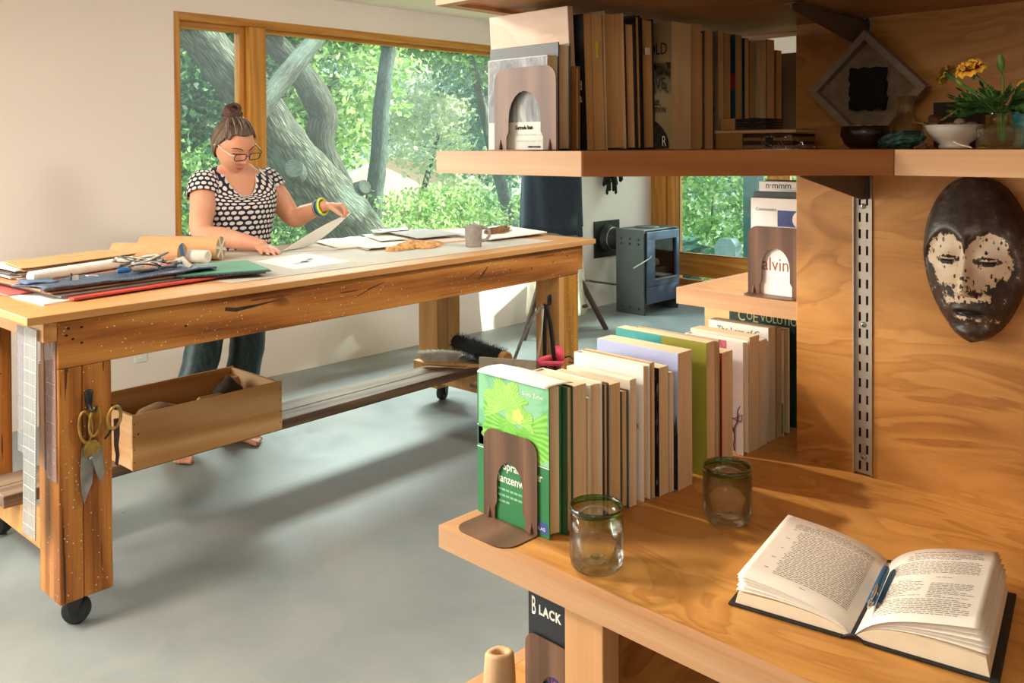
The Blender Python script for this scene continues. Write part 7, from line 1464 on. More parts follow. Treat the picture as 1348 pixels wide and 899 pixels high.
def maskgrid():
    nu, nv = 120, 150; vs = []; wp = []; ho = []
    zt, zb_ = 0.1385, -0.146
    def halfw(z):
        s = (z - zb_) / (zt - zb_); return 0.0835 * (max(0.0, math.sin(math.pi * min(1, s ** 1.18))) ** 0.41) if 0 < s < 1 else 0.0
    g = lambda x, z, cx, cz, sx, sz: math.exp(-((x - cx) / sx) ** 2 - ((z - cz) / sz) ** 2)
    for j in range(nv + 1):
        z = zb_ + (zt - zb_) * (0.5 - 0.5 * math.cos(math.pi * j / nv)); hw = max(halfw(z), 0.0004)
        for i in range(nu + 1):
            a = math.pi * i / nu; x = -hw * math.cos(a); s = math.sin(a)
            D = 0.066 * (s ** 0.75) * (0.45 + 0.55 * math.sin(math.pi * min(1, max(0, (z - zb_) / (zt - zb_))) ** 0.8))
            ax_ = abs(x)
            # concave heart-shaped face below the brow line
            brow = 0.043 - 0.030 * ((ax_ - 0.034) / 0.034) ** 2
            inface = 1 / (1 + math.exp(-(brow - z) / 0.0035)); rim = 1 / (1 + math.exp(-(hw * 0.90 - ax_) / 0.003)); low = 1 / (1 + math.exp(-(z + 0.122) / 0.004))
            D -= 0.0115 * inface * rim * low * (0.75 + 0.25 * math.cos(z * 20))
            # nose: long narrow wedge
            t_ = (0.038 - z) / 0.095
            if 0 <= t_ <= 1.08: wn = 0.006 + 0.0105 * max(0, t_) ** 1.4; D += (0.004 + 0.025 * min(t_, 1) ** 1.1) * max(0, 1 - (ax_ / wn) ** 2) * (1 if t_ < 1 else max(0, 1 - (t_ - 1) / 0.08))
            # eyes: half closed lids with a slit
            for sx in (-1, 1):
                ex, ez = sx * 0.033, -0.002 - 0.001 * 0; D += 0.0095 * g(x, z, ex, ez, 0.0155, 0.0105)
            # mouth
            D += 0.0085 * g(x, z, 0.003, -0.0935, 0.026, 0.011) + 0.005 * g(x, z, 0.0, -0.130, 0.03, 0.012)
            hole = 0.0; lid = 0.0
            for sx in (-1, 1):
                e = ((x - sx * 0.033) / 0.0145) ** 2 + ((z + 0.0045 + 0.0015 * math.cos((x - sx * 0.033) * 120)) / 0.0034) ** 2; hole = max(hole, max(0, min(1, 1.6 - e))); e2 = ((x - sx * 0.033) / 0.0185) ** 2 + ((z + 0.003) / 0.0075) ** 2; lid = max(lid, math.exp(-((e2 - 0.8) / 0.45) ** 2))
            e = ((x - 0.003) / 0.0225) ** 2 + ((z + 0.0925 + 0.10 * (ax_) ** 2 * 18) / 0.0055) ** 2; hole = max(hole, max(0, min(1, 1.6 - e))); D -= 0.007 * hole
            vs.append((MXC + x, YW - 0.004 - max(D, 0.0), MZC + z))
            # painted zone
            wz = inface * rim * (1 / (1 + math.exp(-(z + 0.060 + 0.25 * max(0, ax_ - 0.02) * -2.2) / 0.010))); side = 1 / (1 + math.exp(-(0.069 - ax_ - max(0, -z - 0.015) * 0.55) / 0.005)); w = wz * side
            w = max(w, 0.80 * g(x, z, 0, -0.066, 0.048, 0.016), 0.62 * g(x, z, 0, -0.104, 0.036, 0.006), 0.50 * rim * (1 - 1 / (1 + math.exp(-(hw * 0.84 - ax_) / 0.002))) * inface)
            if t_ > 0.75 and x > 0: w *= 0.85
            wp.append(max(0.0, min(1.0, w * 0.95 * (1 - 0.75 * lid)))); ho.append(hole)
    fs = [(j * (nu + 1) + i, j * (nu + 1) + i + 1, (j + 1) * (nu + 1) + i + 1, (j + 1) * (nu + 1) + i) for j in range(nv) for i in range(nu)]
    o = MB().add(vs, fs, 0, True).build('mask_face', maskmat(), mk)
    for nm, arr in (('white_paint', wp), ('hole', ho)): a_ = o.data.attributes.new(nm, 'FLOAT', 'POINT'); a_.data.foreach_set('value', arr)
    bk = [(MXC + halfw(zb_ + (zt - zb_) * k / 30) * sg, YW - 0.0006, MZC + zb_ + (zt - zb_) * k / 30) for sg, ks in ((1, range(1, 30)), (-1, range(29, 0, -1))) for k in ks]
    fr_ = [(p[0], YW - 0.0045, p[2]) for p in bk]; MB().loft([bk, fr_], 0, True).build('mask_back', plain('mask_wood', '#2c1d14', 0.8), mk)
maskgrid()

# ------------------------------------------------------------------ curios on the middle shelf
zq = 1.4125
t = thing('shadow_frame', 'grey-brown square box frame turned on its corner with a black cloth inside', 'frame', (-0.657, 1.63, 1.51))
FM = Matrix.Translation((-0.657, 1.606, 1.5195)) @ Matrix.Rotation(math.radians(45), 4, 'Y') ; hw = 0.0765; bw_ = 0.0125
FRM = plain('grey_brown_frame', '#84705f', 0.6, 0, 0.1)
for k in range(4): MB().prism([(-hw, -hw), (hw, -hw), (hw - bw_, -hw + bw_), (-hw + bw_, -hw + bw_)], -0.014, 0.014, 0, FM @ Matrix.Rotation(k * math.pi / 2, 4, 'Y') @ Matrix(((1, 0, 0, 0), (0, 0, 1, 0), (0, 1, 0, 0), (0, 0, 0, 1)))).build('frame_side', FRM, t, 0.001)
MB().box(-hw + bw_, hw - bw_, 0.006, 0.013, -hw + bw_, hw - bw_, 0, FM).build('backing', plain('linen_backing', '#7a6852', 0.85, 0, 0.12, 60), t)
BKC = plain('black_wool', '#0c0b0d', 0.95, 0, 0.3, 80, 0.5)
pts = []
for i in range(44):
    f = i / 44 * 4; s_ = int(f); q = f - s_; e = ((-1 + 2 * q, 1), (1, 1 - 2 * q), (1 - 2 * q, -1), (-1, -1 + 2 * q))[s_]; wob = 1 + 0.05 * math.sin(i * 1.7) + 0.03 * math.sin(i * 3.1); pts.append((e[0] * 0.032 * wob, e[1] * 0.038 * wob + 0.002))
MB().prism(pts, -0.009, 0.0055, 0, Matrix(((1, 0, 0, -0.655), (0, 0, 1, 1.606), (0, 1, 0, 1.519), (0, 0, 0, 1)))).build('black_cloth', BKC, t, 0.003)
MB().lathe([(0, 0), (0.0014, 0.0004), (0, 0.0012)], 8, 0, Matrix.Translation((-0.645, 1.5965, 1.522)) @ Matrix.Rotation(math.pi / 2, 4, 'X')).build('bead', SIL, t)
t = thing('dark_bowl', 'small glossy dark brown bowl in front of the box frame', 'bowl', (-0.597, 1.45, zq))
MB().lathe([(0, 0), (0.024, 0), (0.033, 0.008), (0.0385, 0.022), (0.038, 0.0365), (0.036, 0.037), (0.0355, 0.022), (0.030, 0.010), (0, 0.005)], 32, 0, Matrix.Translation((-0.597, 1.45, zq + 0.0002))).build('bowl', plain('dark_glaze', '#2a1a12', 0.2, 0, 0.2, 40), t)
t = thing('bowl_fragments', 'pale shell pieces lying in the dark bowl', 'shells', (-0.6, 1.45, zq + 0.02))
for k, (dx, dy, a) in enumerate(((-0.012, 0.0, 0.2), (0.010, 0.006, 0.8), (0.0, -0.010, 1.9))): MB().lathe([(0.002, 0), (0.012, 0.003), (0.016, 0.009), (0.0145, 0.009), (0.010, 0.004), (0, 0.002)], 14, 0, T(-0.597 + dx, 1.45 + dy, zq + 0.0235, a, 0.5, 0.3)).build('shell', plain('pale_shell', '#c9a680', 0.4), t)
GCL = real_glass('clear_glass', (0.96, 0.94, 0.88, 1), 0.01)
t = thing('glass_flask', 'small clear glass flask with a short neck behind the green mineral', 'bottle', (-0.549, 1.50, zq))
MB().lathe([(0, 0.001), (0.020, 0), (0.0255, 0.004), (0.027, 0.02), (0.0245, 0.042), (0.017, 0.054), (0.0145, 0.060), (0.0145, 0.078), (0.0175, 0.082), (0.0175, 0.0865), (0.0125, 0.0865), (0.0125, 0.060), (0.015, 0.053), (0.0225, 0.041), (0.025, 0.02), (0.0235, 0.006), (0, 0.004)], 28, 0, Matrix.Translation((-0.549, 1.50, zq + 0.0002))).build('flask', GCL, t)
t = thing('green_mineral', 'lumpy dark green malachite stone beside the white bowl', 'stone', (-0.525, 1.415, zq))
def minfn(u, v):
    th = 2 * math.pi * u; ph = math.pi * v; d = Vector((math.sin(ph) * math.cos(th), math.sin(ph) * math.sin(th), -math.cos(ph))); r = 1 + 0.22 * noise.noise(d * 3.2) + 0.16 * noise.noise(d * 8); return (-0.524 + d.x * 0.0345 * r, 1.413 + d.y * 0.020 * r, max(zq + 0.0003, zq + 0.0125 + d.z * 0.0145 * r + 0.005 * d.x))
MB().grid(minfn, 40, 24, 0, True, False).build('stone', noisepic('malachite', [(0.35, C('#0d1a16')), (0.52, C('#1d4038')), (0.64, C('#3c7a66')), (0.75, C('#86b49c'))], 50), t)
t = thing('dark_card', 'dark brown card leaning on the wall behind the white bowl', 'card', (-0.506, 1.62, zq))
MB().box(-0.546, -0.464, 1.618, 1.621, zq + 0.0003, 1.492).build('card', plain('dark_brown_card', '#2a1710', 0.6), t)
t = thing('white_bowl', 'white footed bowl filled with twigs and seed pods', 'bowl', (-0.459, 1.45, zq))
MB().lathe([(0, 0), (0.0215, 0), (0.022, 0.004), (0.0205, 0.0065), (0.031, 0.014), (0.0385, 0.025), (0.0415, 0.036), (0.0402, 0.0365), (0.037, 0.025), (0.029, 0.0155), (0, 0.009)], 36, 0, Matrix.Translation((-0.459, 1.45, zq + 0.0002))).build('bowl', plain('white_porcelain', '#e6e0d6', 0.25, 0, 0.03), t)
TWG = plain('pale_twig', '#b08d62', 0.8, 0, 0.2, 40); POD = plain('brown_pod', '#6e4226', 0.7, 0, 0.3, 60); SHL = plain('snail_shell', '#b0a08a', 0.45, 0, 0.15)
bo = Vector((-0.459, 1.45, zq + 0.034))
def small(name, label, cat, part, builder, mat, loc): q = thing(name, label, cat, loc, group='finds in the white bowl'); builder.build(part, mat, q)
small('twig', 'curved pale twig rising from the white bowl', 'twig', 'twig', MB().tube([bo + Vector((-0.035, 0, 0.002)), bo + Vector((-0.015, 0, 0.012)), bo + Vector((0.002, 0.002, 0.024)), bo + Vector((0.010, 0.002, 0.028))], [0.0018, 0.0016, 0.0014, 0.0008], 6), TWG, tuple(bo))
small('twig', 'twig sticking out over the left rim of the white bowl', 'twig', 'twig', MB().tube([bo + Vector((-0.058, -0.01, 0.008)), bo + Vector((-0.035, -0.012, 0.004)), bo + Vector((0.0, -0.005, 0.004))], [0.0009, 0.0015, 0.0015], 6), TWG, tuple(bo))
small('seed_pod', 'rough reddish seed pod at the left of the white bowl', 'seed pod', 'pod', MB().grid(lambda u, v: tuple(bo + Vector((-0.028, 0.002, 0.008)) + Vector((math.sin(math.pi * v) * math.cos(6.283 * u), math.sin(math.pi * v) * math.sin(6.283 * u), math.cos(math.pi * v))) * 0.010 * (1 + 0.3 * math.sin(9 * u * 6.283) * math.sin(7 * v))), 24, 12, 0, True, False), POD, tuple(bo))
small('snail_shell', 'round grey snail shell lying in the white bowl', 'shell', 'shell', MB().grid(lambda u, v: tuple(bo + Vector((0.010, -0.006, 0.005)) + Vector((math.sin(math.pi * v) * math.cos(6.283 * u) * 0.0085, math.sin(math.pi * v) * math.sin(6.283 * u) * 0.007, math.cos(math.pi * v) * 0.0075))), 20, 10, 0, True, False), SHL, tuple(bo))
small('pebble', 'flat pale pebble right of the snail shell in the white bowl', 'pebble', 'pebble', MB().grid(lambda u, v: tuple(bo + Vector((0.026, -0.004, 0.002)) + Vector((math.sin(math.pi * v) * math.cos(6.283 * u) * 0.010, math.sin(math.pi * v) * math.sin(6.283 * u) * 0.008, math.cos(math.pi * v) * 0.005))), 20, 10, 0, True, False), plain('pebble_grey', '#9a8470', 0.7), tuple(bo))
mb = MB(); rg = random.Random(12)
for k in range(40):
    p = bo + Vector((rg.uniform(-0.034, 0.034), rg.uniform(-0.03, 0.03), rg.uniform(-0.004, 0.004))); 
    if (p - bo).length > 0.036: continue
    q = p + Vector((rg.uniform(-0.02, 0.02), rg.uniform(-0.015, 0.015), rg.uniform(0.0, 0.008))); mb.tube([p, q], 0.0012, 5)
o = mb.build('dried_moss', plain('dry_moss', '#5a4424', 0.9, 0, 0.3), t); o['kind'] = 'stuff'
mb = MB().lathe([(0, 0.010), (0.036, 0.026), (0.038, 0.031), (0, 0.034)], 24, 0, Matrix.Translation((-0.459, 1.45, zq))).build('soil', plain('dark_soil', '#2c1c10', 0.9, 0, 0.4, 90, 0.6), t)
# inkwell vase with marigolds
t = thing('inkwell_vase', 'square clear glass inkwell with water holding the marigolds', 'vase', (-0.376, 1.382, zq)); VX, VY = -0.376, 1.382
def sq(h, z, r=0.25): return [(VX + h * math.copysign(abs(math.cos(a)) ** r, math.cos(a)), VY + h * math.copysign(abs(math.sin(a)) ** r, math.sin(a)), z) for a in [2 * math.pi * (j + 0.5) / 32 for j in range(32)]]
MB().loft([sq(.024, zq + .0003), sq(.0262, zq + .003), sq(.0265, zq + .028), sq(.0245, zq + .0325), sq(.0165, zq + .0355, .6), sq(.0145, zq + .038, 1.0), sq(.0142, zq + .0465, 1.0), sq(.0185, zq + .049, 1.0), sq(.0185, zq + .052, 1.0), sq(.0125, zq + .0525, 1.0), sq(.0122, zq + .037, 1.0), sq(.0225, zq + .030), sq(.0235, zq + .027), sq(.0232, zq + .006), sq(.020, zq + .0045)], 0, True).build('glass_body', GCL, t)
MB().loft([sq(.0228, zq + .0062), sq(.0230, zq + .024), sq(.0226, zq + .0242)], 0, True).build('water', real_glass('water', (0.97, 0.98, 0.97, 1), 0.0, 1.33), t)
STEM = plain('flower_stem', '#55813a', 0.55, 0, 0.12); MLEAF = leafmat('marigold_leaf', '#24481f', '#3f6e30', '#6f9a4c')
def petalmat():
    u_ = NT('marigold_petal'); at = u_.n('ShaderNodeUVMap'); sp = u_.n('ShaderNodeSeparateXYZ'); u_.l(at.outputs[0], sp.inputs[0]); n = u_.noise(u_.coords('Object'), 160, 2)
    f = u_.math('ADD', sp.outputs[1], u_.math('MULTIPLY', u_.math('SUBTRACT', n, 0.5), 0.35)); return u_.fin(u_.ramp(f, [(0.12, C('#e89a20')), (0.30, C('#b8521a')), (0.45, C('#7c2010')), (0.58, C('#8c2c12')), (0.68, C('#f0a828')), (0.9, C('#ffc648'))]), 0.55, 0, 0.3)
PET = petalmat(); PETY = plain('marigold_centre', '#f2b234', 0.6, 0, 0.15, 200); PETF = plain('faded_petal', '#b08a2c', 0.7, 0, 0.25, 120)
def flower(name, label, c, ax, R, petal, stem_pts, fresh=True):
    q = thing(name, label, 'flower', tuple(stem_pts[0]), group='marigolds in the inkwell'); c = Vector(c); ax = Vector(ax).normalized(); u = ax.orthogonal().normalized(); w = ax.cross(u)
    MB().tube(stem_pts + [c - ax * 0.004], 0.0013, 7).build('stem', STEM, q)
    MB().tube([c - ax * 0.020, c - ax * 0.016, c - ax * 0.006, c - ax * 0.001], [0.0016, 0.0034, 0.0042, 0.0060], 10).build('calyx', STEM, q)
    rg = random.Random(int(R * 1e5))
    for ring_, (n, r0, r1, lift) in enumerate(((8, 0.30, 1.0, -0.10), (7, 0.25, 0.80, 0.22), (6, 0.15, 0.55, 0.50))):
        for k in range(n):
            a = 2 * math.pi * (k + 0.5 * ring_) / n + rg.uniform(-0.12, 0.12); d = u * math.cos(a) + w * math.sin(a); s_ = ax.cross(d); lf = lift + rg.uniform(-0.1, 0.1); Wd = R * r1 * (0.42 if fresh else 0.30)
            def pf(uu, vv, d=d, s_=s_, lf=lf, Wd=Wd, r0=r0, r1=r1, k=k): rad = R * (r0 * 0.5 + (r1 - r0 * 0.5) * vv); wd = Wd * (0.35 + 0.85 * math.sin(min(1, vv * 0.75 + 0.12) * math.pi * 0.62)) * (1 if vv < 0.92 else 0.86); return tuple(c + d * rad + s_ * (uu - 0.5) * 2 * wd + ax * (lf * rad + 0.12 * R * math.sin(uu * 9 + k) * vv - 0.25 * R * (vv ** 3) * (1 if ring_ == 0 else 0.3)))
            MB().grid(pf, 6, 6).build('petal', petal, q)
    MB().grid(lambda uu, vv: tuple(c + ax * 0.001 + (u * math.cos(6.283 * uu) + w * math.sin(6.283 * uu)) * R * 0.30 * math.sin(vv * 1.57) + ax * R * (0.34 * math.cos(vv * 1.57) + 0.04 * math.sin(uu * 60) * math.sin(vv * 20))), 24, 6, 0, True, False).build('flower_centre', PETY if fresh else PETF, q); return q
vtop = Vector((VX, VY, zq + 0.05)); vin = Vector((VX + 0.002, VY, zq + 0.010))
flower('marigold', 'fresh orange and dark red marigold in the inkwell', (-0.413, 1.372, 1.531), (-0.15, -0.42, 0.85), 0.0205, PET, [vin, vtop + Vector((0.002, 0, 0)), Vector((-0.387, 1.378, 1.496)), Vector((-0.402, 1.374, 1.516))])
flower('marigold', 'faded yellow-brown marigold nodding left of the fresh one', (-0.452, 1.385, 1.524), (-0.85, 0.05, 0.5), 0.017, PETF, [vin + Vector((-0.002, 0, 0)), vtop + Vector((-0.003, 0, 0)), Vector((-0.398, 1.382, 1.487)), Vector((-0.425, 1.384, 1.506))], False)
flower('marigold', 'small yellow marigold at the right edge of the picture', (-0.345, 1.40, 1.502), (0.5, -0.4, 0.6), 0.012, PET, [vin + Vector((0.003, 0, 0)), vtop + Vector((0.006, 0, 0)), Vector((-0.352, 1.398, 1.487))])
q = thing('marigold_bud', 'closed green marigold bud standing tallest at the right', 'bud', tuple(vin), group='marigolds in the inkwell')
MB().tube([vin + Vector((0.001, 0.002, 0)), vtop + Vector((0.004, 0.002, 0)), Vector((-0.374, 1.39, 1.51)), Vector((-0.377, 1.39, 1.524))], 0.0012, 7).build('stem', STEM, q); MB().tube([(-0.377, 1.39, 1.523), (-0.3772, 1.39, 1.529), (-0.3775, 1.39, 1.538), (-0.378, 1.39, 1.547)], [0.0022, 0.0052, 0.0056, 0.0025], 10).build('bud', plain('green_bud', '#6a8a3c', 0.5), q)
q = thing('marigold_bud', 'green marigold bud below the fresh flower', 'bud', tuple(vin), group='marigolds in the inkwell'); MB().tube([vtop + Vector((-0.002, -0.002, 0)), Vector((-0.405, 1.37, 1.49)), Vector((-0.424, 1.37, 1.506))], 0.0012, 7).build('stem', STEM, q); MB().tube([(-0.423, 1.37, 1.505), (-0.426, 1.37, 1.509), (-0.430, 1.37, 1.514)], [0.002, 0.0042, 0.002], 8).build('bud', plain('green_bud_b', '#7a8f40', 0.5), q)
fo = thing('marigold_leaves', 'feathery dark green marigold foliage spilling from the inkwell', 'leaves', tuple(vtop)); rg = random.Random(6)
for k in range(54):
    a = rg.uniform(-math.pi, math.pi); out = rg.uniform(0.025, 0.055); hgt = rg.uniform(-0.004, 0.040); tip = vtop + Vector((out * math.cos(a) * 1.15, out * 0.55 * math.sin(a) - 0.006, hgt)); b0 = vtop + Vector((0.006 * math.cos(a), 0.006 * math.sin(a), 0)); midp = b0.lerp(tip, 0.5) + Vector((0, 0, 0.008)); mb = MB(); mb.tube([b0, midp, tip], [0.0010, 0.0008, 0.0004], 5)
    dirn = (tip - b0).normalized(); sd = dirn.cross(Vector((0, -0.5, 1))).normalized()
    for m in range(5):
        f = 0.35 + 0.13 * m; p = b0.lerp(midp, min(1, f * 2)) if f < 0.5 else midp.lerp(tip, f * 2 - 1); L = 0.015 * (1 - 0.12 * abs(m - 2))
        for s_ in (-1, 1):
            dr = (dirn * 0.7 + sd * s_).normalized(); n_ = dr.cross(sd).normalized() if dr.cross(sd).length > 0.01 else Vector((0, 0, 1)); wv = dr.cross(Vector((0.2, -1, 0.4))).normalized() * L * 0.16
            mb.add([tuple(p), tuple(p + dr * L * 0.5 + wv), tuple(p + dr * L), tuple(p + dr * L * 0.5 - wv)], [(0, 1, 2, 3)])
    wv = sd * 0.0028; mb.add([tuple(tip - dirn * 0.004), tuple(tip + dirn * 0.006 + wv), tuple(tip + dirn * 0.014), tuple(tip + dirn * 0.006 - wv)], [(0, 1, 2, 3)])
    o = mb.build('leaf', MLEAF, fo); a_ = o.data.attributes.new('tone', 'FLOAT', 'FACE'); a_.data.foreach_set('value', [rg.random() for _ in o.data.polygons])
t = thing('teal_jar', 'teal glazed jar behind the inkwell at the right edge', 'jar', (-0.352, 1.47, zq))
MB().lathe([(0, 0), (0.026, 0), (0.030, 0.004)] + [(0.031 + 0.0012 * math.sin(k * 1.5), 0.008 + k * 0.004) for k in range(11)] + [(0.030, 0.056), (0.032, 0.060), (0.029, 0.061), (0.027, 0.055), (0.027, 0.010), (0, 0.006)], 32, 0, Matrix.Translation((-0.352, 1.47, zq + 0.0002))).build('jar', plain('teal_glaze', '#3f8f8c', 0.3, 0, 0.12, 30), t)
t = thing('dry_sprig', 'thin pale dry sprig lying at the foot of the inkwell', 'twig', (-0.42, 1.36, zq)); MB().tube([(-0.432, 1.362, zq + 0.010), (-0.42, 1.355, zq + 0.0055), (-0.402, 1.345, zq + 0.0015)], [0.001, 0.0014, 0.0009], 6).build('twig', plain('dry_sprig_skin', '#cfb898', 0.8), t)
t = thing('fallen_petal', 'small yellow fallen petal before the inkwell', 'petal', (-0.39, 1.345, zq)); MB().grid(lambda u, v: (-0.394 + 0.011 * u, 1.343 + 0.006 * v, zq + 0.0008 + 0.0012 * math.sin(u * 3)), 4, 3).build('petal', plain('yellow_petal', '#d8a838', 0.6), t, 0, False, 0.0004)
t = thing('bark_chips', 'few reddish bark chips lying between the green stone and the white bowl', 'bark', (-0.487, 1.40, zq))
for k, (x, y, a) in enumerate(((-0.492, 1.396, 0.3), (-0.484, 1.402, 1.2), (-0.478, 1.398, 2.2))): MB().box(-0.007, 0.007, -0.003, 0.003, 0.0, 0.004, 0, T(x, y, zq + 0.0012 + 0.003 * (k % 2), a, 0.2, 0.3 * (k - 1))).build('chip', POD, t, 0.001)
# ------------------------------------------------------------------ wood stove, flue, hanging garments
SG = plain('stove_grey', '#474b49', 0.55, 0.1, 0.05); SB = plain('stove_blue_grey', '#46566f', 0.5, 0.1, 0.05)
t = thing('wood_stove', 'dark blue-grey box wood stove standing in the corner', 'stove', (-4.45, 6.22, 0))
s1 = MB().box(-4.592, -4.302, 5.970, 5.985, 0.0, 0.700).build('side_panel', SG, t, 0.002); s2 = MB().box(-4.592, -4.302, 6.461, 6.476, 0.0, 0.700).build('side_panel', SG, t, 0.002)
for z in (0.632, 0.592, 0.055):
    for x in (-4.535, -4.445, -4.355): MB().lathe([(0, 0), (0.011, 0), (0.011, 0.0012), (0, 0.0012)], 12, 0, Matrix.Translation((x, 5.9698, z)) @ Matrix.Rotation(math.pi / 2, 4, 'X')).build('vent_hole', MAT['black'], s1)
MB().box(-4.585, -4.575, 5.985, 6.461, 0.095, 0.695).box(-4.575, -4.320, 5.985, 5.992, 0.095, 0.695).box(-4.575, -4.320, 6.454, 6.461, 0.095, 0.695).box(-4.575, -4.320, 5.992, 6.454, 0.095, 0.295).box(-4.575, -4.320, 5.992, 6.454, 0.66, 0.695).build('fire_box', plain('soot_grey', '#3a3836', 0.9, 0, 0.2), t)
MB().box(-4.592, -4.302, 5.970, 6.476, 0.700, 0.712).build('top_plate', SG, t, 0.003)
MB().lathe([(0, 0), (0.105, 0), (0.108, 0.006), (0.100, 0.009), (0, 0.009)], 32, 0, Matrix.Translation((-4.45, 6.22, 0.712))).build('flue_cover', SG, t)
# door with a glass window
d0 = MB().box(-4.318, -4.288, 5.998, 6.476, 0.235, 0.295).box(-4.318, -4.288, 5.998, 6.476, 0.620, 0.692).box(-4.318, -4.288, 5.998, 6.112, 0.295, 0.620).box(-4.318, -4.288, 6.430, 6.476, 0.295, 0.620).build('door', SB, t, 0.002)
MB().box(-4.318, -4.288, 5.998, 6.476, 0.092, 0.231).build('lower_panel', SB, t, 0.002)
MB().box(-4.312, -4.308, 6.11, 6.432, 0.293, 0.622).build('door_glass', glass_pane('stove_glass', (0.62, 0.66, 0.7, 1), 0.6), d0)
MB().box(-4.290, -4.282, 6.10, 6.425, 0.286, 0.293).build('glass_ledge', MAT['steel'], d0)
MB().box(-4.306, -4.300, 5.990, 5.998, 0.12, 0.69).build('hinge_gap', MAT['black'], t)
hd_ = MB().tube([(-4.285, 6.050, 0.492), (-4.282, 6.02, 0.474), (-4.292, 5.90, 0.437), (-4.300, 5.82, 0.412)], [0.006, 0.0065, 0.006, 0.006], 8).build('handle', MAT['steel'], d0)
for k, (a, b, r) in enumerate((((-4.40, 6.17, 0.335), (-4.38, 6.37, 0.34), 0.030), ((-4.40, 6.15, 0.395), (-4.37, 6.26, 0.42), 0.032))):
    f = thing('firewood_log', ('split log lying low behind the stove glass', 'pale log end resting on top inside the stove')[k], 'log', a); MB().tube([a, tuple(Vector(a).lerp(Vector(b), 0.5)), b], r, 10).build('log', plain('burnt_log' if k == 0 else 'ash_log', '#6b5444' if k == 0 else '#c0a890', 0.9, 0, 0.3), f)
MB().box(-4.58, -4.34, 6.0, 6.45, 0.296, 0.306).build('fire_grate', MAT['black'], t)
t = thing('flue_plate', 'square black flue plate on the white wall with its round pipe to the stove', 'flue', (WX, 6.165, 0.595))
MB().box(WX + 0.0005, WX + 0.012, 5.985, 6.345, 0.430, 0.752).build('wall_plate', plain('dark_flue_steel', '#26282a', 0.5, 0.2), t, 0.002)
MF = Matrix.Translation((WX + 0.012, 6.165, 0.597)) @ Matrix.Rotation(math.pi / 2, 4, 'Y'); FLU = plain('black_flue', '#2c2c2c', 0.45, 0.2, 0.08)
MB().lathe([(0, 0), (0.125, 0), (0.125, 0.02), (0.112, 0.026), (0.112, 0.05), (0.106, 0.056), (0.098, 0.06), (0.098, 0.245), (0, 0.245)], 32, 0, MF).build('flue_pipe', FLU, t)
MB().lathe([(0.098, 0.065), (0.102, 0.067), (0.102, 0.074), (0.098, 0.076)], 32, 0, MF).build('pipe_ring', MAT['steel'], t)
t = thing('gas_hose', 'brass valve and dark hose running low along the wall to the stove', 'hose', (-4.75, 5.78, 0.26))
MB().tube([(WX + 0.002, 5.80, 0.262), (WX + 0.03, 5.80, 0.262), (WX + 0.06, 5.81, 0.262), (WX + 0.075, 5.83, 0.26)], [0.011, 0.012, 0.010, 0.008], 10).build('valve', plain('old_brass', '#8a6c34', 0.4, 0.6), t)
MB().tube([(WX + 0.075, 5.83, 0.26), (-4.74, 5.88, 0.248), (-4.68, 5.95, 0.235), (-4.62, 6.00, 0.225), (-4.60, 6.02, 0.222)], 0.009, 8).build('hose', plain('dark_hose', '#5a5446', 0.5, 0.3), t)
# dark dried bunch hanging on the wall
t = thing('dried_bunch', 'bunch of blackish dried flower heads hanging on the white wall', 'dried flowers', (WX + 0.05, 6.13, 1.35)); DRY = plain('dried_black', '#26221f', 0.85, 0, 0.4, 50); rg = random.Random(3)
for k in range(34):
    a = rg.uniform(-0.75, 0.75); L = rg.uniform(0.24, 0.46) * (1 - 0.35 * abs(a)); o_ = Vector((WX + 0.05 + rg.uniform(-0.015, 0.03), 6.13, 1.42)); e = o_ + Vector((rg.uniform(-0.02, 0.05), math.sin(a) * L * 0.62, -math.cos(a) * L)); m_ = o_.lerp(e, 0.6) + Vector((rg.uniform(0, 0.02), rg.uniform(-0.015, 0.015), 0))
    MB().tube([o_, m_, e + Vector((0, 0, 0.02)), e, e + Vector((rg.uniform(-0.01, 0.01), rg.uniform(-0.012, 0.012), -0.012))], [0.0025, 0.005, 0.012, 0.013, 0.004], 7).build('dried_head', DRY, t)
MB().tube([(WX + 0.05, 6.13, 1.46), (WX + 0.05, 6.13, 1.40)], 0.018, 8).build('stem_tie', plain('stem_tie', '#5a4a34', 0.8), t); MB().tube([(WX, 6.13, 1.47), (WX + 0.05, 6.13, 1.462)], 0.004, 6).build('nail', MAT['steel'], t)
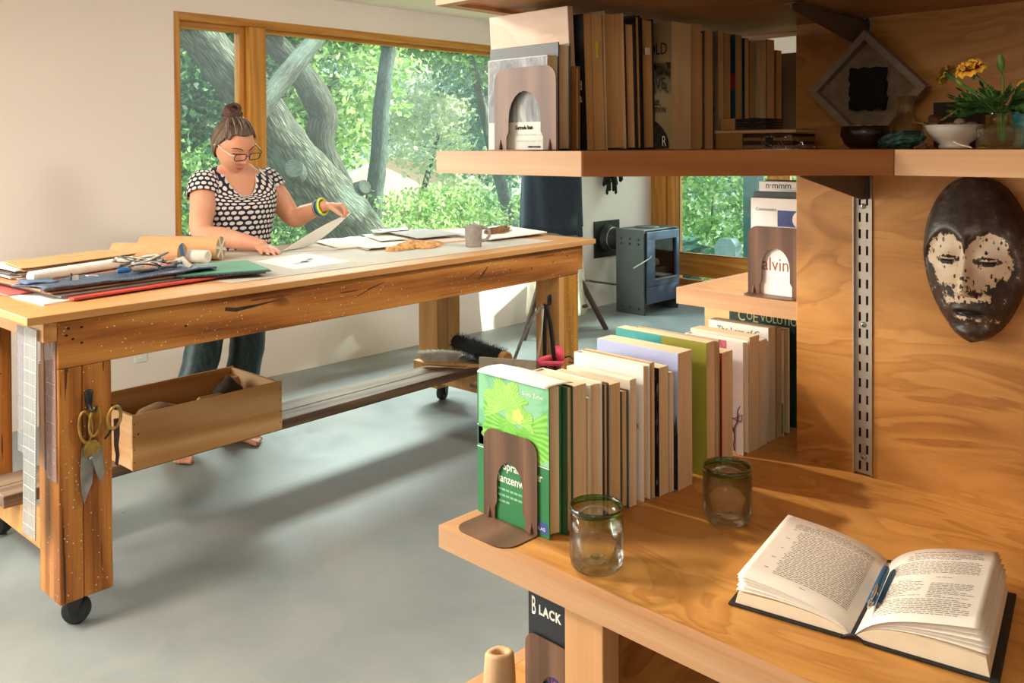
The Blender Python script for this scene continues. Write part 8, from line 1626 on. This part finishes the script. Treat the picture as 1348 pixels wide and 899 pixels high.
# garments on a stand: navy apron over a cream canvas skirt, on a dark wooden stool-stand
t = thing('dress_stand', 'dressmaker stand with a dark splayed wooden leg behind the table', 'stand', (-4.43, 5.0, 0)); DKW = plain('dark_stand_wood', '#4a3a2e', 0.6, 0, 0.2)
MB().tube([(-4.43, 5.0, 0.2), (-4.43, 5.0, 1.5)], 0.02, 10).build('pole', DKW, t)
for (ex, ey) in ((-4.20, 5.335), (-4.66, 5.30), (-4.40, 4.62)): MB().tube([(-4.43 + 0.35 * (ex + 4.43), 5.0 + 0.35 * (ey - 5.0), 0.50), (ex, ey, 0.0)], [0.024, 0.020], 8).build('leg', DKW, t)
MB().tube([(-4.28, 5.20, 0.19), (-4.40, 4.78, 0.19)], 0.014, 8).build('rung', DKW, t)
MB().lathe([(0, 0), (0.14, 0.0), (0.16, 0.15), (0.12, 0.32), (0.15, 0.5), (0.10, 0.58), (0, 0.60)], 24, 0, Matrix.Translation((-4.43, 5.0, 0.95))).build('dress_form', plain('form_linen', '#b8a98e', 0.9), t)
CANV = plain('cream_canvas', '#d8cdb8', 0.95, 0, 0.12, 25, 0.5); NAVY = plain('navy_wool', '#2a333d', 0.95, 0, 0.18, 60, 0.3)
def skirt(cx, cy, z0_, z1_, a0, b0, a1, b1, nf, amp, ph, n=72, tilt=0.0):
    out = []
    for k in range(15):
        f = k / 14; z = z0_ + (z1_ - z0_) * f; a, b = a0 + (a1 - a0) * f, b0 + (b1 - b0) * f; ring = []
        for j in range(n):
            th = 2 * math.pi * j / n; w = 1 + amp * (1 - f * 0.6) * math.sin(nf * th + ph + 0.8 * math.sin(f * 3 + th)); ring.append((cx + a * w * math.cos(th), cy + b * w * math.sin(th), z + tilt * math.sin(th) * (1 - f) + 0.006 * math.sin(nf * th)))
        out.append(ring)
    return out
t = thing('canvas_skirt', 'cream canvas skirt hanging below the navy apron on the stand', 'skirt', (-4.43, 5.04, 0.13)); MB().loft(skirt(-4.45, 5.035, 0.13, 0.95, 0.19, 0.275, 0.165, 0.195, 9, 0.035, 0.4), 0, True, False).build('canvas', CANV, t, 0, False, 0.004)
t = thing('navy_apron', 'dark navy wool apron hanging on the stand before the window', 'apron', (-4.42, 4.96, 0.76)); MB().loft(skirt(-4.42, 4.945, 0.755, 1.50, 0.205, 0.262, 0.175, 0.235, 7, 0.045, 1.1, 72, -0.035), 0, True, False).build('wool', NAVY, t, 0, False, 0.004)
MB().loft(skirt(-4.44, 5.09, 0.80, 1.50, 0.17, 0.165, 0.15, 0.15, 5, 0.04, 0.2), 0, True, False).build('blue_lining', plain('blue_lining', '#33465f', 0.9, 0, 0.1), t, 0, False, 0.004)
